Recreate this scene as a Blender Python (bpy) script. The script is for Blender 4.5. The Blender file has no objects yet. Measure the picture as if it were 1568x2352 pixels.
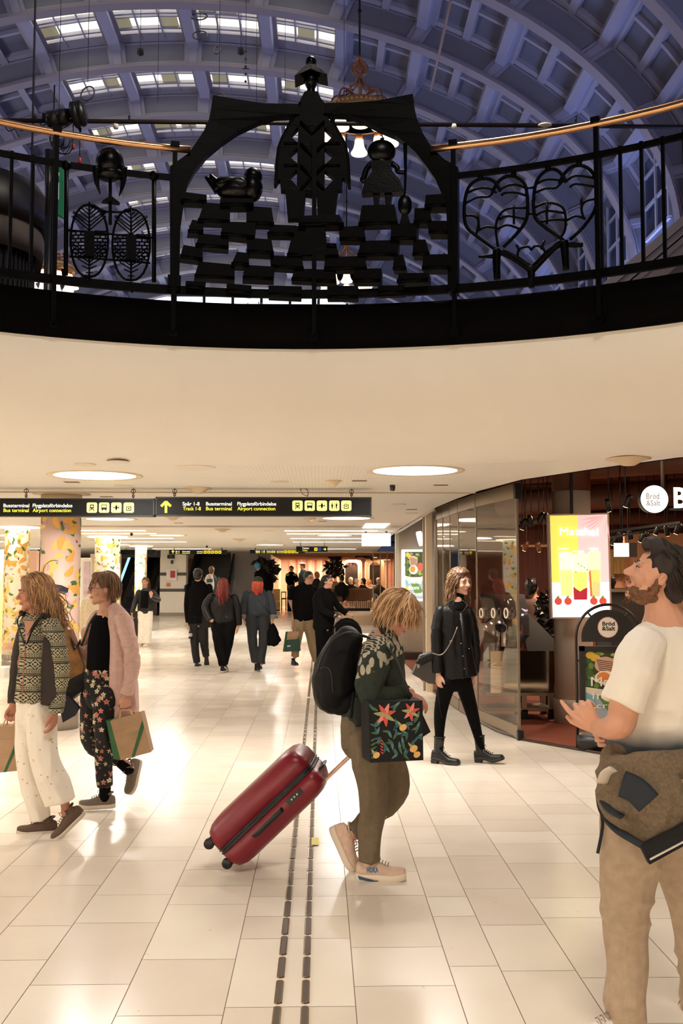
import bpy, bmesh, math, random
from math import sin, cos, pi, radians, sqrt, atan2, atan
from mathutils import Vector, Matrix, noise, geometry
random.seed(7)
S = bpy.context.scene
C = S.collection
V = Vector

# ---------------------------------------------------------------- camera, sky, exposure
F = 2290.0; EYE = 1.62; PITCH = atan(154 / F); YAW = -atan(48 / F)
cam = bpy.data.objects.new('camera', bpy.data.cameras.new('camera')); C.objects.link(cam)
cam.location = (0, 0, EYE); cam.rotation_euler = (pi / 2 + PITCH, 0, YAW)
cam.data.sensor_fit = 'VERTICAL'; cam.data.sensor_height = 36; cam.data.lens = F / 2352 * 36
cam.data.clip_start = .05; cam.data.clip_end = 300
S.camera = cam
S.view_settings.view_transform = 'Standard'; S.view_settings.look = 'None'
S.view_settings.exposure = 0.09; S.view_settings.gamma = 1; S.view_settings.use_curve_mapping = False
w = bpy.data.worlds.new('world'); S.world = w; w.use_nodes = True
w.node_tree.nodes['Background'].inputs[0].default_value = (.35, .42, .75, 1)
w.node_tree.nodes['Background'].inputs[1].default_value = .10
try:
    S.cycles.max_bounces = 6; S.cycles.caustics_reflective = False; S.cycles.caustics_refractive = False
    S.cycles.sample_clamp_indirect = 4
except Exception: pass

def area(name, loc, size, power, col, rot=(0, 0, 0), shape='DISK', sy=None, parent=None, spread=None):
    l = bpy.data.lights.new(name, 'AREA'); l.shape = shape; l.size = size
    if sy: l.size_y = sy
    l.energy = power; l.color = col
    if spread: l.spread = spread
    o = bpy.data.objects.new(name, l); C.objects.link(o); o.location = loc; o.rotation_euler = rot
    return o
WARM = (1, .97, .935)
HALLBLUE = (.36, .47, 1.0)
# area lamps added to brighten the vault, right side stronger and bluer
for yy in (14, 24, 34, 44):
    area('added_vault_wash', (9.0, yy, 8.0), 5, 400, HALLBLUE, (0, radians(152), 0), 'RECTANGLE', 2)
    area('added_vault_wash', (-16.5, yy, 8.0), 5, 420, (.80, .79, 1.0), (0, radians(-152), 0), 'RECTANGLE', 2)

# ---------------------------------------------------------------- pixel -> place helpers (photo frame 1568x2352)
RM = Matrix.Rotation(YAW, 3, 'Z') @ Matrix.Rotation(pi / 2 + PITCH, 3, 'X')
EY = V((0, 0, EYE))
def ray(px, py): return RM @ V(((px - 784) / F, -(py - 1176) / F, -1))
def J(px, py, y):
    r = ray(px, py); return EY + r * (y / r.y)
def G(px, py, z=0.0):
    r = ray(px, py); return EY + r * ((z - EYE) / r.z)
def lin(c): 
    c = c / 255; return c / 12.92 if c <= .04045 else ((c + .055) / 1.055) ** 2.4
def rgb(c): return (lin(c[0]), lin(c[1]), lin(c[2]), 1)

# ---------------------------------------------------------------- materials
MATS = {}
def newmat(name):
    m = bpy.data.materials.new(name); m.use_nodes = True
    return m, m.node_tree, m.node_tree.nodes['Principled BSDF']
class NT:
    def __init__(s, t): s.t = t
    def n(s, k, **a):
        x = s.t.nodes.new(k)
        for q, v in a.items(): setattr(x, q, v)
        return x
    def l(s, a, b): s.t.links.new(a, b)
    def m(s, op, a, b=None, c=None, clamp=False):
        x = s.t.nodes.new('ShaderNodeMath'); x.operation = op; x.use_clamp = clamp
        for i, v in enumerate((a, b, c)):
            if v is None: continue
            if isinstance(v, (int, float)): x.inputs[i].default_value = v
            else: s.l(v, x.inputs[i])
        return x.outputs[0]
    def mix(s, f, a, b):
        x = s.t.nodes.new('ShaderNodeMix'); x.data_type = 'RGBA'
        for i, v in ((0, f), (6, a), (7, b)):
            if isinstance(v, (int, float)): x.inputs[i].default_value = v
            elif isinstance(v, tuple): x.inputs[i].default_value = v
            else: s.l(v, x.inputs[i])
        return x.outputs[2]
    def coords(s, kind='Object'):
        tc = s.n('ShaderNodeTexCoord'); sp = s.n('ShaderNodeSeparateXYZ'); s.l(tc.outputs[kind], sp.inputs[0])
        return tc.outputs[kind], sp.outputs[0], sp.outputs[1], sp.outputs[2]
    def noise(s, vec, scale, detail=3):
        x = s.n('ShaderNodeTexNoise'); x.inputs['Scale'].default_value = scale; x.inputs['Detail'].default_value = detail
        if vec: s.l(vec, x.inputs['Vector'])
        return x.outputs[0]
def mat(name, col, rough=.6, metal=0, emis=0, ecol=None, var=0, vs=8, bump=0, bs=60, trans=0, ior=1.45, alpha=1, spec=None, stretch=None, sheen=0):
    if name in MATS: return MATS[name]
    m, t, b = newmat(name); N = NT(t)
    b.inputs['Base Color'].default_value = rgb(col); b.inputs['Roughness'].default_value = rough; b.inputs['Metallic'].default_value = metal
    if spec is not None: b.inputs['Specular IOR Level'].default_value = spec
    if sheen: b.inputs['Sheen Weight'].default_value = sheen
    if trans: b.inputs['Transmission Weight'].default_value = trans; b.inputs['IOR'].default_value = ior
    if emis: b.inputs['Emission Color'].default_value = rgb(ecol or col); b.inputs['Emission Strength'].default_value = emis
    if alpha < 1: b.inputs['Alpha'].default_value = alpha
    tc = N.n('ShaderNodeTexCoord'); vec = tc.outputs['Object']
    if stretch:
        mp = N.n('ShaderNodeMapping'); mp.inputs['Scale'].default_value = stretch; N.l(vec, mp.inputs[0]); vec = mp.outputs[0]
    if var:
        f = N.noise(vec, vs, 4); a = tuple(x * (1 - var) for x in rgb(col)[:3]) + (1,); c2 = tuple(min(1, x * (1 + var)) for x in rgb(col)[:3]) + (1,)
        N.l(N.mix(N.m('MULTIPLY_ADD', f, 2.4, -.7, True), a, c2), b.inputs['Base Color'])
    if bump:
        bp = N.n('ShaderNodeBump'); bp.inputs['Strength'].default_value = bump; bp.inputs['Distance'].default_value = .004
        N.l(N.noise(vec, bs, 3), bp.inputs['Height']); N.l(bp.outputs[0], b.inputs['Normal'])
    MATS[name] = m; return m

# ---------------------------------------------------------------- object helpers
WM = {}
def tag(o, label=None, cat=None, group=None, kind=None):
    if label: o['label'] = label
    if cat: o['category'] = cat
    if group: o['group'] = group
    if kind: o['kind'] = kind
    return o
def thing(name, label, cat, loc=(0, 0, 0), group=None, rz=0):
    o = bpy.data.objects.new(name, None); C.objects.link(o); o.location = loc; o.rotation_euler = (0, 0, rz); o.empty_display_size = .1
    WM[o] = Matrix.Translation(loc) @ Matrix.Rotation(rz, 4, 'Z')
    return tag(o, label, cat, group)
def link_mesh(name, me, parent=None, origin=None, smooth=True):
    """me in world coordinates"""
    o = bpy.data.objects.new(name, me); C.objects.link(o)
    if parent is not None:
        me.transform(WM[parent].inverted()); o.parent = parent; WM[o] = WM[parent].copy()
    else:
        org = V(origin) if origin is not None else V((0, 0, 0))
        me.transform(Matrix.Translation(-org)); o.location = org; WM[o] = Matrix.Translation(org)
    return o
def dup(root, loc, label=None, group=None, rz=None):
    r = root.copy(); C.objects.link(r); r.location = loc
    if rz is not None: r.rotation_euler = (0, 0, rz)
    if label: r['label'] = label
    if group: r['group'] = group
    WM[r] = Matrix.Translation(loc) @ Matrix.Rotation(r.rotation_euler[2], 4, 'Z')
    for ch in list(root.children):
        c = ch.copy(); C.objects.link(c); c.parent = r
        for g in list(ch.children):
            d = g.copy(); C.objects.link(d); d.parent = c
    return r
class MB:
    def __init__(s): s.bm = bmesh.new(); s.mi = 0; s.mats = []
    def use(s, m):
        if m not in s.mats: s.mats.append(m)
        s.mi = s.mats.index(m); return s
    def face(s, vs, smooth=False):
        try: f = s.bm.faces.new(vs)
        except ValueError: return None
        f.material_index = s.mi; f.smooth = smooth; return f
    def poly(s, pts): return s.face([s.bm.verts.new(p) for p in pts])
    def box(s, a, b, rz=0, about=None, bev=0):
        x0, y0, z0 = [min(a[i], b[i]) for i in range(3)]; x1, y1, z1 = [max(a[i], b[i]) for i in range(3)]
        co = [V((x, y, z)) for z in (z0, z1) for x, y in ((x0, y0), (x1, y0), (x1, y1), (x0, y1))]
        if rz:
            c = V(about) if about is not None else V(((x0 + x1) / 2, (y0 + y1) / 2, 0)); R = Matrix.Rotation(rz, 3, 'Z')
            co = [R @ (p - c) + c for p in co]
        v = [s.bm.verts.new(p) for p in co]
        for q in ((3, 2, 1, 0), (4, 5, 6, 7), (0, 1, 5, 4), (1, 2, 6, 5), (2, 3, 7, 6), (3, 0, 4, 7)): s.face([v[i] for i in q])
        return s
    def obox(s, c, X, Y, Z):
        """oriented box: centre and three half-vectors"""
        c, X, Y, Z = V(c), V(X), V(Y), V(Z)
        v = [s.bm.verts.new(c + X * i + Y * j + Z * k) for k in (-1, 1) for i, j in ((-1, -1), (1, -1), (1, 1), (-1, 1))]
        for q in ((3, 2, 1, 0), (4, 5, 6, 7), (0, 1, 5, 4), (1, 2, 6, 5), (2, 3, 7, 6), (3, 0, 4, 7)): s.face([v[i] for i in q])
        return s
    def beam(s, p, q, wx, wz, up=(0, 0, 1)):
        p, q = V(p), V(q); d = (q - p); L = d.length / 2; d = d.normalized(); a = d.cross(V(up))
        if a.length < 1e-4: a = d.cross(V((0, 1, 0)))
        a.normalize(); u = a.cross(d)
        return s.obox((p + q) / 2, d * L, a * wx / 2, u * wz / 2)
    def tube(s, pts, r, seg=8, cap=True, closed=False, ref=None, smooth=True):
        pts = [V(p) for p in pts]; n = len(pts); rings = []; ref = V(ref) if ref is not None else V((0.02, -.03, 1)); prev = None
        for i, p in enumerate(pts):
            if closed: t = pts[(i + 1) % n] - pts[i - 1]
            else: t = pts[min(i + 1, n - 1)] - pts[max(i - 1, 0)]
            t.normalize()
            if prev is None:
                a = t.cross(ref)
                if a.length < .05: a = t.cross(V((1, 0, 0)))
            else: a = prev - t * prev.dot(t)
            a.normalize(); prev = a; b = t.cross(a)
            rr = r[i] if isinstance(r, (list, tuple)) else r
            ra, rb = rr if isinstance(rr, (list, tuple)) else (rr, rr)
            rings.append([s.bm.verts.new(p + a * ra * cos(2 * pi * k / seg) + b * rb * sin(2 * pi * k / seg)) for k in range(seg)])
        m = n if closed else n - 1
        for i in range(m):
            A, B = rings[i], rings[(i + 1) % n]
            for k in range(seg): s.face([A[k], A[(k + 1) % seg], B[(k + 1) % seg], B[k]], smooth)
        if cap and not closed: s.face(rings[0][::-1]); s.face(rings[-1])
        return s
    def lathe(s, c, prof, seg=24, M=None, smooth=True):
        """prof: (r,z) list about the vertical axis at c"""
        c = V(c); rings = []
        for r, z in prof:
            r = max(r, 1e-4)
            rings.append([s.bm.verts.new(c + (M @ V((r * cos(2 * pi * k / seg), r * sin(2 * pi * k / seg), z)) if M else V((r * cos(2 * pi * k / seg), r * sin(2 * pi * k / seg), z)))) for k in range(seg)])
        for A, B in zip(rings, rings[1:]):
            for k in range(seg): s.face([A[k], A[(k + 1) % seg], B[(k + 1) % seg], B[k]], smooth)
        s.face(rings[0][::-1]); s.face(rings[-1]); return s
    def ell(s, c, r, M=None, seg=12, rings=8):
        c = V(c); r = (r, r, r) if isinstance(r, (int, float)) else r; P = []
        for i in range(1, rings):
            th = pi * i / rings; P.append([V((r[0] * sin(th) * cos(2 * pi * k / seg), r[1] * sin(th) * sin(2 * pi * k / seg), r[2] * cos(th))) for k in range(seg)])
        f = (lambda p: c + (M @ p)) if M else (lambda p: c + p)
        R = [[s.bm.verts.new(f(p)) for p in q] for q in P]; t = s.bm.verts.new(f(V((0, 0, r[2])))); b = s.bm.verts.new(f(V((0, 0, -r[2]))))
        for k in range(seg):
            s.face([t, R[0][k], R[0][(k + 1) % seg]], True); s.face([b, R[-1][(k + 1) % seg], R[-1][k]], True)
        for A, B in zip(R, R[1:]):
            for k in range(seg): s.face([A[k], B[k], B[(k + 1) % seg], A[(k + 1) % seg]], True)
        return s
    def prism(s, front, back):
        """two matching outlines (lists of points) -> closed solid"""
        a = [s.bm.verts.new(p) for p in front]; b = [s.bm.verts.new(p) for p in back]; n = len(a)
        for i in range(n): s.face([a[i], a[(i + 1) % n], b[(i + 1) % n], b[i]])
        for loop, pts, rev in ((a, front, 0), (b, back, 1)):
            for t in geometry.tessellate_polygon([[V(p) for p in pts]]):
                s.face([loop[i] for i in (t if not rev else t[::-1])])
        return s
    def build(s, name, m=None, parent=None, origin=None, recalc=True):
        if recalc: bmesh.ops.recalc_face_normals(s.bm, faces=s.bm.faces)
        me = bpy.data.meshes.new(name); s.bm.to_mesh(me); s.bm.free()
        for k in (s.mats or [m]): me.materials.append(k)
        return link_mesh(name, me, parent, origin)
def struct(name, mb, m, label=None):
    o = mb.build(name, m); o['kind'] = 'structure'
    if label: o['label'] = label
    return o
def text(s, size, m, M, name='lettering', parent=None, ext=.002, bold=0, align='LEFT', font_shear=0, space=1, squeeze=1):
    """flat lettering: local x right, y up, z out of the face; M places it in the world"""
    cu = bpy.data.curves.new(name, 'FONT'); cu.body = s; cu.size = size; cu.extrude = ext; cu.offset = bold; cu.align_x = align; cu.space_character = space; cu.shear = font_shear
    cu.resolution_u = 3
    o = bpy.data.objects.new(name, cu); C.objects.link(o)
    dg = bpy.context.evaluated_depsgraph_get(); me = bpy.data.meshes.new_from_object(o.evaluated_get(dg)); bpy.data.objects.remove(o); bpy.data.curves.remove(cu)
    me.materials.clear(); me.materials.append(m)
    if squeeze != 1: me.transform(Matrix.Diagonal((squeeze, 1, 1, 1)))
    me.transform(M)
    return link_mesh(name, me, parent)
def facing(origin, right=(1, 0, 0), up=(0, 0, 1)):
    """matrix: local x->right, y->up, z->right x up"""
    r, u = V(right).normalized(), V(up).normalized(); n = r.cross(u)
    M = Matrix((r, u, n)).transposed().to_4x4(); M.translation = V(origin); return M
# ================================================================ THE SETTING
RC = V((-0.2, 2.8, 0)); RR = 4.35; ZC = 2.56
SHOPC = [(5.7, -8), (5.7, 0), (5.6, 3), (5.2, 5), (4.6, 6.1), (3.7, 7.05), (2.8, 7.65), (2.39, 8.4), (1.93, 9.4), (1.72, 10.6), (1.62, 11.7), (1.55, 13.0), (1.52, 14.4), (1.52, 18.7), (1.62, 24), (1.9, 34)]
SHOPF = [(6.4, -8), (6.4, 3), (5.9, 5.4), (5, 7), (4, 8.1), (3.13, 8.75), (2.6, 9.3), (2.01, 10.14), (1.87, 10.7), (1.77, 11.6), (1.70, 12.9), (1.62, 14.4)]

def stone():
    m, t, b = newmat('limestone_tile'); N = NT(t)
    at = N.n('ShaderNodeAttribute', attribute_name='tone'); vec, x, y, z = N.coords()
    n1 = N.noise(vec, 3.2, 5); n2 = N.noise(vec, 38, 3)
    f = N.m('ADD', N.m('MULTIPLY', at.outputs['Fac'], .75), N.m('ADD', N.m('MULTIPLY', n1, .35), N.m('MULTIPLY', n2, .12)))
    r = N.n('ShaderNodeValToRGB'); N.l(f, r.inputs[0]); e = r.color_ramp.elements
    e[0].position = .15; e[0].color = rgb((226, 212, 194)); e[1].position = 1.05; e[1].color = rgb((244, 234, 218))
    sp = N.m('GREATER_THAN', N.noise(vec, 21, 2), .76)
    N.l(N.mix(N.m('MULTIPLY', sp, .35), r.outputs[0], rgb((176, 140, 110))), b.inputs['Base Color'])
    N.l(N.m('MULTIPLY_ADD', n1, .12, .15), b.inputs['Roughness']); b.inputs['Specular IOR Level'].default_value = .3
    bp = N.n('ShaderNodeBump'); bp.inputs['Strength'].default_value = .06; bp.inputs['Distance'].default_value = .003
    N.l(N.noise(vec, 6, 2), bp.inputs['Height']); N.l(bp.outputs[0], b.inputs['Normal'])
    return m
def build_floor():
    bm = bmesh.new(); tone = bm.faces.layers.float.new('tone')
    cols = [-.76, -.36, .136, .54, .75, 1.06, 1.49]; R = random.Random(3)
    while cols[0] > -17: cols.insert(0, cols[0] - R.choice((.31, .4, .42, .5, .3)))
    while cols[-1] < 7: cols.append(cols[-1] + R.choice((.31, .4, .42, .5)))
    def zf(y): return 0 if y < 26 else (.42 if y > 33 else .42 * (y - 26) / 7)
    g = .0016; tones = []
    def q(x0, x1, y0, y1, tn, dz=0):
        vs = [bm.verts.new((x, y, zf(y) + dz)) for x, y in ((x0, y0), (x1, y0), (x1, y1), (x0, y1))]
        f = bm.faces.new(vs); f.material_index = 1 if dz else 0; tones.append(tn)
    for x0, x1 in zip(cols, cols[1:]):
        y = -7 - R.random()
        while y < 46:
            L = R.choice((.42, .55, .62, .3, .72)) if y > -2 else 2
            if y < 26 < y + L: L = 26 - y
            elif y < 33 < y + L: L = 33 - y
            if L > .02: q(x0 + g, x1 - g, y + g, y + L - g, R.random())
            y += max(L, .02)
    for a, b in ((-8, 26), (26, 33), (33, 46)): q(-17.5, 7.5, a, b, .5, -.0025)
    me = bpy.data.meshes.new('floor'); bm.to_mesh(me); bm.free()
    at = me.attributes.get('tone') or me.attributes.new('tone', 'FLOAT', 'FACE')
    at.data.foreach_set('value', tones)
    me.materials.append(stone()); me.materials.append(mat('tile_joint', (138, 112, 90), .8))
    tag(link_mesh('floor', me), kind='structure')
build_floor()

# ---- ceiling plate with the round opening, perforated metal
def ceiling_mat():
    m, t, b = newmat('perforated_ceiling'); N = NT(t); vec, x, y, z = N.coords()
    fx = N.m('SUBTRACT', N.m('FRACT', N.m('MULTIPLY', x, 30)), .5); fy = N.m('SUBTRACT', N.m('FRACT', N.m('MULTIPLY', y, 30)), .5)
    d = N.m('SQRT', N.m('ADD', N.m('MULTIPLY', fx, fx), N.m('MULTIPLY', fy, fy)))
    k = N.m('MULTIPLY', N.m('LESS_THAN', d, .25), .30)
    pane = N.m('LESS_THAN', N.m('FRACT', N.m('MULTIPLY', y, 1 / 3.1)), .004)
    N.l(N.mix(N.m('MAXIMUM', k, N.m('MULTIPLY', pane, .4)), rgb((252, 247, 237)), rgb((196, 174, 146))), b.inputs['Base Color']); b.inputs['Roughness'].default_value = .55
    return m
CEILM = ceiling_mat(); PLASTER = mat('soffit_plaster', (250, 244, 233), .75, var=.03, vs=1.2, bump=.05, bs=5)
NS = 128
def circ(r, z, n=NS): return [V((RC.x + r * cos(2 * pi * k / n), RC.y + r * sin(2 * pi * k / n), z)) for k in range(n)]
RF = 5.45
b = MB(); outer = [V((x, y, ZC)) for x, y in SHOPC] + [V((4.6, 34.2, ZC)), V((4.6, 46, ZC)), V((-17, 46, ZC)), V((-17, -8, ZC))]; hole = circ(RF, ZC)
allp = outer + hole; vs = [b.bm.verts.new(p) for p in allp]
for t in geometry.tessellate_polygon([outer, hole]): b.face([vs[i] for i in t])
struct('ceiling', b, CEILM)
# flared soffit up to the slab edge, then the upper floor
b = MB(); prof = []
for i in range(15):
    a = i / 14 * pi / 2; prof.append((RF - (RF - RR - .02) * sin(a) ** 1.15, ZC + (3.29 - ZC) * (1 - cos(a)) ** .92))
rings = [[b.bm.verts.new(p) for p in circ(r, z)] for r, z in prof]
for A, B in zip(rings, rings[1:]):
    for k in range(NS): b.face([A[k], A[(k + 1) % NS], B[(k + 1) % NS], B[k]], True)
struct('trim_1', b, PLASTER)
b = MB(); o4 = [V((-24, -16, 3.58)), V((16, -16, 3.58)), V((16, 60, 3.58)), V((-24, 60, 3.58))]; h4 = circ(RR + .06, 3.58); ap = o4 + h4; vs = [b.bm.verts.new(p) for p in ap]
for t in geometry.tessellate_polygon([o4, h4]): b.face([vs[i] for i in t])
struct('trim_2', b, mat('upper_floor_stone', (120, 108, 96), .4))
# grille strip in the ceiling across the passage, and the seam
b = MB(); b.box((-15, 17.6, ZC - .002), (1.5, 18.15, ZC + .06)); GR = None
def grille_mat():
    m, t, bb = newmat('metal_grille'); N = NT(t); vec, x, y, z = N.coords()
    a = N.m('FRACT', N.m('MULTIPLY', x, 26)); c = N.m('FRACT', N.m('MULTIPLY', y, 26)); k = N.m('MAXIMUM', N.m('LESS_THAN', a, .35), N.m('LESS_THAN', c, .35))
    big = N.m('GREATER_THAN', N.noise(vec, .9, 1), .5)
    N.l(N.mix(k, rgb((120, 96, 76)), N.mix(big, rgb((205, 188, 168)), rgb((165, 145, 122)))), bb.inputs['Base Color']); bb.inputs['Roughness'].default_value = .35; bb.inputs['Metallic'].default_value = .3
    return m
struct('trim_3', b, grille_mat())
b = MB(); b.box((-15, 10.75, ZC - .012), (1.68, 10.79, ZC + .02)); struct('trim_4', b, mat('seam_metal', (196, 172, 140), .5))

# ---- far left shops and walls
b = MB(); b.box((-15.2, -8, 0), (-15, 46, 2.6)); struct('wall_left', b, mat('warm_wall', (238, 218, 186), .7))
b = MB(); b.box((-17, 46, 0), (5, 46.2, 2.6)); struct('wall_far', b, mat('far_wall', (150, 130, 112), .7))
b = MB(); b.box((-17, -8.2, 0), (7, -8, 2.6)); struct('wall_rear', b, mat('warm_wall', (238, 218, 186), .7))
GREYW = mat('grey_panel_wall', (168, 158, 156), .35, var=.04)
b = MB(); b.box(J(530, 1340, 35.5).to_tuple()[:2] + (.4,), (J(621, 1340, 35.5).x, 35.7, 2.56)); struct('wall_grey', b, GREYW)
b = MB(); x0 = J(367, 1340, 33).x; x1 = J(427, 1340, 33).x
b.box((x0, 33, .52), (x1, 33.5, 2.56)); struct('wall_white', b, mat('white_tile_wall', (240, 232, 216), .35))
b = MB(); b.box((x0 - .005, 32.98, .40), (x1 + .005, 33.5, .52)); struct('baseboard_white', b, mat('grey_base', (150, 138, 124), .4))
for i, (ya, yb) in enumerate(((1315, 1322), (1352, 1359))):
    b = MB(); b.box((x0 - .003, 32.985, J(400, yb, 33).z), (x1 + .003, 33, J(400, ya, 33).z)); struct('trim_%d' % (5 + i), b, mat('dark_mosaic', (66, 56, 48), .4))
# shop wall pieces on the right behind the passage (beige wall carrying the menu light box)
b = MB(); xa, xb = J(925, 1300, 19.5).x, J(1000, 1300, 16).x
b.prism([(J(914, 1300, 20.6).x, 20.6, 0), (J(914, 1300, 20.6).x, 20.6, 2.9), (J(990, 1300, 20.2).x + .4, 20.2, 2.9), (J(990, 1300, 20.2).x + .4, 20.2, 0)],
        [(J(914, 1300, 20.6).x, 20.8, 0), (J(914, 1300, 20.6).x, 20.8, 2.9), (J(990, 1300, 20.2).x + .4, 20.4, 2.9), (J(990, 1300, 20.2).x + .4, 20.4, 0)])
struct('wall_menu', b, mat('beige_plaster_wall', (190, 172, 152), .6, var=.04, vs=2))
b = MB(); b.box((J(914, 1300, 20.5).x, 20.15, 0), (J(1000, 1300, 20).x + .3, 20.6, .14)); struct('baseboard_menu', b, mat('dark_brown_base', (62, 40, 30), .5))
b = MB(); b.box((J(907, 1300, 20.4).x, 20.2, 0), (J(914, 1300, 20.4).x, 20.45, 2.56)); struct('trim_7', b, mat('light_post', (206, 192, 168), .4))
# silver edge rail of the ceiling running to the menu wall
b = MB(); b.beam((1.50, 13.2, 2.55), (1.53, 20.4, 2.55), .03, .05); struct('trim_8', b, mat('aluminium', (200, 192, 182), .3, .8))

# ---- the bakery cafe on the right: dark brown ceiling, walls, red-brown floor
CAFEBROWN = mat('cafe_brown_ceiling', (92, 50, 34), .8, var=.1)
b = MB(); fl = [V((x, y, .012)) for x, y in SHOPF] + [V((1.62, 20.3, .012)), V((10, 20.3, .012)), V((10, -8, .012))]
fd = [V((p.x, p.y, .001)) for p in fl]; b.prism(fl, fd)
struct('floor_cafe', b, mat('red_brown_mat', (128, 62, 40), .85, var=.28, vs=9, bump=.5, bs=90, stretch=(1, 5, 1)))
b = MB(); b.tube([(x, y, .012) for x, y in SHOPF[3:]], .016, 6); struct('trim_9', b, mat('dark_threshold', (70, 56, 46), .4, .6))
b = MB(); cc = [V((x, y, 3.25)) for x, y in SHOPC[:-1]] + [V((1.55, 20.4, 3.25)), V((10.2, 20.4, 3.25)), V((10.2, -8, 3.25))]; b.prism(cc, [p + V((0, 0, .15)) for p in cc]); struct('ceiling_cafe', b, CAFEBROWN)
b = MB(); b.box((10, -8, 0), (10.2, 20.4, 3.3)); struct('wall_cafe_right', b, mat('cafe_wall', (84, 48, 34), .8))
b = MB(); b.box((2.6, 18.2, 0), (10, 18.3, 3.3)); struct('wall_cafe_back', b, mat('cafe_curtain_red', (78, 36, 24), .8, var=.35, vs=6, stretch=(3, 1, .12)))
# fascia above the ceiling edge, closing the gap to the brown ceiling
b = MB()
for p, q in zip(SHOPC[:-2], SHOPC[1:-1]):
    b.prism([(p[0], p[1], ZC), (q[0], q[1], ZC), (q[0], q[1], 3.3), (p[0], p[1], 3.3)], [(p[0] - .03, p[1] - .03, ZC), (q[0] - .03, q[1] - .03, ZC), (q[0] - .03, q[1] - .03, 3.3), (p[0] - .03, p[1] - .03, 3.3)])
struct('trim_10', b, mat('edge_brown', (120, 82, 58), .6))
# ================================================================ THE UPPER HALL: BARREL VAULT
VX, VA, VB, VZ = -3.94, 13.0, 8.15, 9.42
def vp(phi, off=0):
    return VX + (VA - off) * sin(phi), VZ + (VB - off) * cos(phi)
def solve(t):
    lo, hi = -1.57, 1.57
    for _ in range(50):
        m = (lo + hi) / 2; X, Z = vp(m)
        if X / (Z - EYE) < t: lo = m
        else: hi = m
    return lo
PHI = [solve(t) for t in (-1.62, -1.22, -.92, -.70, -.53, -.385, -.237, -.096, .043, .19, .356, .54, .73, .93, 1.12)]
RIBY = [28.6 + 3.2 * k for k in range(-9, 8)]
VSHELL = mat('vault_panel_grey', (128, 128, 140), .8, var=.05, vs=3); VFRAME = mat('vault_frame_paint', (188, 184, 196), .6); VRIB = mat('rib_web_paint', (150, 149, 156), .7, var=.04, vs=2)
VFL = mat('rib_flange_paint', (172, 160, 166), .6); VPUR = mat('purlin_paint', (186, 184, 204), .6)
PANE = mat('skylight_glass', (250, 246, 226), .3, emis=1.5, ecol=(255, 250, 228)); PANE2 = mat('stained_skylight_glass', (170, 160, 130), .4, emis=.3, ecol=(200, 190, 150))
SUN_A, SUN_B = 4, 8        # skylights between these purlins
def arc(p0, p1, off, y, n=5): return [V((vp(p0 + (p1 - p0) * i / n, off)[0], y, vp(p0 + (p1 - p0) * i / n, off)[1])) for i in range(n + 1)]
def patch(b, p0, p1, off, ya, yb, n=4):
    A = [b.bm.verts.new(p) for p in arc(p0, p1, off, ya, n)]; B = [b.bm.verts.new(p) for p in arc(p0, p1, off, yb, n)]
    for i in range(n): b.face([A[i], A[i + 1], B[i + 1], B[i]])
def slabstrip(b, p0, p1, o0, o1, ya, yb, n=4):
    """curved bar between offsets o0 (outer) and o1 (inner)"""
    P = [[b.bm.verts.new(p) for p in arc(p0, p1, o, y, n)] for o, y in ((o0, ya), (o0, yb), (o1, yb), (o1, ya))]
    for i in range(n):
        for k in range(4): b.face([P[k][i], P[k][i + 1], P[(k + 1) % 4][i + 1], P[(k + 1) % 4][i]])
    b.face([P[k][0] for k in range(4)]); b.face([P[k][n] for k in range(3, -1, -1)])
b = MB(); b.use(VSHELL)
for ya, yb in zip(RIBY, RIBY[1:]):
    for j in range(len(PHI) - 1):
        if SUN_A <= j < SUN_B and ya > 20: continue
        b.use(VSHELL); patch(b, PHI[j], PHI[j + 1], 0, ya, yb)
        b.use(VFRAME); p0, p1 = PHI[j], PHI[j + 1]; dp = p1 - p0; m = (p0 + p1) / 2
        for u0, u1 in ((.0, .12), (.455, .545), (.88, 1)): slabstrip(b, p0 + dp * u0, p0 + dp * u1, 0, .16, ya + .5, yb - .1, 2)
        for v0, v1 in ((.5, .72), (1.78, 1.88), (2.9, 3.1)): slabstrip(b, p0 + dp * .1, p0 + dp * .9, 0, .12, ya + v0, ya + v1, 3)
struct('ceiling_vault', b, None)
wn = 1
for ya, yb in zip(RIBY, RIBY[1:]):
    if ya <= 20: continue
    for j in range(SUN_A, SUN_B):
        b = MB(); p0, p1 = PHI[j], PHI[j + 1]; dp = p1 - p0; b.use(PANE); R = random.Random(int(ya * 10) + j)
        patch(b, p0, p1, -.05, ya, yb)
        b.use(PANE2)
        for _ in range(3):
            a = R.random() * .7; c = R.choice((.4, 1.2, 2.0)); patch(b, p0 + dp * a, p0 + dp * (a + .22), 0, ya + c, ya + c + .55, 2)
        b.use(VFRAME)
        for u0, u1 in ((0, .09), (.345, .365), (.635, .655), (.91, 1)): slabstrip(b, p0 + dp * u0, p0 + dp * u1, -.05, .07, ya, yb, 1)
        for v0, v1 in ((0, .35), (.95, 1.03), (1.1, 1.15), (1.72, 1.8), (1.9, 1.95), (2.5, 2.58), (2.75, 3.2)): slabstrip(b, p0, p1, -.05, .05, ya + v0, ya + v1, 3)
        o = b.build('window_%d' % wn, None); o['kind'] = 'structure'; wn += 1
tn = 11
DARKJ = mat('rib_joint_shadowgap', (60, 58, 62), .8)
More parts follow.
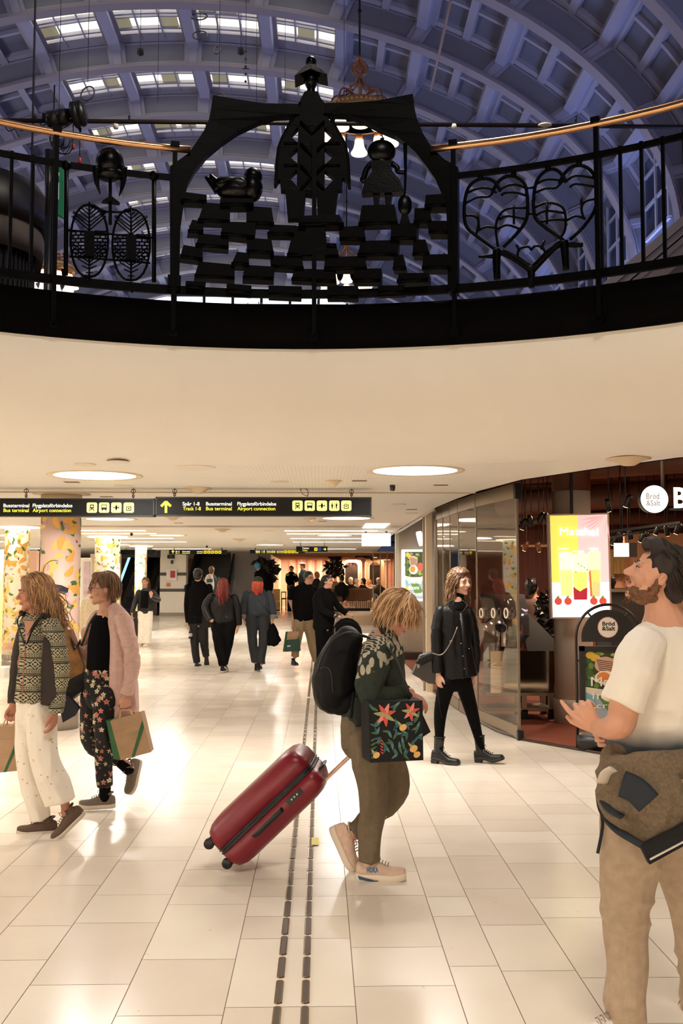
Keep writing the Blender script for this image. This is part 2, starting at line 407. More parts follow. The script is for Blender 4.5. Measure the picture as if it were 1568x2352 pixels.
for i, y in enumerate(RIBY[1:]):
    b = MB(); b.use(VRIB); a0, a1 = PHI[0] - .35, PHI[-1] + .30
    slabstrip(b, a0, a1, -.05, .80, y, y + .06, 60)
    b.use(VFL); slabstrip(b, a0, a1, .78, .86, y - .14, y + .2, 60)
    b.use(VFRAME); slabstrip(b, a0, a1, .0, .06, y - .12, y + .1, 60)
    for p in PHI:
        w2 = .020; slabstrip(b, p - w2, p + w2, 0, .8, y - .05, y, 1); slabstrip(b, p - w2 * .45, p + w2 * .45, 0, .8, y - .10, y - .05, 1)
    for q0, q1 in zip(PHI, PHI[1:]):
        slabstrip(b, q0 + .02, q1 - .02, .10, .14, y - .03, y, 4); slabstrip(b, q0 + .02, q1 - .02, .68, .72, y - .03, y, 4)
    struct('trim_%d' % tn, b, None); tn += 1
for p in PHI:
    b = MB(); b.use(VPUR); w2 = .16 / VA; slabstrip(b, p - w2, p + w2, 0, .34, RIBY[0], RIBY[-1], 1)
    b.use(VFL); slabstrip(b, p - w2 * 1.7, p + w2 * 1.7, 0, .08, RIBY[0], RIBY[-1], 1)
    struct('trim_%d' % tn, b, None); tn += 1
# flat ceiling joint closing the vault towards the camera, end wall with a broad lunette window
b = MB(); n = 40; P = [V((vp(-1.75 + 3.5 * k / n, -.2)[0], 52.2, vp(-1.75 + 3.5 * k / n, -.2)[1])) for k in range(n + 1)] + [V((9.5, 52.2, 3.5)), V((-17.5, 52.2, 3.5))]
b.prism(P, [p + V((0, .3, 0)) for p in P]); struct('wall_hall_end', b, mat('end_wall_blue', (74, 74, 92), .8))
b = MB(); b.use(mat('daylight_pane', (240, 246, 255), .3, emis=1.6, ecol=(232, 242, 255))); b.box((-9.2, 52.1, 9), (2.9, 52.16, 16.6)); b.use(mat('black_mullion', (16, 16, 18), .5))
for k in range(9): x = -9.2 + k * 12.1 / 8; b.box((x - .07, 51.95, 9), (x + .07, 52.12, 16.7))
for z in (9, 12.6, 16.6): b.box((-9.3, 51.95, z - .06), (3.0, 52.12, z + .06))
b.build('window_200', None)['kind'] = 'structure'
HW = mat('hall_wall_blue', (150, 150, 176), .8, var=.05, vs=1)
b = MB(); b.box((8.9, -16, 3.5), (9.3, 52, 10.2)); struct('wall_hall_right', b, HW)
b = MB(); b.box((-17.3, -16, 3.5), (-16.9, 52, 10.2)); struct('wall_hall_left', b, HW)
b = MB(); b.box((-17.3, -16.2, 3.5), (9.3, -16, 17)); struct('wall_hall_rear', b, HW)
b = MB(); b.box((-17.3, -16.2, 17.0), (9.3, RIBY[0], 17.6)); struct('ceiling_hall_rear', b, VSHELL)
# wall lunettes with white sash windows between the ribs on the right
wn = 201
for y in RIBY[2:-1]:
    b = MB(); b.use(HW); b.box((8.30, y + .5, 9.8), (8.42, y + 2.8, 12.9)); b.use(mat('white_sash', (214, 216, 230), .5))
    for yy in (y + .75, y + 1.62, y + 2.5): b.box((8.22, yy - .05, 10.2), (8.31, yy + .05, 12.6))
    for z in (10.2, 11.0, 11.8, 12.6): b.box((8.23, y + .75, z - .04), (8.31, y + 2.5, z + .04))
    b.use(mat('dusk_pane', (52, 54, 84), .15)); b.box((8.27, y + .75, 10.2), (8.3, y + 2.5, 12.6))
    b.build('window_%d' % wn, None)['kind'] = 'structure'; wn += 1
# gabled cornice of the pavilion on the upper floor at right
b = MB(); m1 = mat('pediment_plaster', (176, 158, 136), .7)
p, q = J(1372, 676, 20), J(1700, 398, 20)
for k, (o, t, d) in enumerate(((0, .16, .5), (.2, .12, .36), (.38, .1, .22), (.62, .3, .06))):
    b.beam(p - V((0, d, o)), q - V((0, d, o)), t, .12, up=(0, 1, 0))
    b.beam(p + V((0, 0, -o)), q + V((0, 0, -o)), .5 + d, t, up=(-.64, 0, .76))
b.prism([p, q, V((q.x, 20, 3.6)), V((p.x, 20, 3.6))], [p + V((0, 1.5, 0)), q + V((0, 1.5, 0)), V((q.x, 21.5, 3.6)), V((p.x, 21.5, 3.6))])
tag(b.build('pavilion_gable', m1, origin=(p.x, 20, 3.6)), 'beige moulded sloping gable of a pavilion behind the right of the upper railing', 'building')

# ================================================================ RING: black fascia, railing
IRON = mat('black_iron', (2, 2, 2), .45, 0, bump=.35, bs=110, var=.3, vs=30, spec=.07)
IRON_R = mat('polished_dark_bronze', (3, 3, 3), .3, 0, bump=.25, bs=60, spec=.2)
BLACKBAND = mat('black_band', (3, 2, 2), .7, var=.3, vs=2, spec=.05)
BRASS = mat('polished_copper_rail', (222, 172, 128), .25, 1, bump=.15, bs=160)
def cyl(px, py, R=RR):
    r = ray(px, py); ox, oy = -RC.x, -RC.y; A = r.x ** 2 + r.y ** 2; B = 2 * (ox * r.x + oy * r.y); Cc = ox * ox + oy * oy - R * R
    t = (-B + sqrt(B * B - 4 * A * Cc)) / (2 * A); p = EY + r * t
    return atan2(p.x - RC.x, p.y - RC.y), p.z
def cp(th, z, R=RR): return V((RC.x + R * sin(th), RC.y + R * cos(th), z))
def cpx(px, py, dr=0): th, z = cyl(px, py); return cp(th, z, RR + dr)
ZB0, ZB1 = 3.29, cyl(720, 700)[1]
b = MB(); n = 128
pr = [(RR, ZB0), (RR, ZB1), (RR + .05, ZB1), (RR + .05, ZB0)]
rings = [[b.bm.verts.new(cp(2 * pi * k / n, z, r)) for k in range(n)] for r, z in pr]
for i in range(4):
    A, B = rings[i], rings[(i + 1) % 4]
    for k in range(n): b.face([A[k], A[(k + 1) % n], B[(k + 1) % n], B[k]], i == 0)
struct('trim_60', b, BLACKBAND)
rail = thing('balcony_railing', 'curved black iron railing with a copper handrail round the opening above', 'railing', (RC.x, RC.y + RR, ZB1))
zr = cyl(560, 352)[1]; zt = cyl(720, 417)[1]; zb = cyl(720, 682)[1]
ARCH0, ARCH1 = cyl(436, 348)[0], cyl(992, 344)[0]
def ringtube(b, z, r, a0, a1, n, dr=0, seg=8): b.tube([cp(a0 + (a1 - a0) * k / n, z, RR + dr) for k in range(n + 1)], r, seg, ref=(0, 0, 1))
zr = cyl(400, 349)[1]
b = MB(); ringtube(b, zr, .026, ARCH1, 2 * pi + ARCH0, 110, -.06, 14); b.build('handrail', BRASS, rail)
zt = (cyl(400, 408)[1] + cyl(1045, 405)[1]) / 2; zb = (cyl(400, 668)[1] + cyl(1045, 662)[1]) / 2
def flatrail(b, z, hh, dd, a0, a1, n):
    P = [[b.bm.verts.new(cp(a0 + (a1 - a0) * k / n, z + sz * hh, RR + sr * dd)) for k in range(n + 1)] for sr, sz in ((-1, -1), (1, -1), (1, 1), (-1, 1))]
    for i in range(n):
        for k in range(4): b.face([P[k][i], P[k][i + 1], P[(k + 1) % 4][i + 1], P[(k + 1) % 4][i]])
    b.face([P[k][0] for k in range(4)]); b.face([P[k][n] for k in range(3, -1, -1)])
aL, aR = cyl(400, 600)[0], cyl(1047, 600)[0]
b = MB(); flatrail(b, zt, .02, .014, aR, 2 * pi + aL, 100); b.build('top_rail', IRON, rail)
b = MB(); flatrail(b, zb, .03, .016, 0, 2 * pi - .0001, 128); b.build('bottom_rail', IRON, rail)
for px in (122, 398, 722, 1045, 1378, -240, 1740):
    th = cyl(px, 600)[0]; b = MB(); ztop = zr + .03 if px != 722 else cyl(722, 320)[1]
    ra = V((sin(th), cos(th), 0)); ta = V((cos(th), -sin(th), 0))
    b.obox(cp(th, (ztop + ZB0 + .06) / 2, RR - .055), ta * .016, ra * .02, (0, 0, (ztop - ZB0 - .06) / 2))
    b.obox(cp(th, ZB0 + .07, RR - .045), ta * .028, ra * .03, (0, 0, .02))
    if px != 722: b.obox(cp(th, zr + .02, RR - .06), ta * .03, ra * .035, (0, 0, .02)); b.obox(cp(th, (zt + zb) / 2, RR), ta * .022, ra * .022, (0, 0, (zt - zb) / 2 + .02))
    b.build('post', IRON, rail)
# plain balusters outside the decorated panels
bl = None; a1 = cyl(1378, 500)[0]; a0 = cyl(122, 500)[0]
for s, st in ((1, a1), (-1, a0)):
    k = 1
    while k < 24:
        th = st + s * (k * .0325)
        if bl is None:
            b = MB(); b.obox(cp(th, (zt + zb) / 2), V((cos(th), -sin(th), 0)) * .011, V((sin(th), cos(th), 0)) * .011, (0, 0, (zt - zb) / 2 + .03)); bl = b.build('baluster', IRON, rail); th0 = th
        else:
            c = bl.copy(); C.objects.link(c); c.parent = rail
            R = Matrix.Translation(cp(0, 0, 0)) @ Matrix.Rotation(-(th - th0), 4, 'Z') @ Matrix.Translation(-cp(0, 0, 0))
            c.matrix_local = WM[rail].inverted() @ R @ WM[rail]
        k += 1
# ---- cast iron artwork panels
def slab(b, pts, r0=-.05, r1=.05, holes=()):
    """outline (photo pixels) laid on the ring and given thickness radially"""
    loops = [[cyl(*p) for p in pts]] + [[cyl(*p) for p in h] for h in holes]
    F_ = [[b.bm.verts.new(cp(t, z, RR + r0)) for t, z in L] for L in loops]; B_ = [[b.bm.verts.new(cp(t, z, RR + r1)) for t, z in L] for L in loops]
    for A, B in zip(F_, B_):
        n = len(A)
        for i in range(n): b.face([A[i], A[(i + 1) % n], B[(i + 1) % n], B[i]])
    fa, ba = sum(F_, []), sum(B_, [])
    for t in geometry.tessellate_polygon([[V((t, z, 0)) for t, z in L] for L in loops]):
        b.face([fa[i] for i in t]); b.face([ba[i] for i in t[::-1]])
def PX(sc, ox, oy): return lambda L: [(ox + x / sc, oy + y / sc) for x, y in L]
def ptube(b, pts, r, dr=0, seg=7, sm=2):
    P = [cpx(x, y, dr) for x, y in pts]
    b.tube(crom(P, sm), r if not isinstance(r, list) else [r[0] + (r[1] - r[0]) * i / (len(crom(P, sm)) - 1) for i in range(len(crom(P, sm)))], seg)
def crom(P, n):
    if n <= 1 or len(P) < 3: return P
    out = []
    for i in range(len(P) - 1):
        p0, p1, p2, p3 = P[max(i - 1, 0)], P[i], P[i + 1], P[min(i + 2, len(P) - 1)]
        for k in range(n):
            t = k / n; out.append(.5 * ((2 * p1) + (p2 - p0) * t + (2 * p0 - 5 * p1 + 4 * p2 - p3) * t * t + (3 * p1 - p0 - 3 * p2 + p3) * t ** 3))
    return out + [P[-1]]
def pell(b, px, py, rx, ry, dr=0, rd=None, seg=16):
    p = cpx(px, py, dr); s = (p.y / F) * 1.0; b.ell(p, (rx * s, (rd if rd else min(rx, ry)) * s, ry * s), seg=seg, rings=12)
art = thing('iron_sculpture', 'large black iron arch panel with figures, a bird and stepped blocks in the railing', 'sculpture', cpx(722, 700))
b = MB()
slab(b, [(488, 225), (530, 232), (573, 239), (610, 244), (685, 245), (688, 268), (633, 271), (593, 284), (545, 307), (509, 332), (476, 360), (447, 396), (430, 428), (424, 450), (413, 535), (411, 655), (391, 655), (390, 387), (403, 378), (433, 357), (449, 334), (467, 307), (479, 281), (484, 256)], -.045, .045)
slab(b, [(744, 243), (803, 242), (861, 238), (907, 230), (949, 222), (951, 247), (959, 279), (973, 313), (992, 343), (1021, 371), (1053, 389), (1053, 655), (1031, 655), (1029, 544), (1026, 480), (1015, 449), (1001, 417), (980, 387), (955, 355), (930, 332), (907, 316), (870, 300), (829, 279), (799, 269), (744, 267)], -.045, .045)
b.build('arch', IRON, art)
# standing figure in a coat
b = MB()
slab(b, [(700, 214), (730, 214), (737, 230), (745, 240), (749, 269), (769, 295), (787, 327), (799, 359), (803, 394), (805, 430), (799, 430), (792, 415), (786, 411), (785, 438), (746, 442), (717, 451), (680, 444), (645, 439), (643, 415), (638, 419), (634, 427), (629, 427), (632, 376), (636, 343), (646, 316), (665, 291), (684, 268), (686, 244), (692, 228)], -.03, .05,
     holes=[[(685, 295), (665, 315), (684, 332)], [(683, 343), (662, 361), (683, 379)], [(682, 393), (662, 409), (682, 431)], [(745, 296), (765, 316), (745, 337)], [(745, 343), (767, 362), (746, 382)], [(745, 394), (769, 413), (745, 439)]])
slab(b, [(655, 438), (702, 444), (697, 506), (661, 506)], -.04, .05); slab(b, [(727, 444), (776, 438), (768, 506), (730, 506)], -.04, .05)
for y in (285, 335, 385, 440): ptube(b, [(690, y), (717, y + 26 if y < 400 else y - 30), (745, y)], .010, -.045, 5, 1)
for y in (334, 384): ptube(b, [(652, y), (684, y)], .009, -.035, 5, 1); ptube(b, [(746, y), (782, y)], .009, -.035, 5, 1)
ptube(b, [(690, 240), (664, 291), (640, 345), (634, 420)], .014, -.02, 6, 4); ptube(b, [(744, 240), (768, 291), (795, 345), (802, 425)], .014, -.02, 6, 4)
b.build('coat_figure', IRON, art)
b = MB(); pell(b, 714, 143, 13.5, 14.5); ptube(b, [(714, 150), (714, 168)], .022, 0, 12, 1)
s_ = cpx(714, 190).y / F
b.lathe(cpx(714, 216), [(0, 0), (10 * s_, 0), (11 * s_, 4 * s_), (9 * s_, 12 * s_), (14 * s_, 22 * s_), (18 * s_, 32 * s_), (15 * s_, 40 * s_), (5 * s_, 52 * s_), (0, 54 * s_)], 20)
hp = [[(677, 188), (693, 171), (707, 161), (722, 161), (738, 172), (752, 184), (735, 180), (714, 172), (694, 181)]]
slab(b, hp[0], -.09, .09)
b.build('figure_head', IRON_R, art)
# bird
b = MB(); pell(b, 540, 437, 45, 27, 0, 24); pell(b, 581, 406, 22, 22, 0, 20); pell(b, 579, 432, 25, 34, 0, 24)
ptube(b, [(505, 428), (490, 412), (483, 400)], [.045, .008], 0, 8, 3); ptube(b, [(503, 436), (485, 418), (471, 406)], [.045, .008], 0, 8, 3); ptube(b, [(540, 425), (508, 424), (498, 430)], [.06, .05], 0, 10, 2)
for k in range(4): ptube(b, [(512 + 8 * k, 424 - k), (530 + 8 * k, 418), (566, 424 + 3 * k), (540 + 4 * k, 432 + 2 * k)], .006, -.07, 5, 3)
b.build('bird', IRON_R, art)
# girl with a staff
b = MB(); pell(b, 876, 348, 34, 28, 0, 18); ptube(b, [(877, 326), (877, 318)], .015, 0, 6, 1); pell(b, 876, 372, 22, 8, 0, 12)
slab(b, [(851, 374), (901, 374), (897, 392), (905, 402), (919, 418), (930, 446), (831, 449), (836, 430), (846, 412), (856, 399), (853, 390)], -.045, .045)
slab(b, [(856, 446), (872, 446), (871, 476), (859, 476)], -.03, .03); slab(b, [(883, 446), (901, 446), (897, 476), (886, 476)], -.03, .03)
ptube(b, [(853, 376), (841, 390), (836, 408), (832, 414), (840, 418)], .022, -.01, 8, 3); ptube(b, [(899, 376), (912, 386), (914, 395), (932, 396)], .020, -.01, 8, 3)
b.build('girl_figure', IRON_R, art)
b = MB(); ptube(b, [(931, 334), (932, 395), (930, 455)], [.015, .007], -.03, 8, 2); b.build('staff', IRON, art)
b = MB(); pell(b, 930, 472, 17, 25, -.01, 9); slab(b, [(925, 490), (935, 490), (943, 515), (918, 515)], -.02, .02); b.build('fish', IRON_R, art)
A = PX(4.355, 380, 420); B_ = PX(4.355, 700, 420)
blk = [A(L) for L in ([(200, 118), (410, 145), (410, 222), (150, 210)], [(385, 228), (645, 245), (643, 425), (318, 410)], [(545, 188), (880, 195), (882, 262), (545, 262)], [(808, 255), (1060, 272), (1088, 440), (808, 430)], [(262, 400), (378, 412), (375, 527), (218, 520)], [(575, 422), (905, 432), (890, 585), (550, 548)], [(1060, 440), (1310, 450), (1285, 545), (1018, 540)], [(340, 535), (630, 560), (630, 683), (295, 655)], [(812, 580), (1060, 600), (1085, 740), (815, 725)], [(1290, 455), (1480, 455), (1480, 750), (1215, 748)], [(175, 648), (365, 680), (370, 800), (140, 770)], [(715, 722), (830, 735), (835, 855), (655, 848)], [(1045, 745), (1365, 765), (1385, 885), (1055, 862)], [(330, 812), (690, 845), (690, 985), (285, 965)], [(790, 852), (1090, 868), (1080, 995), (770, 985)], [(1290, 882), (1480, 880), (1475, 1000), (1260, 990)], [(610, 1030), (860, 1050), (855, 1130), (610, 1110)], [(1030, 1055), (1365, 1065), (1355, 1165), (1030, 1150)], [(200, 1000), (405, 1010), (385, 1078), (205, 1062)], [(20, 940), (150, 950), (148, 1085), (20, 1085)])]
blk += [B_(L) for L in ([(1218, 160), (1420, 145), (1415, 270), (1210, 272)], [(575, 250), (900, 240), (935, 432), (540, 442)], [(1105, 285), (1245, 280), (1278, 425), (1098, 425)], [(-60, 365), (350, 355), (397, 450), (-60, 458)], [(340, 465), (590, 450), (612, 595), (350, 592)], [(870, 440), (1130, 430), (1125, 592), (865, 592)], [(1230, 415), (1430, 415), (1440, 535), (1250, 535)], [(565, 602), (940, 595), (935, 748), (530, 748)], [(1095, 598), (1215, 595), (1258, 748), (1085, 748)], [(20, 470), (205, 470), (222, 662), (322, 665), (345, 750), (-60, 750)], [(205, 765), (600, 752), (628, 885), (195, 885)], [(895, 750), (990, 745), (1022, 890), (888, 890)], [(1195, 748), (1480, 745), (1480, 890), (1182, 890)], [(110, 885), (305, 890), (318, 1010), (105, 1010)], [(498, 885), (770, 880), (765, 1010), (488, 1010)], [(950, 935), (1250, 930), (1250, 1010), (930, 1020)], [(225, 1050), (535, 1050), (530, 1168), (225, 1168)], [(740, 1050), (1000, 1050), (1000, 1122), (740, 1130)], [(1440, 900), (1530, 900), (1530, 1110), (1440, 1110)])]
for i, L in enumerate(blk):
    b = MB(); slab(b, L, -.05 - .012 * (i % 3), .07)
    ptube(b, [(L[3][0], L[3][1] - 1), (L[2][0], L[2][1] - 1)], .014, -.055 - .012 * (i % 3), 6, 1)
    b.build('stepped_block', IRON, art)
# left panel
lp = thing('iron_relief', 'black iron panel of two leaf ovals under a bulbous tusked head, left in the railing', 'sculpture', cpx(260, 670))
b = MB(); pell(b, 252, 374, 33, 36, 0, 30, 20); pell(b, 252, 400, 32, 18, 0, 26)
for L in ([(222, 385), (221, 415), (230, 446)], [(282, 385), (283, 418), (274, 450)]): ptube(b, L, [.036, .004], 0, 8, 4)
b.build('tusked_head', IRON_R, lp)
b = MB(); ptube(b, [(253, 405), (253, 516)], .012, 0, 8, 1); slab(b, [(234, 464), (253, 452), (275, 469), (253, 466)], -.03, .03); b.build('stem', IRON, lp)
for x0, y0, x1, y1 in ((152.5, 380, 151, 632), (353.5, 404, 353.5, 648)):
    b = MB(); pell(b, x0, y0, 12, 12, 0, 12); ptube(b, [(x0, y0), (x1, y1)], .016, 0, 8, 1); b.build('ball_topped_bar', IRON, lp)
for cx, cy, top, bot in ((205, 553, 470, 636), (301, 561, 480, 644)):
    b = MB(); o = []
    for k in range(28):
        a = 2 * pi * k / 28; sx = 43 * abs(sin(a)) ** .85 * (1 if sin(a) > 0 else -1); sy = cos(a); o.append((cx + sx, cy - (cy - top) * sy if sy > 0 else cy - (bot - cy) * sy))
    b.tube([cpx(x, y) for x, y in o], .009, 6, closed=True)
    slab(b, [(cx - 12, cy - 22), (cx + 12, cy - 20), (cx + 11, cy + 38), (cx - 11, cy + 36)], -.02, .02)
    ptube(b, [(cx, top - 6), (cx, cy - 20)], .007, 0, 5, 1); ptube(b, [(cx, cy + 36), (cx, bot)], .007, 0, 5, 1)
    for sgn in (-1, 1):
        for k in range(6):
            yy = top + 14 + k * 9; w_ = min(38, 8 + k * 9.5); ptube(b, [(cx, yy), (cx + sgn * w_, max(yy - w_ * .85, top + .4 * w_))], .005, 0, 5, 1)
        for k in range(6):
            yy = bot - 6 - k * 8; w_ = min(38, 8 + k * 8.5); ptube(b, [(cx, yy - 4), (cx + sgn * w_, yy - 4 - w_ * .85 + 6)], .005, 0, 5, 1)
        for k in range(8):
            yy = cy - 22 + k * 8.2; ptube(b, [(cx + sgn * 12, yy), (cx + sgn * 42, yy + 1)], .006, 0, 5, 1)
            for q in range(2): xx = cx + sgn * (19 + 12 * q + (6 if k % 2 else 0)); ptube(b, [(xx, yy), (xx, yy + 7)], .006, 0, 5, 1)
    b.build('leaf_oval', IRON, lp)
b = MB(); ptube(b, [(157, 528), (350, 545)], .008, .01, 6, 1); ptube(b, [(160, 588), (345, 603)], .008, .01, 6, 1); ptube(b, [(208, 473), (250, 486), (300, 484)], .007, .01, 6, 3)
for x, y in ((200, 648), (303, 660)): ptube(b, [(x, y - 10), (x, y + 12)], [.03, .008], 0, 6, 1)
b.build('cross_bar', IRON, lp)
# right panel
hp = thing('iron_relief', 'black iron panel of two heart shapes growing from tree trunks, right in the railing', 'sculpture', cpx(1215, 670))
H = PX(2.914, 1030, 230)
def hcurves(name, L, r=.0125):
    for c in L: b = MB(); ptube(b, H(c), r, 0, 7, 3); b.build(name, IRON, hp)
hcurves('heart', [[(325, 1010), (200, 920), (125, 855), (105, 780), (108, 680), (130, 590), (180, 540), (250, 525), (310, 550), (345, 610)], [(290, 620), (325, 555), (370, 518), (430, 508), (490, 540), (520, 600), (528, 740), (510, 820), (450, 900), (365, 985)]])
hcurves('heart', [[(770, 940), (600, 815), (570, 740), (570, 640), (590, 540), (640, 480), (700, 462), (750, 490), (785, 550)], [(740, 560), (775, 490), (830, 445), (890, 438), (950, 470), (985, 540), (990, 640), (975, 740), (900, 850), (810, 935)]])
hcurves('twig', [[(115, 690), (190, 650), (270, 645), (305, 600)], [(125, 620), (200, 590), (270, 590), (320, 620)], [(350, 640), (380, 620), (450, 618), (515, 638)], [(340, 600), (400, 570), (460, 568), (518, 588)], [(330, 980), (315, 850), (340, 770), (400, 725), (520, 722)], [(335, 800), (400, 775), (520, 798)], [(325, 865), (390, 835), (470, 860)], [(110, 772), (170, 775), (200, 810), (185, 895)], [(195, 875), (250, 848), (315, 855)], [(435, 700), (437, 830)], [(195, 750), (203, 870)]], .009)
hcurves('twig', [[(578, 620), (650, 590), (720, 585), (770, 530)], [(590, 560), (660, 530), (765, 538)], [(790, 540), (850, 505), (970, 520)], [(810, 585), (850, 560), (985, 580)], [(745, 925), (780, 860), (775, 740), (720, 695), (640, 690), (575, 720)], [(578, 775), (650, 740), (770, 755)], [(610, 815), (700, 800), (780, 802)], [(905, 795), (888, 720), (920, 675), (990, 660)], [(790, 805), (850, 775), (915, 795)], [(657, 680), (657, 830)], [(885, 650), (890, 720)]], .009)
hcurves('twig', [[(460, 1060), (470, 1000), (530, 980), (555, 1005)], [(550, 1005), (580, 975), (630, 990), (655, 1055)], [(452, 968), (475, 1010)], [(640, 940), (620, 1000)], [(515, 588), (575, 585)], [(530, 760), (572, 760)]], .009)
b = MB()
for c, r in (([(325, 1000), (320, 1080), (325, 1200)], [.032, .024]), ([(770, 945), (778, 1030), (785, 1135)], [.032, .024]), ([(330, 1010), (430, 1050), (555, 1135)], [.022, .028]), ([(765, 950), (690, 1000), (560, 1135)], [.022, .028]), ([(320, 1045), (260, 1045), (200, 1048)], [.02, .008]), ([(800, 965), (850, 970), (897, 968)], [.02, .016]), ([(552, 1110), (554, 1255)], [.03, .02]), ([(435, 485), (435, 515)], [.02, .02]), ([(212, 510), (212, 530)], [.02, .02]), ([(663, 450), (663, 470)], [.02, .02]), ([(873, 410), (873, 440)], [.02, .02])): b = MB(); ptube(b, H(c), r, 0, 8, 3); b.build('trunk' if r[0] == .032 else 'branch', IRON, hp)

# ================================================================ CHANDELIERS
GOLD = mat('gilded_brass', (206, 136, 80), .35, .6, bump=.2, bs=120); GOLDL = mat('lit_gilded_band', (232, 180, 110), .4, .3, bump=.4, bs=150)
BELL = mat('glowing_opal_glass', (255, 240, 215), .3, emis=2.6, ecol=(255, 226, 186)); ROD = mat('dark_rod', (40, 32, 30), .4, .6)
def chandelier(loc, label, full=True):
    t = thing('chandelier', label, 'chandelier', loc, 'chandeliers hanging from the vault'); c = V(loc); r = .66
    b = MB(); b.lathe(c, [(r - .02, -.10), (r + .03, -.10), (r + .05, -.04), (r + .02, -.02), (r + .03, .02), (r + .01, .1), (r - .03, .1), (r - .02, -.1)], 48)
    for k in range(48): a = 2 * pi * k / 48; b.ell(c + V(((r + .035) * sin(a), (r + .035) * cos(a), .03)), .03, seg=6, rings=4)
    b.build('ring_band', GOLDL, t)
    for k in range(10):
        a = 2 * pi * k / 10 + .02; p = c + V((r * sin(a), r * cos(a), -.1)); b = MB(); b.use(GOLD); b.lathe(p, [(.03, .02), (.06, 0), (.08, -.06), (.085, -.12), (.05, -.13)], 12)
        b.use(BELL); b.lathe(p, [(.05, -.11), (.088, -.13), (.095, -.2), (.11, -.28), (.135, -.34), (.172, -.40), (.168, -.43), (.1, -.455), (.02, -.46)], 18); b.build('lamp_shade', None, t)
    b = MB()
    for k in range(8):
        a = 2 * pi * k / 8; d = V((sin(a), cos(a), 0)); P = [c + d * q + V((0, 0, z)) for q, z in ((.64, .1), (.58, .26), (.5, .38), (.3, .40), (.12, .32), (.05, .2))]
        b.tube(crom(P, 3), .018, 6); P = [c + d * (.34 + .14 * cos(q)) + V((0, 0, .26 + .12 * sin(q))) for q in [i * .6 for i in range(9)]]; b.tube(P, .013, 5)
        P = [c + d * q + V((0, 0, z)) for q, z in ((.03, .78), (.09, .66), (.2, .56), (.28, .5), (.25, .44), (.2, .46))]; b.tube(crom(P, 3), .016, 5)
    b.tube([c + V((0, 0, .1)), c + V((0, 0, .8))], .025, 8); b.build('scroll_arms', GOLD, t)
    b = MB(); b.lathe(c + V((0, 0, .74)), [(.02, 0), (.05, .02), (.05, .05), (.02, .08)], 12); b.lathe(c + V((0, 0, 1.14)), [(.02, 0), (.06, .02), (.06, .06), (.02, .1), (.02, .14)], 12)
    zc = .97
    b.tube([c + V((.165 * sin(q), 0, zc + .165 * cos(q))) for q in [2 * pi * i / 24 for i in range(24)]], .014, 6, closed=True)
    for k in range(20): q = 2 * pi * k / 20; b.tube([c + V((.07 * sin(q), 0, zc + .07 * cos(q))), c + V((.165 * sin(q), 0, zc + .165 * cos(q)))], .012, 5)
    b.lathe(c + V((0, 0, .86)), [(.02, 0), (.04, .05), (.05, .1), (.06, .2), (.03, .24)], 12); b.build('finial', GOLD, t)
    b = MB(); ph = math.asin((c.x - VX) / VA); b.tube([c + V((0, 0, 1.2)), V((c.x, c.y, VZ + VB * cos(ph)))], .022, 8); b.lathe(c + V((0, 0, 2.15)), [(.02, 0), (.05, .03), (.02, .08)], 8); b.build('suspension_rod', ROD, t)
    return t
zch = J(828, 264, 19.6).z
chandelier((.78, 19.6, zch), 'nearest gilded chandelier with glowing bells, hanging behind the iron arch')
chandelier((.78, 29.9, zch), 'farther gilded chandelier in line behind the nearest one, seen through the iron blocks')
chandelier((-8.2, 29.9, zch), 'gilded chandelier low at the left behind the railing bars')
for c in ((.78, 9.3), (.78, -1.0), (-8.2, 9.3)):  # unseen chandeliers, added with area lamps to send fill light down the opening
    chandelier((c[0], c[1], zch), 'gilded chandelier added out of view above the opening as a fill light'); area('added_opening_fill', (c[0], c[1], zch - .65), 1.9, 430 if c[0] > 0 else 30, (1, .90, .78))

# cables, pipe and rigging across the hall
b = MB(); zp = J(784, 284, 12).z; b.tube([(-16.9, 12, zp), (8.9, 12, zp)], .028, 8)
for px in (297, 1322): p = J(px, 277, 12); b.tube([p + V((0, 0, -.02)), p + V((0, 0, .06))], .014, 6)
tag(b.build('lighting_pipe', ROD, origin=(-4, 12, zp)), 'thin black horizontal pipe spanning the hall behind the iron arch', 'pipe')
for px in (266, 1042):
    p = J(px, 288, 12); b = MB(); b.lathe(p + V((0, 0, -.02)), [(.01, -.03), (.03, -.02), (.036, .0), (.036, .03)], 12); tag(b.build('smoke_detector', mat('white_plastic', (220, 212, 200), .5), origin=p), 'small white detector hanging under the pipe, %s of the arch' % ('left' if px < 500 else 'right'), 'detector')
b = MB(); p = J(1250, 288, 12); b.lathe(p, [(.01, .03), (.09, .0), (.09, -.02), (.01, -.03)], 14); tag(b.build('smoke_detector', mat('white_plastic', (220, 212, 200), .5), origin=p), 'flat round grey detector on the pipe near the right post', 'detector')
BLK = mat('black_plastic', (14, 14, 15), .4)
for px, py, rr, hh, lab in ((181, 262, .155, .09, 'black drum spotlight on the pipe, the taller right one'), (133, 272, .10, .14, 'black hooded spotlight on the pipe above cable coils')):
    t = thing('spotlight', lab, 'spotlight', J(px, py, 11.9)); b = MB(); M_ = Matrix.Rotation(radians(78), 3, 'Y'); p = J(px, py, 11.9)
    b.lathe(p, [(rr * .7, -hh), (rr, -hh * .8), (rr, -.01), (rr * .9, 0), (rr, .01), (rr, hh * .6), (rr * .7, hh)], 24, M_); b.build('housing', BLK, t)
    b = MB(); b.box(p + V((-.18, -.04, -.03)), p + V((-.08, .04, .05))); b.tube([p + V((-.02, 0, -rr)), p + V((0, .1, -rr - .02)), V((p.x, 12, zp))], .012, 6); b.build('bracket', BLK, t)
b = MB(); R = random.Random(4)
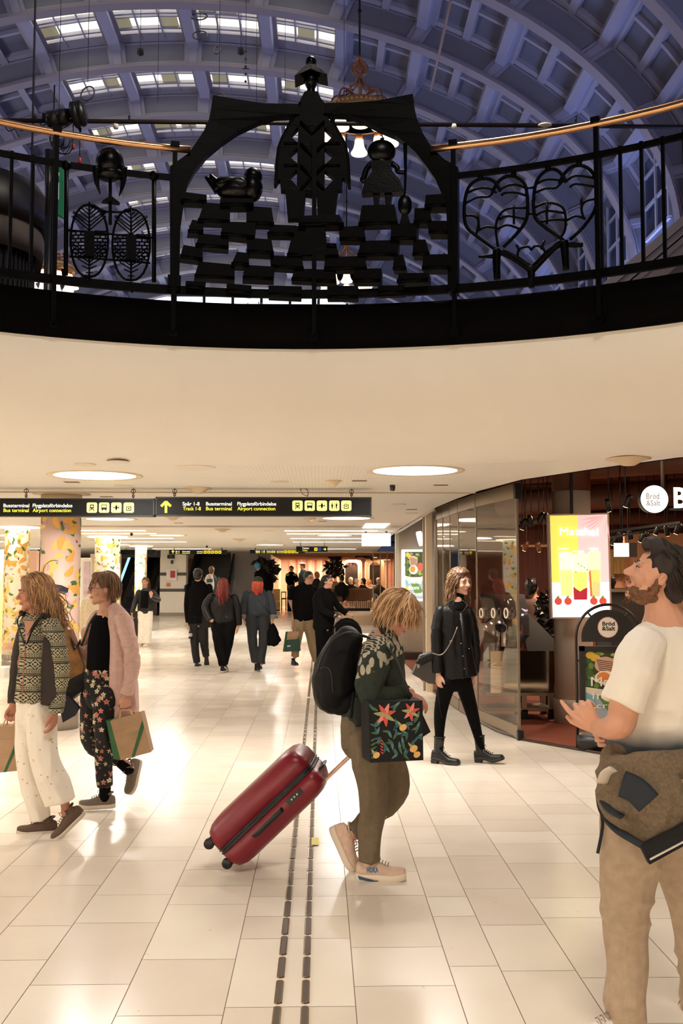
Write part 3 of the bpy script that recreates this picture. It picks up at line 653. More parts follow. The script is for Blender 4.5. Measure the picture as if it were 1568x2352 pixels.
for k in range(9):
    c = J(128 + R.random() * 22, 318 + R.random() * 16, 11.9); r1 = .07 + R.random() * .05; b.tube([c + V((r1 * sin(q), .02 * cos(q * 2), r1 * 1.1 * cos(q))) for q in [2 * pi * i / 16 for i in range(16)]], .006, 4, closed=True)
for k in range(5): x = 8 + k * 28; b.tube(crom([J(x, 283, 11.95), J(x + 12, 296 + 8 * R.random(), 11.95), J(x + 30, 292, 11.95), J(x + 44, 283, 11.95)], 3), .007, 4)
tag(b.build('cable_coil', BLK, origin=J(138, 330, 11.9)), 'tangle of coiled black cable hanging under the pipe at left', 'cable')
for px, y0, y1 in ((183, 300, 362), (168, 300, 330)):
    b = MB(); b.use(BLK); b.tube([J(px, y0 - 15, 11.95), J(px, y1, 11.95)], .006, 4); b.use(mat('red_tag', (170, 34, 24), .5)); p = J(px, y1 + 6, 11.95); b.lathe(p, [(.008, .04), (.022, .02), (.024, -.03), (.012, -.04)], 8)
    tag(b.build('red_plug', None, origin=p), 'red connector hanging on a black cable, the %s one' % ('lower' if px > 175 else 'upper'), 'plug')
cab = mat('steel_cable', (62, 58, 60), .5, .4); hoopm = mat('dull_hoop', (92, 84, 78), .5, .5)
for px, py, rw, rh, y, lab in ((457, 38, 19, 18, 27, 'topmost wire hoop under the skylights'), (459, 81, 17, 20, 27, 'wire hoop against the second rib, below the topmost'), (498, 115, 7, 19, 27, 'edge-on wire hoop beside the second rib'), (201, 215, 15, 27, 24, 'wire hoop hanging above the left spotlights'), (503, 222, 14, 16, 25, 'wire hoop peeking over the left peak of the iron arch'), (564, 157, 7, 10, 25, 'small wire hoop on a beaded chain')):
    b = MB(); c = J(px, py, y); s = y / F; b.tube([c + V((rw * s * sin(q), .2 * cos(q), rh * s * cos(q))) for q in [2 * pi * i / 20 for i in range(20)]], .02, 5, closed=True)
    ph = math.asin((c.x - VX) / VA); b.tube([c + V((0, 0, rh * s)), V((c.x, y, VZ + VB * cos(ph) - .1))], .008, 4)
    if 'beaded' in lab:
        for k in range(5): b.ell(c + V((0, 0, .45 - .2 * k)), .035, seg=6, rings=4)
    tag(b.build('wire_hoop', hoopm, origin=c), lab, 'hoop', 'wire hoops hanging in the hall')
for px, y in ((81, 13), (140, 22), (324, 26), (365, 26), (554, 26), (590, 26), (655, 26), (790, 24)):
    c = J(px, 0, y); ph = math.asin((c.x - VX) / VA); b = MB(); zl = J(px, {81: 640, 324: 120, 554: 118, 365: 235, 590: 300}.get(px, 500), y).z
    b.tube([V((c.x, y, zl)), V((c.x, y, VZ + VB * cos(ph) - .1))], .016 if px == 81 else .007, 5)
    if px in (324, 554): b.lathe((c.x, y, zl), [(.03, -.1), (.09, -.06), (.09, .08), (.03, .12)], 8)
    if px == 81: b.ell(J(81, 267, y), .03, seg=8, rings=5)
    tag(b.build('hanging_cable', cab, origin=(c.x, y, zl)), 'thin steel cable hanging from the vault', 'cable', 'hanging cables')
b = MB(); b.tube([J(1035, 0, 22), J(990, 205, 25.8)], .035, 6); tag(b.build('ceiling_pole', mat('pale_pole', (190, 160, 140), .5), origin=J(1010, 100, 24)), 'long pale pole slung under the vault right of the chandelier', 'pole')
# round kiosk with a canopy and the green i sign, upper floor at left
k = thing('round_kiosk', 'dark slatted round kiosk with a pale canopy ring on the upper floor at left', 'kiosk', (J(-60, 600, 14).x, 14, 3.6)); c = V((J(-60, 600, 14).x, 14, 0))
zz = lambda y: J(0, y, 13.3).z
b = MB(); b.lathe(c, [(.80, 3.6), (.80, zz(500)), (.74, zz(470)), (.5, zz(455))], 40)
for q in range(60): a = 2 * pi * q / 60; b.tube([c + V((.81 * sin(a), .81 * cos(a), 3.6)), c + V((.81 * sin(a), .81 * cos(a), zz(500)))], .02, 4)
b.build('slatted_drum', mat('dark_slats', (12, 8, 6), .5), k)
b = MB(); b.lathe(c, [(.82, zz(530)), (.93, zz(560)), (.97, zz(520)), (.92, zz(480)), (.80, zz(455)), (.7, zz(440)), (.7, zz(470))], 40); b.build('canopy_ring', mat('cream_canopy', (84, 74, 60), .6), k)
b = MB(); b.lathe(c, [(.7, zz(440)), (.98, zz(490)), (1.06, zz(470)), (1.04, zz(420)), (.9, zz(385)), (.6, zz(362)), (.2, zz(355))], 40); b.build('wooden_fascia', mat('dark_brown_wood', (18, 10, 8), .5, var=.3, vs=6), k)
s = thing('information_sign', 'green information sign with a white i beside the round kiosk', 'sign', J(134, 500, 12.6)); GRN = mat('sign_green', (28, 108, 76), .5, emis=.12, ecol=(28, 120, 84))
b = MB(); P = [J(128, 362, 12.6), J(146, 376, 12.6), J(144, 498, 12.6), J(129, 490, 12.6)]; b.prism(P, [p + V((.0, .12, 0)) for p in P]); b.build('panel', GRN, s)
b = MB(); b.lathe(J(132.5, 400, 12.57), [(.0, -.001), (.02, 0), (.0, .001)], 14, Matrix.Rotation(pi / 2, 3, 'X') @ Matrix.Diagonal((.9, 2.0, 1))); p = J(132.5, 440, 12.57); b.box(p + V((-.016, 0, -.10)), p + V((.012, .01, .12))); b.build('letter_i', mat('sign_white', (230, 232, 226), .5, emis=.3), s)
b = MB(); b.tube([J(112, 345, 12.7), J(112, 498, 12.7)], .05, 8); b.build('sign_pole', BLK, s)
b = MB(); b.tube([J(112, 498, 12.7), V((J(112, 498, 12.7).x, 12.7, 3.6))], .05, 8); b.build('sign_pole', BLK, s)
# bar counter with bottles just behind the railing
yb_ = 9.2; zc_ = J(720, 702, yb_).z
b = MB(); b.box((J(540, 700, yb_).x, yb_ - .05, 3.6), (J(860, 700, yb_).x, yb_ + .5, zc_)); tag(b.build('bar_counter', mat('dark_counter', (20, 16, 14), .5), origin=(J(700, 700, yb_).x, yb_ + .2, 3.6)), 'dark bar counter right behind the railing base', 'counter')
for i, (px, hh) in enumerate(((569, 13), (594, 16), (601, 13), (730, 24), (686, 9))):
    p = V((J(px, 700, yb_ + .1).x, yb_ + .1, zc_)); s_ = yb_ / F; r = 2.9 * s_; H_ = hh * s_; b = MB(); b.lathe(p, [(r, 0), (r, H_ * .45), (r * .4, H_ * .65), (r * .35, H_), (0.001, H_)], 12)
    tag(b.build('bottle', mat('green_bottle', (16, 60, 34), .15) if px == 730 else BLK, origin=p), ('green bottle standing near the centre post above the ring', 'dark bottle')[px != 730] if px == 730 else 'small dark bottle silhouetted on the bar behind the blocks', 'bottle', 'bottles on the upper bar')
for px in (766, 790):
    p = V((J(px, 700, yb_ + .1).x, yb_ + .1, zc_)); b = MB(); b.lathe(p, [(.02, 0), (.035, .015), (.038, .03), (.03, .032), (.001, .032)], 14); tag(b.build('glass_bowl', mat('grey_glass', (130, 140, 150), .2), origin=p), 'small grey glass bowl on the bar, %s of the pair' % ('left' if px < 780 else 'right'), 'bowl')
# ================================================================ CEILING LAMPS AND FITTINGS OF THE CONCOURSE
GLOW = mat('lamp_diffuser', (255, 244, 222), .4, emis=3.2, ecol=(255, 238, 208)); TRIMW = mat('lamp_trim', (236, 220, 194), .5)
GLOWS = mat('downlight_lens', (255, 238, 208), .4, emis=4, ecol=(255, 226, 180))
def dome(x, y, P=75, vis=True, lab=None):
    t = thing('dome_light', lab or 'large round recessed dome light in the perforated ceiling', 'ceiling light', (x, y, ZC), 'large round ceiling lights')
    b = MB(); b.lathe((x, y, ZC), [(.40, -.004), (.43, -.006), (.43, -.001), (.40, -.001)], 40); b.build('rim', TRIMW, t)
    b = MB(); b.lathe((x, y, ZC), [(.40, -.003), (.3, -.006), (.001, -.007), (.001, -.002), (.40, -.002)], 40); b.build('diffuser', GLOW, t)
    if P: area('dome_lamp', (x, y, ZC - .02), .78, P, WARM)
DP = 62
dome(G(218, 1092, ZC).x, G(218, 1092, ZC).y, DP, lab='large bright round ceiling light above the left direction sign')
dome(G(953, 1081, ZC).x, G(953, 1081, ZC).y, DP, lab='large bright round ceiling light right of centre, before the glass shopfront')
for x, y in ((-6.4, 9.2), (-3.3, 15.7), (.4, 15.4), (-7, 15.7), (-10.5, 15.5), (-3.3, 21.5), (0.3, 21.5), (-7, 21.5), (-11, 22), (-1.4, 27.5), (-5.6, 27.5), (-10, 28), (-13.5, 28), (-10.5, 9.2)): dome(x, y, 82 if y > 25 else 50)
for x, y in ((-6.3, 4.5), (-6.3, -1), (-5.3, -5.5), (0, -6.2), (4.6, -5.6), (-9.5, 2)): dome(x, y, 240 if y < -4 or abs(x) < 1 else 130)  # out-of-view domes added around the opening to light the foreground
def downlight(x, y, lab, grp=None):
    b = MB(); b.use(TRIMW); b.lathe((x, y, ZC), [(.07, -.004), (.09, -.006), (.09, 0), (.07, 0)], 20); b.use(GLOWS); b.lathe((x, y, ZC), [(.07, -.002), (.001, -.004), (.001, 0), (.07, 0)], 20)
    tag(b.build('downlight', None, origin=(x, y, ZC)), lab, 'downlight', grp or 'small recessed downlights')
for px, py, lab in ((195, 1066, 'small round downlight nearest the soffit at left'), (282, 1115, 'small round downlight just above the left sign'), (642, 1106, 'small round downlight above the middle of the right sign')):
    g = G(px, py, ZC); downlight(g.x, g.y, lab)
for y in (12.5, 14.2, 19.5, 24.5, 29.5):
    for x in (-9, -5.4, -1.2, 1.0): downlight(x + .3 * sin(y), y, 'small round downlight in the far ceiling')
WT = mat('strip_light', (255, 246, 226), .4, emis=2.6, ecol=(255, 240, 212))
for y in (19.3, 20.6, 23, 25.2, 31):
    for x in (-8.4, -4.3, .2): b = MB(); b.box((x - .9, y, ZC - .01), (x + .9, y + .16, ZC)); tag(b.build('strip_light', WT, origin=(x, y, ZC)), 'long flat strip light set in the far ceiling', 'ceiling light', 'strip lights in the far ceiling')
b = MB(); p, q = G(832, 1212, ZC), G(895, 1202, ZC); b.box((p.x, p.y, ZC - .012), (q.x, q.y, ZC)); tag(b.build('strip_light', WT, origin=(p.x, p.y, ZC)), 'bright rectangular ceiling light over the hanging white screen', 'ceiling light')
SPK = mat('speaker_cream', (216, 192, 160), .6)
for px, py, r, lab in ((455, 1121, .14, 'cream bell shaped ceiling speaker above the middle of the signs'), (1443, 1053, .17, 'cream bell shaped ceiling speaker at the right above the cafe'), (397, 1186, .14, 'ceiling speaker just under the right sign, left end'), (766, 1104, .08, 'small ceiling speaker left of the bright round light'), (511, 1215, .16, 'speaker in the far ceiling behind the grille strip'), (550, 1238, .16, 'speaker in the far ceiling above the red haired walkers'), (712, 1190, .1, 'small speaker under the right end of the sign')):
    g = G(px, py, ZC); b = MB(); b.lathe((g.x, g.y, ZC), [(r, 0), (r * 1.02, -.006), (r * .75, -.012), (r * .45, -.04), (r * .3, -.055), (.001, -.06)], 28); tag(b.build('ceiling_speaker', SPK, origin=(g.x, g.y, ZC)), lab, 'speaker')
for px, py, lab in ((901, 1119, 'black camera under the ceiling right of the sign'), (302, 1229, 'flat black camera under the far ceiling'), (475, 1258, 'black camera above the far escalator sign')):
    g = G(px, py - 5, ZC); b = MB(); b.lathe((g.x, g.y, ZC), [(.01, 0), (.028, -.001), (.028, -.02), (.024, -.055), (.01, -.06)], 12); tag(b.build('ceiling_camera', BLK, origin=(g.x, g.y, ZC)), lab, 'camera')
VENT = mat('vent_dark', (120, 96, 72), .6)
for i, (px, py) in enumerate(((165, 1107), (245, 1141), (1012, 1114), (945, 1170), (825, 1104), (740, 1197), (410, 1201))):
    g = G(px, py, ZC); b = MB(); b.box((g.x - .07, g.y - .05, ZC - .004), (g.x + .07, g.y + .05, ZC)); tag(b.build('ceiling_vent', VENT, origin=(g.x, g.y, ZC)), 'small flat dark vent in the ceiling', 'vent', 'small ceiling vents')
# flush round hatches
for px, py, r, lab in ((448, 1073, .17, 'flush round hatch in the ceiling above the right sign'), (270, 1060, .09, 'faint small round hatch near the soffit')):
    g = G(px, py, ZC); b = MB(); b.lathe((g.x, g.y, ZC), [(r, 0), (r, -.006), (r - .012, -.007), (.001, -.004)], 36); tag(b.build('ceiling_hatch', mat('hatch_cream', (246, 236, 220), .6), origin=(g.x, g.y, ZC)), lab, 'hatch')

# ================================================================ DIRECTION SIGNS
SBLK = mat('sign_black', (6, 5, 5), .4, spec=.2); SFR = mat('sign_frame', (20, 16, 14), .35, .3)
TW = mat('sign_text_white', (250, 250, 245), .5, emis=1.0); TY = mat('sign_text_yellow', (240, 230, 60), .5, emis=.9, ecol=(240, 228, 70)); TILE = mat('sign_tile_yellow', (252, 246, 130), .5, emis=.95, ecol=(255, 248, 140))
def fit(s, x0, x1, py, cap, m, y, parent, name='lettering', bold=.006, right=None, up=(0, 0, 1), flip=False):
    """one line of lettering between two pixel columns, baseline at py, cap height in px, on the plane y"""
    a = J(x0, py, y); c = J(x1, py, y); sz = cap * y / F / .69
    o = text(s, sz, m, Matrix.Identity(4), name, None, .001, bold * sz); W = max(v.co.x for v in o.data.vertices) - min(v.co.x for v in o.data.vertices)
    x00 = min(v.co.x for v in o.data.vertices); k = (c.x - a.x) / W
    o.data.transform(Matrix.Translation((-x00, 0, 0))); o.data.transform(Matrix.Diagonal((k, 1, 1, 1)))
    o.data.transform(facing(a)); 
    if parent is not None: o.data.transform(WM[parent].inverted()); o.parent = parent; WM[o] = WM[parent].copy()
    return o
def rrect(b, cx, cz, w, h, r, y, th=.004):
    P = []
    for sx, sz, a0 in ((1, 1, 0), (-1, 1, 90), (-1, -1, 180), (1, -1, 270)):
        for k in range(5): a = radians(a0 + k * 22.5); P.append(V((cx + sx * (w / 2 - r) + r * cos(a), y, cz + sz * (h / 2 - r) + r * sin(a))))
    b.prism(P, [p + V((0, th, 0)) for p in P])
def icon(px, py, s, kind, y, parent, tile=TILE):
    p = J(px, py, y - .006); w = s * y / F; u = w / 10; b = MB(); b.use(tile); rrect(b, p.x, p.z, w, w, w * .17, p.y); b.use(SBLK); q = p.y - .002
    R = lambda x0, z0, x1, z1: b.box((p.x + x0 * u, q, p.z + z0 * u), (p.x + x1 * u, q + .002, p.z + z1 * u))
    if kind == 'train': R(-2, -2, 2, 3); b.use(tile); q -= .001; R(-1.2, .6, 1.2, 2); R(-1.4, -1.2, -.7, -.5); R(.7, -1.2, 1.4, -.5); b.use(SBLK); R(-2.4, -3.4, -1.4, -2.2); R(1.4, -3.4, 2.4, -2.2)
    elif kind == 'bus': R(-2.6, -2, 2.6, 3); b.use(tile); q -= .001; R(-2, .2, 2, 2.3); b.use(SBLK); R(-2.2, -3, -1.2, -2); R(1.2, -3, 2.2, -2)
    elif kind == 'plane': R(-3.4, -.4, 3, .4); R(-.4, -2.8, .4, 2.8); R(-.9, -1.8, .9, 1.8); R(2, -1.1, 2.6, 1.1)
    elif kind == 'wc': R(-3, -1, -1.2, 1.4); R(-2.6, -3, -1.6, -1); R(-2.6, 1.8, -1.6, 2.8); R(-.15, -3, .15, 3); R(1.2, -.4, 3, 1.6); R(1.6, -3, 2.6, 0); R(1.6, 1.8, 2.6, 2.8)
    else: R(-2.4, -3, 2.4, 1.2); b.use(tile); q -= .001; R(-1.6, -2.2, 1.6, .4); b.use(SBLK); q -= .001; R(-.8, -1.4, .8, -.2); R(-1.6, 2, 1.6, 2.4)
    b.build('pictogram', None, parent)
def arrow(px, py, s, y, parent, m, dirn='up'):
    p = J(px, py, y - .004); w = s * y / F; b = MB(); t = w * .11
    if dirn == 'up': b.box((p.x - t, p.y, p.z - w * .5), (p.x + t, p.y + .004, p.z + w * .42)); tip = p + V((0, 0, w * .5)); ends = [tip + V((-w * .42, 0, -w * .42)), tip + V((w * .42, 0, -w * .42))]
    else: b.box((p.x - w * .5, p.y, p.z - t), (p.x + w * .42, p.y + .004, p.z + t)); tip = p + V((w * .5, 0, 0)); ends = [tip + V((-w * .42, 0, -w * .42)), tip + V((-w * .42, 0, w * .42))]
    for e in ends: b.beam(e, tip, t * 2, .004, up=(0, 1, 0)); 
    b.build('arrow', m, parent)
YS = 10.3
def signbox(label, x0, x1, y0, y1, y, hang=(), name='direction_sign', grp=None):
    a, c = J(x0, y1, y), J(x1, y0, y); t = thing(name, label, 'sign', ((a.x + c.x) / 2, y + .06, c.z), grp); b = MB(); b.box((a.x, y, a.z), (c.x, y + .12, c.z)); b.build('panel', SBLK, t)
    b = MB(); w_ = .012
    for p, q in (((a.x, y - .008, a.z), (c.x, y, a.z + w_)), ((a.x, y - .008, c.z - w_), (c.x, y, c.z)), ((a.x, y - .008, a.z), (a.x + w_, y, c.z)), ((c.x - w_, y - .008, a.z), (c.x, y, c.z))): b.box(p, q)
    b.build('frame', SFR, t)
    for px in hang:
        h = J(px, y0, y + .06); b = MB(); b.tube([V((h.x, h.y, c.z)), V((h.x, h.y, ZC))], .004, 5); b.tube([V((h.x + .022 * sin(q), h.y, ZC - .03 + .022 * cos(q))) for q in [i * pi / 6 for i in range(12)]], .004, 5, closed=True); b.tube([V((h.x + .012 * sin(q), h.y, c.z + .03 + .016 * cos(q))) for q in [i * pi / 6 for i in range(12)]], .004, 5, closed=True); b.build('hanger', mat('dark_chain', (80, 58, 44), .5, .5), t)
    return t
s1 = signbox('wide black direction sign with an upward arrow and five yellow pictograms', 357, 853, 1142, 1185, YS, (401, 807))
arrow(381, 1165, 26, YS, s1, TY)
for s_, a, c in (('Spår 1-8', 419, 458), ('Bussterminal', 473, 532), ('Flygplatsförbindelse', 545, 634)): fit(s_, a, c, 1161, 8, TW, YS - .004, s1)
for s_, a, c in (('Track 1-8', 420, 461), ('Bus terminal', 473, 532), ('Airport connection', 545, 632)): fit(s_, a, c, 1172, 8, TY, YS - .004, s1)
for px, k in ((683, 'train'), (711, 'bus'), (739, 'plane'), (767.5, 'wc'), (795, 'locker')): icon(px, 1161.5, 23.5, k, YS, s1)
s2 = signbox('black direction sign cut by the left edge, with four yellow pictograms', -120, 355, 1145, 1186, YS, (306, 60))
for s_, a, c in (('Bussterminal', 8, 67), ('Flygplatsförbindelse', 75, 166)): fit(s_, a, c, 1165, 8, TW, YS - .004, s2)
for s_, a, c in (('Bus terminal', 8, 66), ('Airport connection', 75, 163)): fit(s_, a, c, 1176, 8, TY, YS - .004, s2)
for px, k in ((211, 'train'), (239, 'bus'), (267, 'plane'), (295.5, 'locker')): icon(px, 1166, 23.5, k, YS, s2)
b = MB(); h = J(700, 1140, YS + .06); b.tube(crom([h + V((-.05, 0, .07)), h + V((-.01, 0, .085)), h + V((.03, 0, .06)), h + V((.03, 0, 0))], 4), .004, 5); b.tube([h + V((-.05, 0, .07)), h + V((-.02, 0, .02)), h + V((.03, 0, .0))], .003, 5); b.build('loose_wire', mat('dark_chain', (80, 58, 44)), s1)
s3 = signbox('small black toilets sign with yellow, blue pictograms and a right arrow', 680, 752, 1255, 1267.5, 25, (690, 745))
fit('Toaletter', 694, 710, 1261, 4, TW, 24.99, s3); fit('Toilets', 694, 706, 1266, 3.4, TY, 24.99, s3); icon(725, 1261.5, 7.5, 'wc', 25, s3, mat('tile_plain_yellow', (240, 214, 50), .5, emis=.6)); icon(734, 1261.5, 7, 'wc', 25, s3, mat('tile_blue', (40, 80, 160), .5, emis=.4)); arrow(745, 1261.5, 6.5, 25, s3, TY, 'right')
for lab, x0, x1, y0, y1, tx in (('black sign with yellow pictograms before the middle escalator', 388, 521, 1263, 1273, ((403, 412, 'Spår 1-8'), (418, 436, 'Ankomsthall'), (452, 465, 'terminal'))), ('overlapping black sign with yellow text left of the toilets sign', 574, 700, 1263, 1271.5, ((587, 608, 'Spår 1-8'), (612, 632, 'Centralhall'), (635, 651, 'terminal')))):
    s4 = signbox(lab, x0, x1, y0, y1, 30, (x0 + 12, x1 - 12))
    for a, c, s_ in tx: fit(s_, a, c, (y0 + y1) / 2 - .2, 2.8, TW, 29.99, s4); fit(s_, a, c, y1 - 1.4, 2.8, TY, 29.99, s4)
    bx = 471 if x0 < 400 else 656
    for k in range(5 if x0 < 400 else 4): icon(bx + k * 8.4, (y0 + y1) / 2, 7, 'bus', 30, s4, mat('tile_plain_yellow', (240, 214, 50)))
    if x0 < 400: arrow(397, 1268, 7, 30, s4, TY)
s5 = signbox('plain black sign back at the left before the blue lit escalator', 276, 357, 1263, 1275, 31, (290, 345))

# ================================================================ PETAL-PRINTED COLUMNS
def column(px, pr, y, base, pebble, lab, glow=False, ybase=None, ytop=None, nz=70, seed=1, zf=0):
    c = J(px, 1330, y); r = pr * y / F; cx = c.x; zb0 = zf; t = thing('round_column', lab, 'column', (cx, y, zb0)); z1 = ZC
    b = MB(); b.lathe((cx, y, 0), [(r, zb0 + .16), (r, z1)], 40); b.build('printed_wrap', mat('wrap_' + str(seed), base, .45), t)
    b = MB(); b.lathe((cx, y, 0), [(r + .012, zb0), (r + .012, zb0 + .14), (r + .004, zb0 + .2)], 40); b.build('steel_base', mat('column_base_grey', (150, 136, 122), .35, .4, var=.15, vs=30, stretch=(8, 8, .3)), t)
    b = MB(); 
    for k in range(28): a = 2 * pi * k / 28; b.box((cx + (r + .004) * sin(a) - .003, y - (r + .004) * cos(a) - .003, zb0 + .2), (cx + (r + .004) * sin(a) + .003, y - (r + .004) * cos(a) + .003, zb0 + .28))
    for z in (.22, .245, .27): b.tube([V((cx + (r + .003) * sin(2 * pi * k / 32), y - (r + .003) * cos(2 * pi * k / 32), zb0 + z)) for k in range(32)], .002, 4, closed=True)
    b.build('printed_grid', mat('grid_grey', (120, 104, 92), .6), t)
    R = random.Random(seed); b = MB(); cols = [mat('petal_orange', (238, 178, 84), .5), mat('leaf_green', (72, 118, 56), .5), mat('petal_yellow', (246, 208, 120), .5), mat('petal_plum', (120, 40, 56), .5), mat('petal_lilac', (214, 166, 190), .5)]
    for k in range(nz):
        th = (R.random() - .5) * 3.3; z = zb0 + .45 + R.random() * (z1 - zb0 - .5); kk = R.choices((0, 1, 2, 3, 4), (3, 3, 2.4, 1, 1.2))[0]; L = {0: .15, 1: .085, 2: .13, 3: .04, 4: .08}[kk] * (.7 + .6 * R.random()); W = L * (.45 if kk != 3 else .5); a = R.random() * 6.3; b.use(cols[kk])
        rr = r + .001 + .0006 * (k % 6); rows = []
        for q in range(7):
            qa = pi * q / 6; u0 = L * .5 * cos(qa); row = []
            for sg in (-1, -.33, .33, 1):
                v0 = sg * W * .5 * sin(qa) * (1 - .3 * cos(qa)) + .12 * L * cos(qa) ** 2; u, v = u0 * cos(a) - v0 * sin(a), u0 * sin(a) + v0 * cos(a); row.append(b.bm.verts.new((cx + rr * sin(th + u / r), y - rr * cos(th + u / r), z + v)))
            rows.append(row)
        for A_, B_ in zip(rows, rows[1:]):
            for i_ in range(3): b.face([A_[i_], A_[i_ + 1], B_[i_ + 1], B_[i_]])
    b.build('petal_print', None, t, recalc=False)
    if glow:
        b = MB(); b.lathe((cx, y, 0), [(r + .16, ZC - .0), (r + .16, ZC - .02), (r + .003, ZC - .02)], 40); b.build('light_ring', GLOW, t)
        for a in (0, 2.1, 4.2): pass
        area('column_glow', (cx, y - r - .12, ZC - .03), .25, 3, (1, .9, .75)); area('column_glow', (cx, y + r + .12, ZC - .03), .25, 2, (1, .9, .75))
    return t, cx, r
colA, cxA, rA = column(138, 44.5, 11.06, (240, 204, 188), 1, 'nearest round column wrapped in pink paper with petals and sunglasses', nz=150, seed=1)
column(38, 27.5, 18.1, (246, 230, 200), 1, 'cream petal-printed column at the left edge with a glowing top', True, nz=190, seed=5)
column(246, 28.5, 22.2, (206, 208, 188), 1, 'pale green petal-printed column behind the woman in glasses', True, nz=150, seed=8)
column(323, 13.5, 28.4, (206, 212, 190), 1, 'thin distant petal-printed column between the escalators', True, nz=80, seed=4, zf=.14)
b = MB(); b.lathe((cxA, 11.06, 0), [(rA + .006, 2.40), (rA + .006, ZC)], 40); b.build('plain_collar', mat('collar_grey', (200, 184, 162), .6), colA)
b = MB(); b.lathe((cxA, 11.06, ZC), [(rA + .09, 0), (rA + .1, -.004), (rA + .02, -.01), (rA, -.01)], 40); b.build('ceiling_ring', mat('collar_grey', (200, 184, 162)), colA)
def onA(px, py, off=.006):
    r_ = rA + off; d = ray(px, py); ox, oy = -cxA, -11.06; A = d.x ** 2 + d.y ** 2; B = 2 * (ox * d.x + oy * d.y); Cc = ox * ox + oy * oy - r_ * r_; D = B * B - 4 * A * Cc
    t_ = (-B - sqrt(max(D, 0))) / (2 * A); return EY + d * t_
b = MB(); b.use(BLK)
b.tube(crom([onA(*p) for p in ((100, 1324), (99, 1310), (105, 1297), (115, 1289), (125, 1287), (134, 1289))], 3), .0028, 5)
b.tube([onA(*p) for p in ((99, 1324), (106, 1332), (118, 1339), (128, 1343), (140, 1346), (158, 1352))], .004, 5)
for L in ([(103, 1328), (118, 1338), (117, 1345), (110, 1347), (101, 1336)], [(128, 1343), (141, 1345), (157, 1352), (155, 1360), (147, 1363), (135, 1358), (129, 1350)]):
    P = [onA(x, y_, .010) for x, y_ in L]; b.use(mat('sunglass_lens', (54, 44, 56), .3)); b.poly(P); b.use(BLK); b.tube(P, .0035, 5, closed=True)
b.build('sunglasses_print', None, colA, recalc=False)
# lettering on the cream column
tcol = [o for o in C.objects if o.get('label', '').startswith('cream petal-printed')][0]
LOR = mat('orange_lettering', (206, 110, 80), .6)
fit('STOCKHOLMS', 8, 66, 1484, 6, LOR, 17.85, tcol); fit('CENTRALSTATION', 4, 72, 1492, 6, LOR, 17.85, tcol); fit('Jernhusen', 20, 48, 1501, 4, LOR, 17.85, tcol)

# ---- things at the far left
def panel(name, px0, px1, py0, py1, y, m, lab, cat='panel', th=.06, grp=None, zmin=None):
    a, c = J(px0, py1, y), J(px1, py0, y); b = MB(); b.box((a.x, y, a.z if zmin is None else zmin), (c.x, y + th, c.z)); return tag(b.build(name, m, origin=((a.x + c.x) / 2, y, a.z if zmin is None else zmin)), lab, cat, grp)
panel('display_pillar', 64, 84, 1265, 1400, 20.5, mat('blush_panel', (226, 184, 160), .6), 'blush pink flat pillar between the cream column and the pink column', 'pillar', .2, zmin=0)
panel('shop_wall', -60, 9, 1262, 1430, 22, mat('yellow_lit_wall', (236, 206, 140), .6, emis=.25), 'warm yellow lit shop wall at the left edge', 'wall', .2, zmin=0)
panel('door_frame', 183, 209, 1281, 1390, 24, mat('white_door_frame', (236, 228, 214), .5), 'white doorway frame right of the pink column', 'doorway', .1, zmin=0)
panel('poster_panel', 191, 206, 1290, 1390, 23.94, mat('lilac_poster', (190, 166, 172), .5, var=.3, vs=5), 'lilac poster inside the white doorway frame', 'poster', .06)
for k in range(3): panel('shop_louver', 84, 94, 1267 + 7 * k, 1271 + 7 * k, 26, BLK, 'thin black louver bar behind the pink column', 'louver', .1, 'black louvers')
panel('dark_shop', 84, 94, 1262, 1400, 26.1, mat('dark_shop', (40, 26, 20), .8), 'dark shop opening behind the pink column', 'shop', .2, zmin=.05)
panel('shop_facade', 205, 276, 1272, 1412, 30.5, mat('shop_beige', (206, 184, 156), .6), 'beige shop front between the doorway and the escalator', 'shop front', .2, zmin=.25)
panel('floor_display', -20, 10, 1535, 1570, 16.6, mat('white_lacquer', (236, 228, 214), .4), 'low white display plinth at the left edge behind the women', 'plinth', .5, zmin=0)
# escalators
def escalator(px0, px1, y, lab, glow=None, shade=(22, 24, 30)):
    a, c = J(px0, 1400, y), J(px1, 1400, y); z0 = .42; t = thing('escalator', lab, 'escalator', ((a.x + c.x) / 2, y, z0)); w_ = c.x - a.x; m = mat('step_%d' % shade[0], shade, .35, .4); st = None
    for k in range(12):
        if st is None: b = MB(); b.box((a.x + .12, y, z0), (c.x - .12, y + .4, z0 + .19)); b.box((a.x + .12, y - .01, z0 + .185), (c.x - .12, y + .03, z0 + .2)); st = b.build('step', m, t)
        else: o = st.copy(); C.objects.link(o); o.parent = t; o.location = (0, .36 * k, .2 * k)
    for x in (a.x + .05, c.x - .05):
        b = MB(); b.prism([V((x - .02, y - .6, z0)), V((x - .02, y + 4.2, z0 + 2.4)), V((x - .02, y + 4.2, z0 + 3.3)), V((x - .02, y, z0 + .95)), V((x - .02, y - .6, z0 + .9))], [V((x + .02, y - .6, z0)), V((x + .02, y + 4.2, z0 + 2.4)), V((x + .02, y + 4.2, z0 + 3.3)), V((x + .02, y, z0 + .95)), V((x + .02, y - .6, z0 + .9))]); b.build('balustrade', mat('escalator_side', (46, 50, 54), .25, .5), t)
        b = MB(); b.tube([V((x, y - .7, z0 + .8)), V((x, y - .6, z0 + .97)), V((x, y, z0 + 1.0)), V((x, y + 4.2, z0 + 3.35))], .045, 8); b.build('handrail', glow if glow and x < (a.x + c.x) / 2 else BLK, t)
    b = MB(); b.box((a.x - .1, y + 4.2, z0), (c.x + .1, y + 4.3, 2.56)); b.build('dark_well', BLK, t)
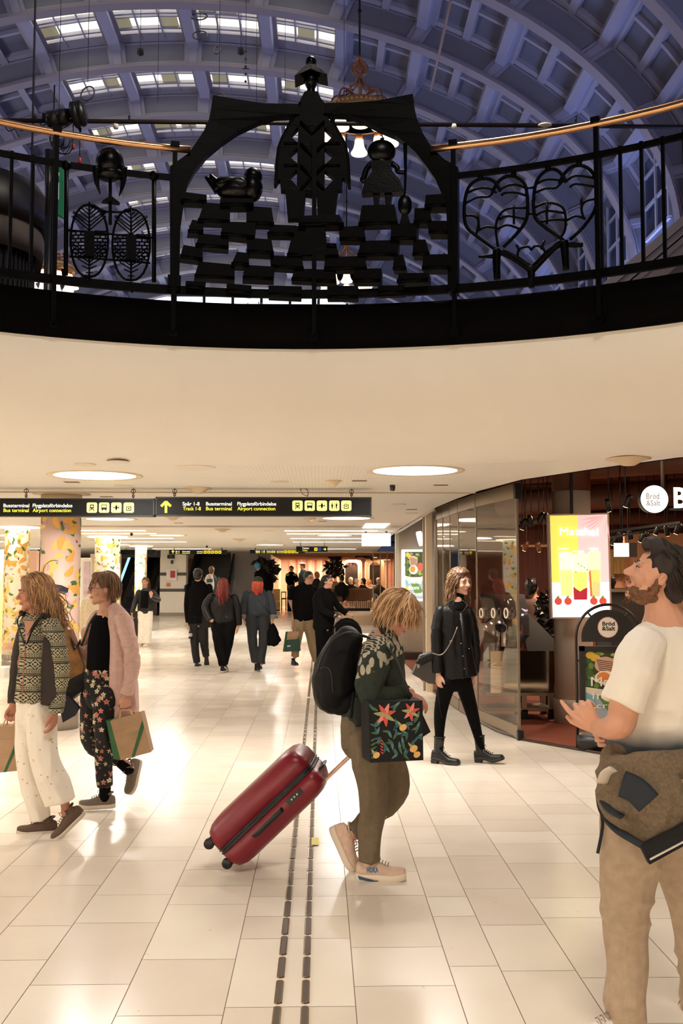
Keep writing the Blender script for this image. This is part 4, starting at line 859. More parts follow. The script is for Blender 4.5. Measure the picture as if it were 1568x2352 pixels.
BLUEL = mat('blue_led_handrail', (170, 220, 255), .4, emis=1.6, ecol=(150, 210, 255))
escalator(269, 318, 33.2, 'escalator with blue lit handrail behind the petal columns', BLUEL, (30, 36, 48)); escalator(334, 369, 33.6, 'narrow brownish stair flight left of the white tiled pier', None, (84, 66, 54)); escalator(428, 528, 33.6, 'black escalator between the white pier and the grey wall', None, (14, 14, 16))
panel('dark_lintel', 269, 369, 1262, 1280, 33.0, mat('lintel_black', (30, 24, 22), .5), 'dark lintel over the two left escalators', 'lintel', .3)
aed = thing('defibrillator_cabinet', 'white wall cabinet with a red window on the white tiled pier', 'cabinet', J(394, 1333, 32.98)); a, c = J(382, 1333, 32.9), J(406, 1307, 32.9)
b = MB(); b.box((a.x, 32.88, a.z), (c.x, 33, c.z)); b.build('case', mat('aed_white', (244, 240, 232), .4), aed); a, c = J(391, 1327, 32.87), J(402, 1311, 32.87); b = MB(); b.box((a.x, 32.86, a.z), (c.x, 32.88, c.z)); b.build('red_window', mat('aed_red', (170, 30, 28), .4), aed)
panel('wall_notice', 382, 391, 1339, 1347, 32.97, mat('orange_notice', (224, 110, 76), .5), 'small orange notice under the defibrillator cabinet', 'notice', .03)
for i, px in enumerate((388, 397)): panel('exit_pictogram', px - 4, px + 4, 1274, 1283, 32.96, BLK, ('left', 'right')[i] + ' of the two square black pictogram plates on the white pier', 'sign', .03)
panel('exit_pictogram', 392, 398, 1287, 1295, 32.96, BLK, 'small black plate below the pair on the white pier', 'sign', .03)

# ================================================================ RESTAURANT AT THE FAR END
RX0, RX1 = J(622, 1300, 36.5).x, J(912, 1300, 36.5).x + 1
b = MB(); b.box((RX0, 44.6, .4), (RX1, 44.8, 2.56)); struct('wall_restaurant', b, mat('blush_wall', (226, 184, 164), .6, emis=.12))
def curtain_mat():
    m, t, bb = newmat('striped_curtain'); N = NT(t); vec, x, y, z = N.coords(); s = N.m('SINE', N.m('MULTIPLY', x, 15)); s2 = N.m('SINE', N.m('MULTIPLY', x, 37)); f = N.m('MULTIPLY_ADD', N.m('ADD', s, N.m('MULTIPLY', s2, .5)), .33, .5, True)
    N.l(N.mix(f, rgb((188, 124, 112)), rgb((250, 232, 214))), bb.inputs['Base Color']); bb.inputs['Roughness'].default_value = .8; return m
b = MB(); xa, xb = J(665, 1300, 44.4).x, J(925, 1300, 44.4).x; n = 240
P = [V((xa + (xb - xa) * k / n, 44.4 + .04 * sin(k * .9), 0)) for k in range(n + 1)]
for p, q in zip(P, P[1:]): b.poly([p + V((0, 0, .42)), q + V((0, 0, .42)), q + V((0, 0, 2.5)), p + V((0, 0, 2.5))])
tag(b.build('curtain', curtain_mat(), origin=(xa, 44.4, .42)), 'pleated pink and white curtain along the restaurant back wall', 'curtain')
b = MB(); b.box((RX0, 36.4, 2.50), (RX1, 44.6, 2.55)); 
for k in range(12): b.box((RX0, 36.8 + k * .65, 2.47), (RX1, 36.86 + k * .65, 2.5))
struct('ceiling_restaurant', b, mat('timber_ceiling', (150, 104, 76), .6))
for x in (RX0 + .8, RX0 + 2, RX0 + 3.2, RX0 + 4.6): area('restaurant_light', (x, 43.4, 2.45), .5, 60, (1, .70, .48))
area('restaurant_light', (RX0 + 1.2, 38, 2.45), .8, 30, (1, .72, .5)); area('restaurant_light', (RX0 + 3.6, 38.5, 2.45), .8, 45, (1, .72, .5))
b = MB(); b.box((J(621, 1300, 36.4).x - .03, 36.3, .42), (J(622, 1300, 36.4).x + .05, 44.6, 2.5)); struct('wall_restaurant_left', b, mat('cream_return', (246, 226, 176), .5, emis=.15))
for i, (x0, x1) in enumerate(((784, 830), (840, 880))):
    t = thing('framed_window', 'rounded cream window frame in the restaurant, ' + ('left' if i == 0 else 'right') + ' of two', 'window', J((x0 + x1) / 2, 1350, 43.6)); a, c = J(x0, 1352, 43.6), J(x1, 1284, 43.6); cx, cz, hw, hh = (a.x + c.x) / 2, (a.z + c.z) / 2, (c.x - a.x) / 2, (c.z - a.z) / 2
    def rr_(w_, h_, r, y): 
        P = []
        for sx, sz, a0 in ((1, 1, 0), (-1, 1, 90), (-1, -1, 180), (1, -1, 270)):
            for k in range(6): q = radians(a0 + k * 18); P.append(V((cx + sx * (w_ - r) + r * cos(q), y, cz + sz * (h_ - r) + r * sin(q))))
        return P
    b = MB()
    for w_ in (0, .06, .12): b.tube(rr_(hw - w_, hh - w_, .2, 43.6), .045, 6, closed=True)
    b.build('rounded_frame', mat('frame_cream', (226, 196, 164), .5), t); b = MB(); q = [p for p in rr_(hw - .15, hh - .15, .15, 43.7)]; b.prism([V((p.x, p.y, min(p.z, J(0, 1298, 43.7).z))) for p in q], [V((p.x, p.y + .02, min(p.z, J(0, 1298, 43.7).z))) for p in q]); b.build('dark_pane', mat('dark_mirror_pane', (52, 42, 38), .1, var=.4, vs=3), t)
def leafy(name, px, py, w, h, y, n, lab, seed, m, base=None, cat='plant', leaf=.12, stem=True, into=None):
    R = random.Random(seed); c = J(px, py, y); s = y / F; t = into or thing(name, lab, cat, V((c.x, y, (base if base is not None else c.z - h * s)))); b = MB()
    for k in range(n):
        u, v = R.gauss(0, .42), R.gauss(0, .42); p = c + V((u * w * s, R.gauss(0, .3) * w * s, v * h * s)); a = R.random() * 6.3; d = V((cos(a), R.random() - .5, sin(a) * .8 - .2)).normalized(); e = d.cross(V((R.random() - .5, 1, R.random() - .5))).normalized(); L = leaf * (.6 + .8 * R.random()); W = L * .28
        f = d.cross(e) * L * .1
        b.poly([p, p + d * L * .4 + e * W + f, p + d * L - f, p + d * L * .4 - e * W + f])
    b.build('foliage', m, t, recalc=False); b = MB()
    if stem:
        for k in range(5): b.tube([V((c.x + .02 * k, y, base if base is not None else c.z - h * s)), c + V((R.gauss(0, .3) * w * s, 0, R.gauss(0, .3) * h * s))], .01, 5)
        b.build('stems', mat('brown_stem', (54, 38, 26), .7), t)
    if base is not None: b = MB(); b.lathe((c.x, y, base), [(.12, 0), (.16, .3), (.14, .3), (.12, .27)], 16); b.build('pot', mat('dark_pot', (44, 38, 34), .6), t)
    return t
DLEAF = mat('dark_leaf', (24, 30, 20), .45); DLEAF2 = mat('blackish_leaf', (20, 17, 16), .4)  # second leaf tone is a blackish brown
leafy('potted_plant', 612, 1308, 20, 24, 35.0, 90, 'tall dark potted plant by the grey wall end, behind the blue hooded person', 3, DLEAF, .42, leaf=.35)
pc = leafy('hanging_plant', 772, 1278, 11, 9, 38, 45, 'tall column of dark plant clumps hanging in the restaurant', 20, DLEAF2, leaf=.22, stem=True)
for i, (px, py, w_, h_) in enumerate(((770, 1297, 16, 10), (757, 1307, 10, 12), (776, 1312, 18, 12))): leafy('foliage_clump', px, py, w_, h_, 38, 45, None, 21 + i, DLEAF2, leaf=.22, stem=True, into=pc)
b = MB(); b.tube([J(772, 1278, 38), V((J(772, 1278, 38).x, 38, 2.5))], .02, 5); b.build('hanging_wire', BLK, pc)
leafy('hanging_plant', 838, 1269, 18, 9, 37, 90, 'green hanging planter under the restaurant ceiling below the white screen', 31, DLEAF, leaf=.2, stem=False)
# slatted bench with high back
t = thing('slatted_bench', 'wooden slatted bench with a high slatted back facing the passage', 'bench', J(780, 1398, 37)); a, c = J(702, 1380, 37), J(855, 1353, 37); b = MB()
WOOD = mat('bench_slat', (176, 130, 92), .5); WOODL = mat('pale_bench_slat', (236, 200, 160), .5); n = 46
for k in range(n): x = a.x + (c.x - a.x) * k / n; b.box((x, 37.4, a.z), (x + .034, 37.46, c.z))
b.box((a.x, 37.47, a.z), (c.x, 37.5, c.z - .02)); b.box((a.x, 37.36, c.z - .02), (c.x, 37.5, c.z + .02)); b.build('slatted_back', WOOD, t)
a, c = J(698, 1397, 37), J(856, 1381, 37); b = MB()
for k in range(34): x = a.x + (c.x - a.x) * k / 34; b.box((x, 36.8, a.z), (x + .048, 37.4, c.z))
b.build('slatted_seat', WOODL, t); b = MB(); b.box((a.x + .3, 37, .42), (c.x - .1, 37.4, a.z)); b.build('dark_plinth', BLK, t)
t = thing('striped_armchair', 'striped armchair by the restaurant entrance behind the denim woman', 'armchair', J(635, 1400, 37.2)); a, c = J(626, 1400, 37.2), J(643, 1353, 37.2); b = MB()
for k in range(6): x = a.x + (c.x - a.x) * k / 6; b.box((x, 37.2, .8), (x + .03, 37.3, c.z)); b.box((x, 36.8, .5), (x + .03, 37.2, .82))
b.build('slats', WOODL, t); b = MB(); b.box((a.x, 37.3, .6), (c.x, 37.4, c.z)); b.box((a.x, 36.85, .44), (c.x, 37.3, .78)); b.build('cushion', mat('brown_cushion', (84, 58, 44), .8), t)
t = thing('cafe_chair', 'dark slim chair beside the striped armchair', 'chair', J(650, 1400, 38)); a, c = J(645, 1398, 38), J(657, 1361, 38); b = MB()
b.box((a.x, 38, c.z), (c.x, 38.05, c.z + .04)); b.box((a.x, 38, .85), (c.x, 38.4, .9)); b.build('seat', mat('chair_brown', (54, 34, 24), .5), t)
for x in (a.x, c.x - .03):
    for y in (38, 38.37): b = MB(); b.box((x, y, .42), (x + .03, y + .03, .85 if y > 38 else c.z)); b.build('leg', mat('chair_brown', (54, 34, 24)), t)
# ribbed step and steel railing
a, c = J(788, 1438, 30), J(861, 1410, 30); b = MB(); b.box((a.x, 30, a.z), (c.x, 32.6, c.z)); 
for k in range(24): x = a.x + (c.x - a.x) * k / 24; b.box((x, 29.98, a.z), (x + .018, 30, c.z - .04))
struct('trim_61', b, mat('step_beige', (206, 180, 148), .5))
t = thing('steel_railing', 'brushed steel handrail with two posts at the restaurant steps', 'railing', J(866, 1440, 29.6)); STEEL = mat('brushed_steel', (170, 156, 140), .35, .8)
for px in (862, 868): b = MB(); p, q = J(px, 1440, 29.6), J(px, 1364 if px == 862 else 1366, 29.6); b.tube([V((p.x, 29.6, .2)), q], .022, 8); b.build('post', STEEL, t)
b = MB(); b.tube([J(862, 1364, 29.6), J(878, 1384, 29.0)], .022, 8); b.tube([J(878, 1384, 29.0), J(878, 1440, 29.0)], .02, 8); b.build('handrail', STEEL, t)
# glass partition right of the bench
b = MB(); a, c = J(857, 1440, 31), J(905, 1262, 31); b.box((a.x, 31, .42), (c.x, 31.02, 2.5)); GLS = mat('clear_glass', (235, 225, 210), .02, trans=1, ior=1.3)
t = thing('glass_partition', 'glass screen right of the slatted bench', 'partition', (a.x, 31, .42)); b.build('glass', GLS, t); b = MB()
for px in (857, 873, 889, 905): p = J(px, 1300, 31); b.box((p.x - .015, 30.98, .42), (p.x + .015, 31.04, 2.5))
b.build('mullions', STEEL, t)
# hanging white screen, lit menu box, edge-on round sign
t = thing('hanging_screen', 'blank bright white screen hung from the ceiling before the restaurant', 'screen', J(864, 1254, 19.6)); a, c = J(831, 1254, 19.6), J(897, 1225, 19.6); b = MB(); b.box((a.x, 19.6, a.z), (c.x, 19.68, c.z)); b.build('panel', mat('white_screen', (255, 255, 255), .4, emis=1.6, ecol=(255, 252, 245)), t)
for px in (840, 887): b = MB(); p = J(px, 1221, 19.62); b.tube([V((p.x, 19.64, c.z)), V((p.x, 19.64, ZC))], .006, 5); b.ell(p, .025, seg=8, rings=6); b.build('hanger', BLK, t)
def foodart(b, x0, x1, z0, z1, y, dy, glow):
    """salad picture: greens, chicken, egg, tomato over a coloured geometric box"""
    E_ = dict(emis=.9) if glow else {}; g = 'lit_' if glow else ''; W, H_ = x1 - x0, z1 - z0; R = random.Random(9)
    def M_(n_, c_): return mat(g + n_, tuple(min(255, int(v * (1.0 if not glow else .9) + (40 if glow else 0))) for v in c_), .5, **E_)
    def P(L, n_, c_, k): b.use(M_(n_, c_)); b.poly([V((x0 + u * W, y - dy * k, z0 + v * H_)) for u, v in L])
    def Dc(u, v, ru, rv, n_, c_, k, a=0): P([(u + ru * cos(q) * cos(a) - rv * sin(q) * sin(a) * H_ / W * 0 - 0, v + rv * sin(q)) for q in [2 * pi * i / 18 for i in range(18)]], n_, c_, k)
    P([(0, .46), (1, .46), (1, 1), (0, 1)], 'art_dark_green', (44, 52, 22), 1)
    for i in range(34): Dc(R.random() * .9 + .05, .5 + R.random() * .46, .05 + .06 * R.random(), .02 + .03 * R.random(), 'art_green%d' % (i % 3), ((96, 124, 40), (52, 84, 28), (150, 160, 70))[i % 3], 2 + i * .02)
    for i in range(5): Dc(.12 + .1 * i, .94 - .04 * i, .1, .05, 'art_pasta', (214, 170, 60), 3 + i * .02)
    Dc(.42, .8, .22, .12, 'art_chicken', (206, 160, 130), 4)
    for i in range(6): P([(.24 + .01 * i, .88 - .028 * i), (.60, .84 - .026 * i), (.60, .83 - .026 * i), (.24 + .01 * i, .868 - .028 * i)], 'art_char', (60, 24, 16), 5)
    Dc(.78, .68, .16, .09, 'art_tomato', (206, 78, 52), 4.5); Dc(.42, .62, .22, .10, 'art_eggwhite', (246, 236, 216), 6); Dc(.38, .63, .14, .07, 'art_yolk', (222, 128, 50), 7)
    P([(0, .42), (.1, .36), (.9, .36), (1, .42), (1, .49), (.5, .44), (0, .49)], 'art_rim', (226, 210, 184), 8)
    P([(0, 0), (1, 0), (1, .42), (.9, .38), (.1, .38), (0, .42)], 'art_greyblue', (160, 166, 170), 8.5)
    P([(0, .42), (.18, .36), (.28, .22), (0, .3)], 'art_teal', (110, 166, 176), 9); P([(0, .3), (.24, .2), (.02, .08), (0, .1)], 'art_yellow', (226, 178, 70), 9); P([(.25, .36), (.62, .36), (.9, .16), (.55, .05)], 'art_leafgreen', (84, 122, 50), 9.2); P([(.62, .36), (1, .4), (1, .3)], 'art_teal', (110, 166, 176), 9.3)
t = thing('menu_light_box', 'glowing salad menu light box on the beige wall', 'light box', J(953, 1380, 20.1)); a, c = J(925, 1381, 20.05), J(979, 1262, 20.05); b = MB(); b.box((a.x, 20.05, a.z), (c.x, 20.40, c.z)); b.build('casing', mat('lit_white_frame', (230, 236, 240), .4, emis=1.0), t)
b = MB(); foodart(b, a.x + .05, c.x - .04, a.z + .05, c.z - .05, 20.045, .0006, True); b.build('picture', None, t, recalc=False); fit('Made', 938, 968, 1340, 12, TW, 20.03, t, bold=.012); fit('from', 938, 962, 1354, 9, TW, 20.03, t, bold=.012); fit('scratch', 938, 976, 1368, 8, TW, 20.03, t, bold=.012)
t = thing('round_projecting_sign', 'glowing round sign seen edge-on before the beige wall', 'sign', J(966, 1218, 15.8)); p = J(965, 1237, 15.8); b = MB(); b.lathe(p, [(.001, -.045), (.115, -.04), (.12, 0), (.115, .04), (.001, .045)], 28, Matrix.Rotation(radians(76), 3, 'Y') @ Matrix.Rotation(0, 3, 'X')); b.build('drum', mat('white_sign_glow', (255, 250, 244), .4, emis=1.3), t); b = MB(); b.tube([p + V((.03, 0, .1)), V((p.x + .03, p.y, 3.25))], .012, 6); b.build('rod', BLK, t)
# ================================================================ GLASS SHOPFRONT
FR = mat('shopfront_metal', (150, 134, 114), .38, .75, var=.06, vs=4); FRL = mat('post_cream_metal', (206, 192, 166), .45)
PG = [(2.01, 10.14), (1.80, 11.45), (1.72, 12.35), (1.69, 12.95), (1.665, 13.5), (1.64, 13.95)]
GL2 = mat('shop_glass', (238, 226, 208), .015, trans=1, ior=1.38)
def gpane(p, q, lab, ztop=2.45, zbot=.14, mid=False):
    p, q = V((*p, 0)), V((*q, 0)); d = (q - p); L = d.length; d.normalize(); n = V((-d.y, d.x, 0)); t = thing('glass_door_panel', lab, 'glass panel', (p + q) / 2, 'curved glass shopfront panels')
    c = (p + q) / 2; hl = d * (L / 2 - .012)
    b = MB(); b.obox(c + V((0, 0, (ztop + zbot) / 2)), hl, n * .005, (0, 0, (ztop - zbot) / 2)); b.build('glass', GL2, t)
    b = MB(); b.obox(c + V((0, 0, (ztop + 2.60) / 2)), hl, n * .02, (0, 0, (2.60 - ztop) / 2)); b.build('head_rail', FR, t)
    b = MB(); b.obox(c + V((0, 0, .075)), hl, n * .02, (0, 0, .065)); b.build('bottom_rail', FR, t)
    b = MB(); b.obox(p + d * .006 + V((0, 0, 1.3)), d * .006, n * .012, (0, 0, 1.29)); b.build('edge_strip', FR, t)
    return t, p, d, n, L
labs = ['free end glass panel of the shopfront with the row of ring decals', 'second glass panel behind the woman in black', 'narrow glass panel third from the open end', 'narrow glass panel fourth from the open end', 'glass panel next to the cream post']
for i, (p, q) in enumerate(zip(PG, PG[1:])):
    t, P0, d, n, L = gpane(p, q, labs[i])
    if i == 0:
        P1, P2 = J(1112, 1408, 1), J(1175, 1410, 1)
        for k in range(6):
            f = .88 - k * .155; c = P0 + d * L * f; c.z = 1.62 - 78 * c.y / F; b = MB(); b.tube([c - n * (-.008) * 1 + d * (.055 * cos(a)) + V((0, 0, .05 * sin(a))) for a in [2 * pi * j / 20 for j in range(20)]], .009, 5, closed=True)
            b.build('ring_decal', mat('decal_white', (236, 220, 196), .5) if k % 2 == 0 else mat('decal_brown', (58, 32, 26), .5), t)
        b = MB(); b.obox(P0 + V((0, 0, .05)) - d * .01, d * .02, n * .03, (0, 0, .05)); b.obox(P0 + V((0, 0, 2.52)), d * .03, n * .03, (0, 0, .08)); b.build('pivot_block', BLK, t)
b = MB(); p = V((1.575, 14.5, 0)); b.box((p.x - .045, 14.45, 0), (p.x + .045, 14.6, 2.58)); tag(b.build('shopfront_post', FRL, origin=p), 'cream metal post where the glass shopfront begins', 'post')
b = MB(); b.box((1.50, 14.6, 0), (1.53, 14.66, 2.55)); b.box((1.66, 14.4, 0), (1.72, 14.5, 2.58)); tag(b.build('shopfront_post', FR, origin=(1.6, 14.6, 0)), 'slim grey jamb behind the cream post', 'post')

# ================================================================ CAFE FITTINGS
PIL = mat('cafe_pillar_plaster', (232, 220, 200), .7, var=.04, vs=3); p = J(1322, 1668, 11.3)
t = thing('cafe_pillar', 'round beige pillar behind the glowing drinks screen', 'pillar', (p.x, 11.35, 0)); b = MB(); b.lathe((p.x, 11.35, 0), [(.215, .25), (.215, 2.62)], 36); b.build('shaft', PIL, t); b = MB(); b.lathe((p.x, 11.35, 0), [(.228, 0.012), (.235, .24), (.228, .27), (.216, .275)], 36); b.build('base', mat('pillar_base', (214, 200, 178), .6), t)
b = MB(); b.lathe((p.x, 11.35, 0), [(.218, 2.62), (.218, 3.25)], 36); b.build('brown_head', mat('pillar_head_brown', (104, 60, 42), .7), t); b = MB(); b.box((p.x - .07, 11.11, 2.0), (p.x - .04, 11.14, 3.2)); b.build('cable_duct', BLK, t)
YM = 10.75
t = thing('drinks_screen', 'bright yellow and pink drinks advertisement screen on the pillar', 'screen', J(1332, 1421, YM)); A_, B2, C2, D2 = J(1265, 1421, YM), J(1405, 1421, YM), J(1398, 1178, YM), J(1258, 1181, YM)
b = MB(); b.prism([A_, B2, C2, D2], [v + V((0, .08, 0)) for v in (A_, B2, C2, D2)]); b.build('casing', mat('screen_bezel', (190, 160, 140), .4), t)
def sq(u, v, k=1): lo = A_.lerp(B2, u); hi = D2.lerp(C2, u); return lo.lerp(hi, v) - V((0, .0008 * k + .002, 0))
b = MB()
def SP(L, name, c, k, e=.62): b.use(mat('screen_' + name, c, .4, emis=e)); b.poly([sq(.03 + .94 * u, .015 + .97 * v, k) for u, v in L])
def SE(u, v, ru, rv, name, c, k, e=.62): SP([(u + ru * cos(q), v + rv * sin(q)) for q in [2 * pi * i / 20 for i in range(20)]], name, c, k, e)
SP([(0, .34), (.48, .34), (.48, 1), (0, 1)], 'yellow', (250, 244, 110), 1); SP([(.48, .34), (1, .34), (1, 1), (.48, 1)], 'pink', (252, 214, 214), 1); SP([(0, 0), (1, 0), (1, .34), (0, .34)], 'white', (255, 255, 252), 1, .95)
for k in range(9):
    a = radians(190 + k * 11); L = .55 - .02 * abs(k - 4); u, v = .97, .99; e_ = (u + L * cos(a), v + .55 * L * sin(a)); SP([(u, v), ((u + e_[0]) / 2 + .012, (v + e_[1]) / 2 + .014), (max(e_[0], .49), e_[1]), ((u + e_[0]) / 2 - .008, (v + e_[1]) / 2 - .012)], 'palm', (244, 184, 188), 2)
for u0, u1, top, nm, c, c2 in ((.13, .38, .62, 'latte', (252, 250, 214), (246, 244, 150)), (.36, .63, .60, 'matcha', (250, 250, 205), (238, 240, 120)), (.64, .86, .62, 'ice', (252, 250, 190), (250, 226, 120))):
    SP([(u0 + .02, .2), (u1 - .02, .2), (u1, top), (u0, top)], nm, c, 3, .85); SP([(u0 + .03, .21), (u1 - .03, .21), (u1 - .015, top - .16), (u0 + .015, top - .16)], nm + '2', c2, 4, .7)
    SE((u0 + u1) / 2, top, (u1 - u0) / 2, .025, nm, c, 5)
SP([(.375, .17), (.605, .17), (.615, .29), (.54, .27), (.49, .25), (.43, .27), (.37, .30)], 'berry', (190, 40, 60), 6, .5); SP([(.66, .2), (.70, .2), (.68, .46), (.65, .44)], 'amber', (226, 130, 60), 6, .5); SP([(.7, .2), (.83, .2), (.84, .33), (.71, .35)], 'peach', (250, 190, 130), 6, .9)
for u in (.10, .27, .72, .88): SE(u, .155, .065, .036, 'strawberry', (226, 84, 70), 7, .5); SP([(u - .04, .19), (u, .185), (u + .03, .2), (u, .21)], 'stalk', (120, 140, 60), 8, .6)
for k in range(9): SE(.42 + .05 * (k * 7 % 5), .44 + .02 * (k * 3 % 5), .012, .005, 'mint', (110, 150, 60), 9, .6)
for k in range(4): SP([(.7 + .03 * k, .08 + .01 * k), (.95, .10 + .012 * k), (.95, .102 + .012 * k), (.7 + .03 * k, .083 + .01 * k)], 'script', (120, 110, 190), 9, .6)
b.build('picture', None, t, recalc=False)
b = MB(); pb = J(1322, 1300, YM); b.box((pb.x - .05, YM + .08, pb.z - .2), (pb.x + .05, YM + .42, pb.z + .2)); b.build('wall_bracket', BLK, t)
TWB = mat('bright_white_text', (255, 255, 255), .4, emis=1.6); fit('Matcha!', 1286, 1374, 1229, 17, TWB, YM - .012, t, bold=.0)
for s_, a, c, yy in (('Iced latte', 1283, 1305, 1262), ('Matcha mix', 1316, 1340, 1268), ('Iced tea', 1354, 1374, 1262)): fit(s_, a, c, yy, 4, TWB, YM - .012, t, bold=.0)
# hanging round signs and the illuminated letters
def roundsign(px, py, rp, y, lab, rodpx):
    t = thing('round_hanging_sign', lab, 'sign', J(px, py - rp, y)); p = J(px, py, y); r = rp * y / F; Mx = Matrix.Rotation(pi / 2, 3, 'X')
    b = MB(); b.use(mat('round_face', (255, 250, 244), .4, emis=1.25)); b.lathe(p, [(.001, .031), (r, .03), (r, .028)], 40, Mx); b.use(BLK); b.lathe(p, [(.001, -.05), (r * 1.02, -.05), (r * 1.02, .028), (.001, .028)], 40, Mx); b.build('drum', None, t)
    b = MB(); q = J(rodpx, py, y + .03); b.tube([V((q.x, y + .02, p.z + r * .7)), V((q.x, y + .02, 3.25))], .014, 6); b.build('rod', mat('grey_rod', (120, 108, 96), .4, .5), t)
    gm = mat('pale_grey_text', (170, 160, 156), .5, emis=.3); fit('Bröd', px - rp * .5, px + rp * .42, py - 1, rp * .42, gm, y - .038, t); fit('&Salt', px - rp * .5, px + rp * .5, py + rp * .45, rp * .40, gm, y - .038, t)
    return t
roundsign(1500, 1147, 32, 8.6, 'glowing round bakery sign hanging at the cafe entrance', 1521)
t = thing('illuminated_letters', 'white illuminated letters beside the round bakery sign, cut by the right edge', 'sign', J(1560, 1165, 8.9)); fit('Bröd', 1547, 1660, 1165, 45, mat('channel_letter', (255, 252, 246), .4, emis=1.7), 8.9, t, bold=.03)
b = MB(); b.box(J(1540, 1172, 8.95), J(1700, 1168, 9.0)); b.build('carrier_rail', BLK, t); b = MB(); b.tube([J(1600, 1168, 8.97), V((J(1600, 1168, 8.97).x, 8.97, 3.25))], .015, 6); b.build('rod', BLK, t)
t = thing('drum_lantern_sign', 'small glowing drum sign with a dark side above the man', 'sign', J(1430, 1248, 12.4)); p = J(1428, 1263, 12.4); b = MB(); b.use(mat('round_face', (255, 250, 244))); b.box(p + V((-.085, -.01, -.085)), p + V((.085, .06, .085))); b.use(mat('olive_drum', (50, 42, 34), .5)); b.box(p + V((.086, 0, -.088)), p + V((.19, .09, .088))); b.build('drum', None, t); b = MB(); b.tube([p + V((.09, .03, .08)), V((p.x + .09, p.y + .03, 3.25))], .008, 5); b.build('rod', BLK, t)
# ducts, track lights
DUCT = mat('duct_brown', (104, 62, 44), .55, var=.12, vs=3); b = MB()
for P, r in (([(2.1, 13.2, 3.0), (4.6, 11.2, 3.0), (9, 10.2, 3.0)], .16), ([(3.0, 16.5, 2.86), (6, 14, 2.9), (9.8, 13.6, 2.9)], .2), ([(2.6, 9.9, 3.05), (6, 8.6, 3.05), (9.8, 8.2, 3.05)], .07), ([(2.4, 17.6, 2.7), (9.8, 17.4, 2.7)], .12)):
    b2 = MB(); b2.tube(crom([V(q) for q in P], 6), r, 14); tag(b2.build('air_duct', DUCT, origin=P[0]), 'brown painted air duct under the cafe ceiling', 'duct', 'brown ducts of the cafe')
for k in range(5): b2 = MB(); b2.box((2.2, 9.6 + k * 1.7, 3.17), (9.9, 9.75 + k * 1.7, 3.249)); tag(b2.build('brown_beam', mat('beam_brown', (120, 72, 50), .6), origin=(2.2, 9.6 + k * 1.7, 3.1)), 'flat brown beam across the cafe ceiling', 'beam', 'cafe ceiling beams')
SPOTE = mat('spot_lens', (255, 236, 200), .3, emis=14, ecol=(255, 210, 150)); SPB = mat('spot_brass', (120, 78, 44), .4, .4)
def spot(px, py, y, lab, m, lit=True, tilt=0):
    p = J(px, py, y); t = thing('track_spotlight', lab, 'spotlight', p, 'track spotlights of the cafe'); Mx = Matrix.Rotation(tilt, 3, 'Y') @ Matrix.Rotation(.35, 3, 'X'); b = MB(); b.lathe(p, [(.03, -.01), (.034, .0), (.034, .1), (.02, .13), (.001, .135)], 12, Mx); b.build('can', m, t)
    if lit: b = MB(); b.lathe(p, [(.001, -.014), (.027, -.012), (.027, -.005)], 12, Mx); b.build('lens', SPOTE, t)
    b = MB(); b.tube([p + V((0, 0, .1)), V((p.x, p.y + .02, 3.25))], .006, 5); b.build('stem', BLK, t)
for i, (px, py, y, m, li) in enumerate(((1199, 1214, 12, BLK, 1), (1220, 1207, 12, BLK, 0), (1238, 1200, 12, BLK, 0), (1258, 1202, 12, BLK, 1), (1204, 1263, 14, SPB, 1), (1238, 1265, 14, SPB, 1), (1437, 1162, 10.5, BLK, 1), (1398, 1172, 10.8, BLK, 1), (1407, 1250, 13.4, BLK, 1), (1425, 1240, 13.4, BLK, 0), (1470, 1243, 13, BLK, 1), (1488, 1240, 13, BLK, 1), (1505, 1226, 12.5, BLK, 1), (1533, 1228, 12, BLK, 1), (1552, 1224, 12, BLK, 1), (1448, 1236, 13.4, BLK, 0))): spot(px, py, y, 'small track spotlight under the cafe ceiling', m, li, .3 * (-1) ** i)
for x0, y0, x1, y1, yy in ((1192, 1200, 1262, 1186, 12), (1196, 1254, 1262, 1254, 14), (1232, 1251, 1262, 1251, 14.3), (1395, 1236, 1568, 1205, 13), (1392, 1222, 1560, 1200, 11)):
    b = MB(); b.beam(J(x0, y0, yy), J(x1, y1, yy), .03, .03); P_, Q_ = J(x0, y0, yy).lerp(J(x1, y1, yy), .2), J(x0, y0, yy).lerp(J(x1, y1, yy), .8); b.tube([P_, V((P_.x, P_.y, 3.25))], .006, 5); b.tube([Q_, V((Q_.x, Q_.y, 3.25))], .006, 5); tag(b.build('light_track', SPB if yy == 14 else BLK, origin=J(x0, y0, yy)), 'thin lighting track under the cafe ceiling', 'track', 'lighting tracks of the cafe')
for x, y, p_ in ((3.2, 12.5, 50), (5.5, 12, 50), (4.5, 9.6, 36), (4, 16, 55)): area('cafe_light', (x, y, 2.7), .3, p_, (1, .72, .50))
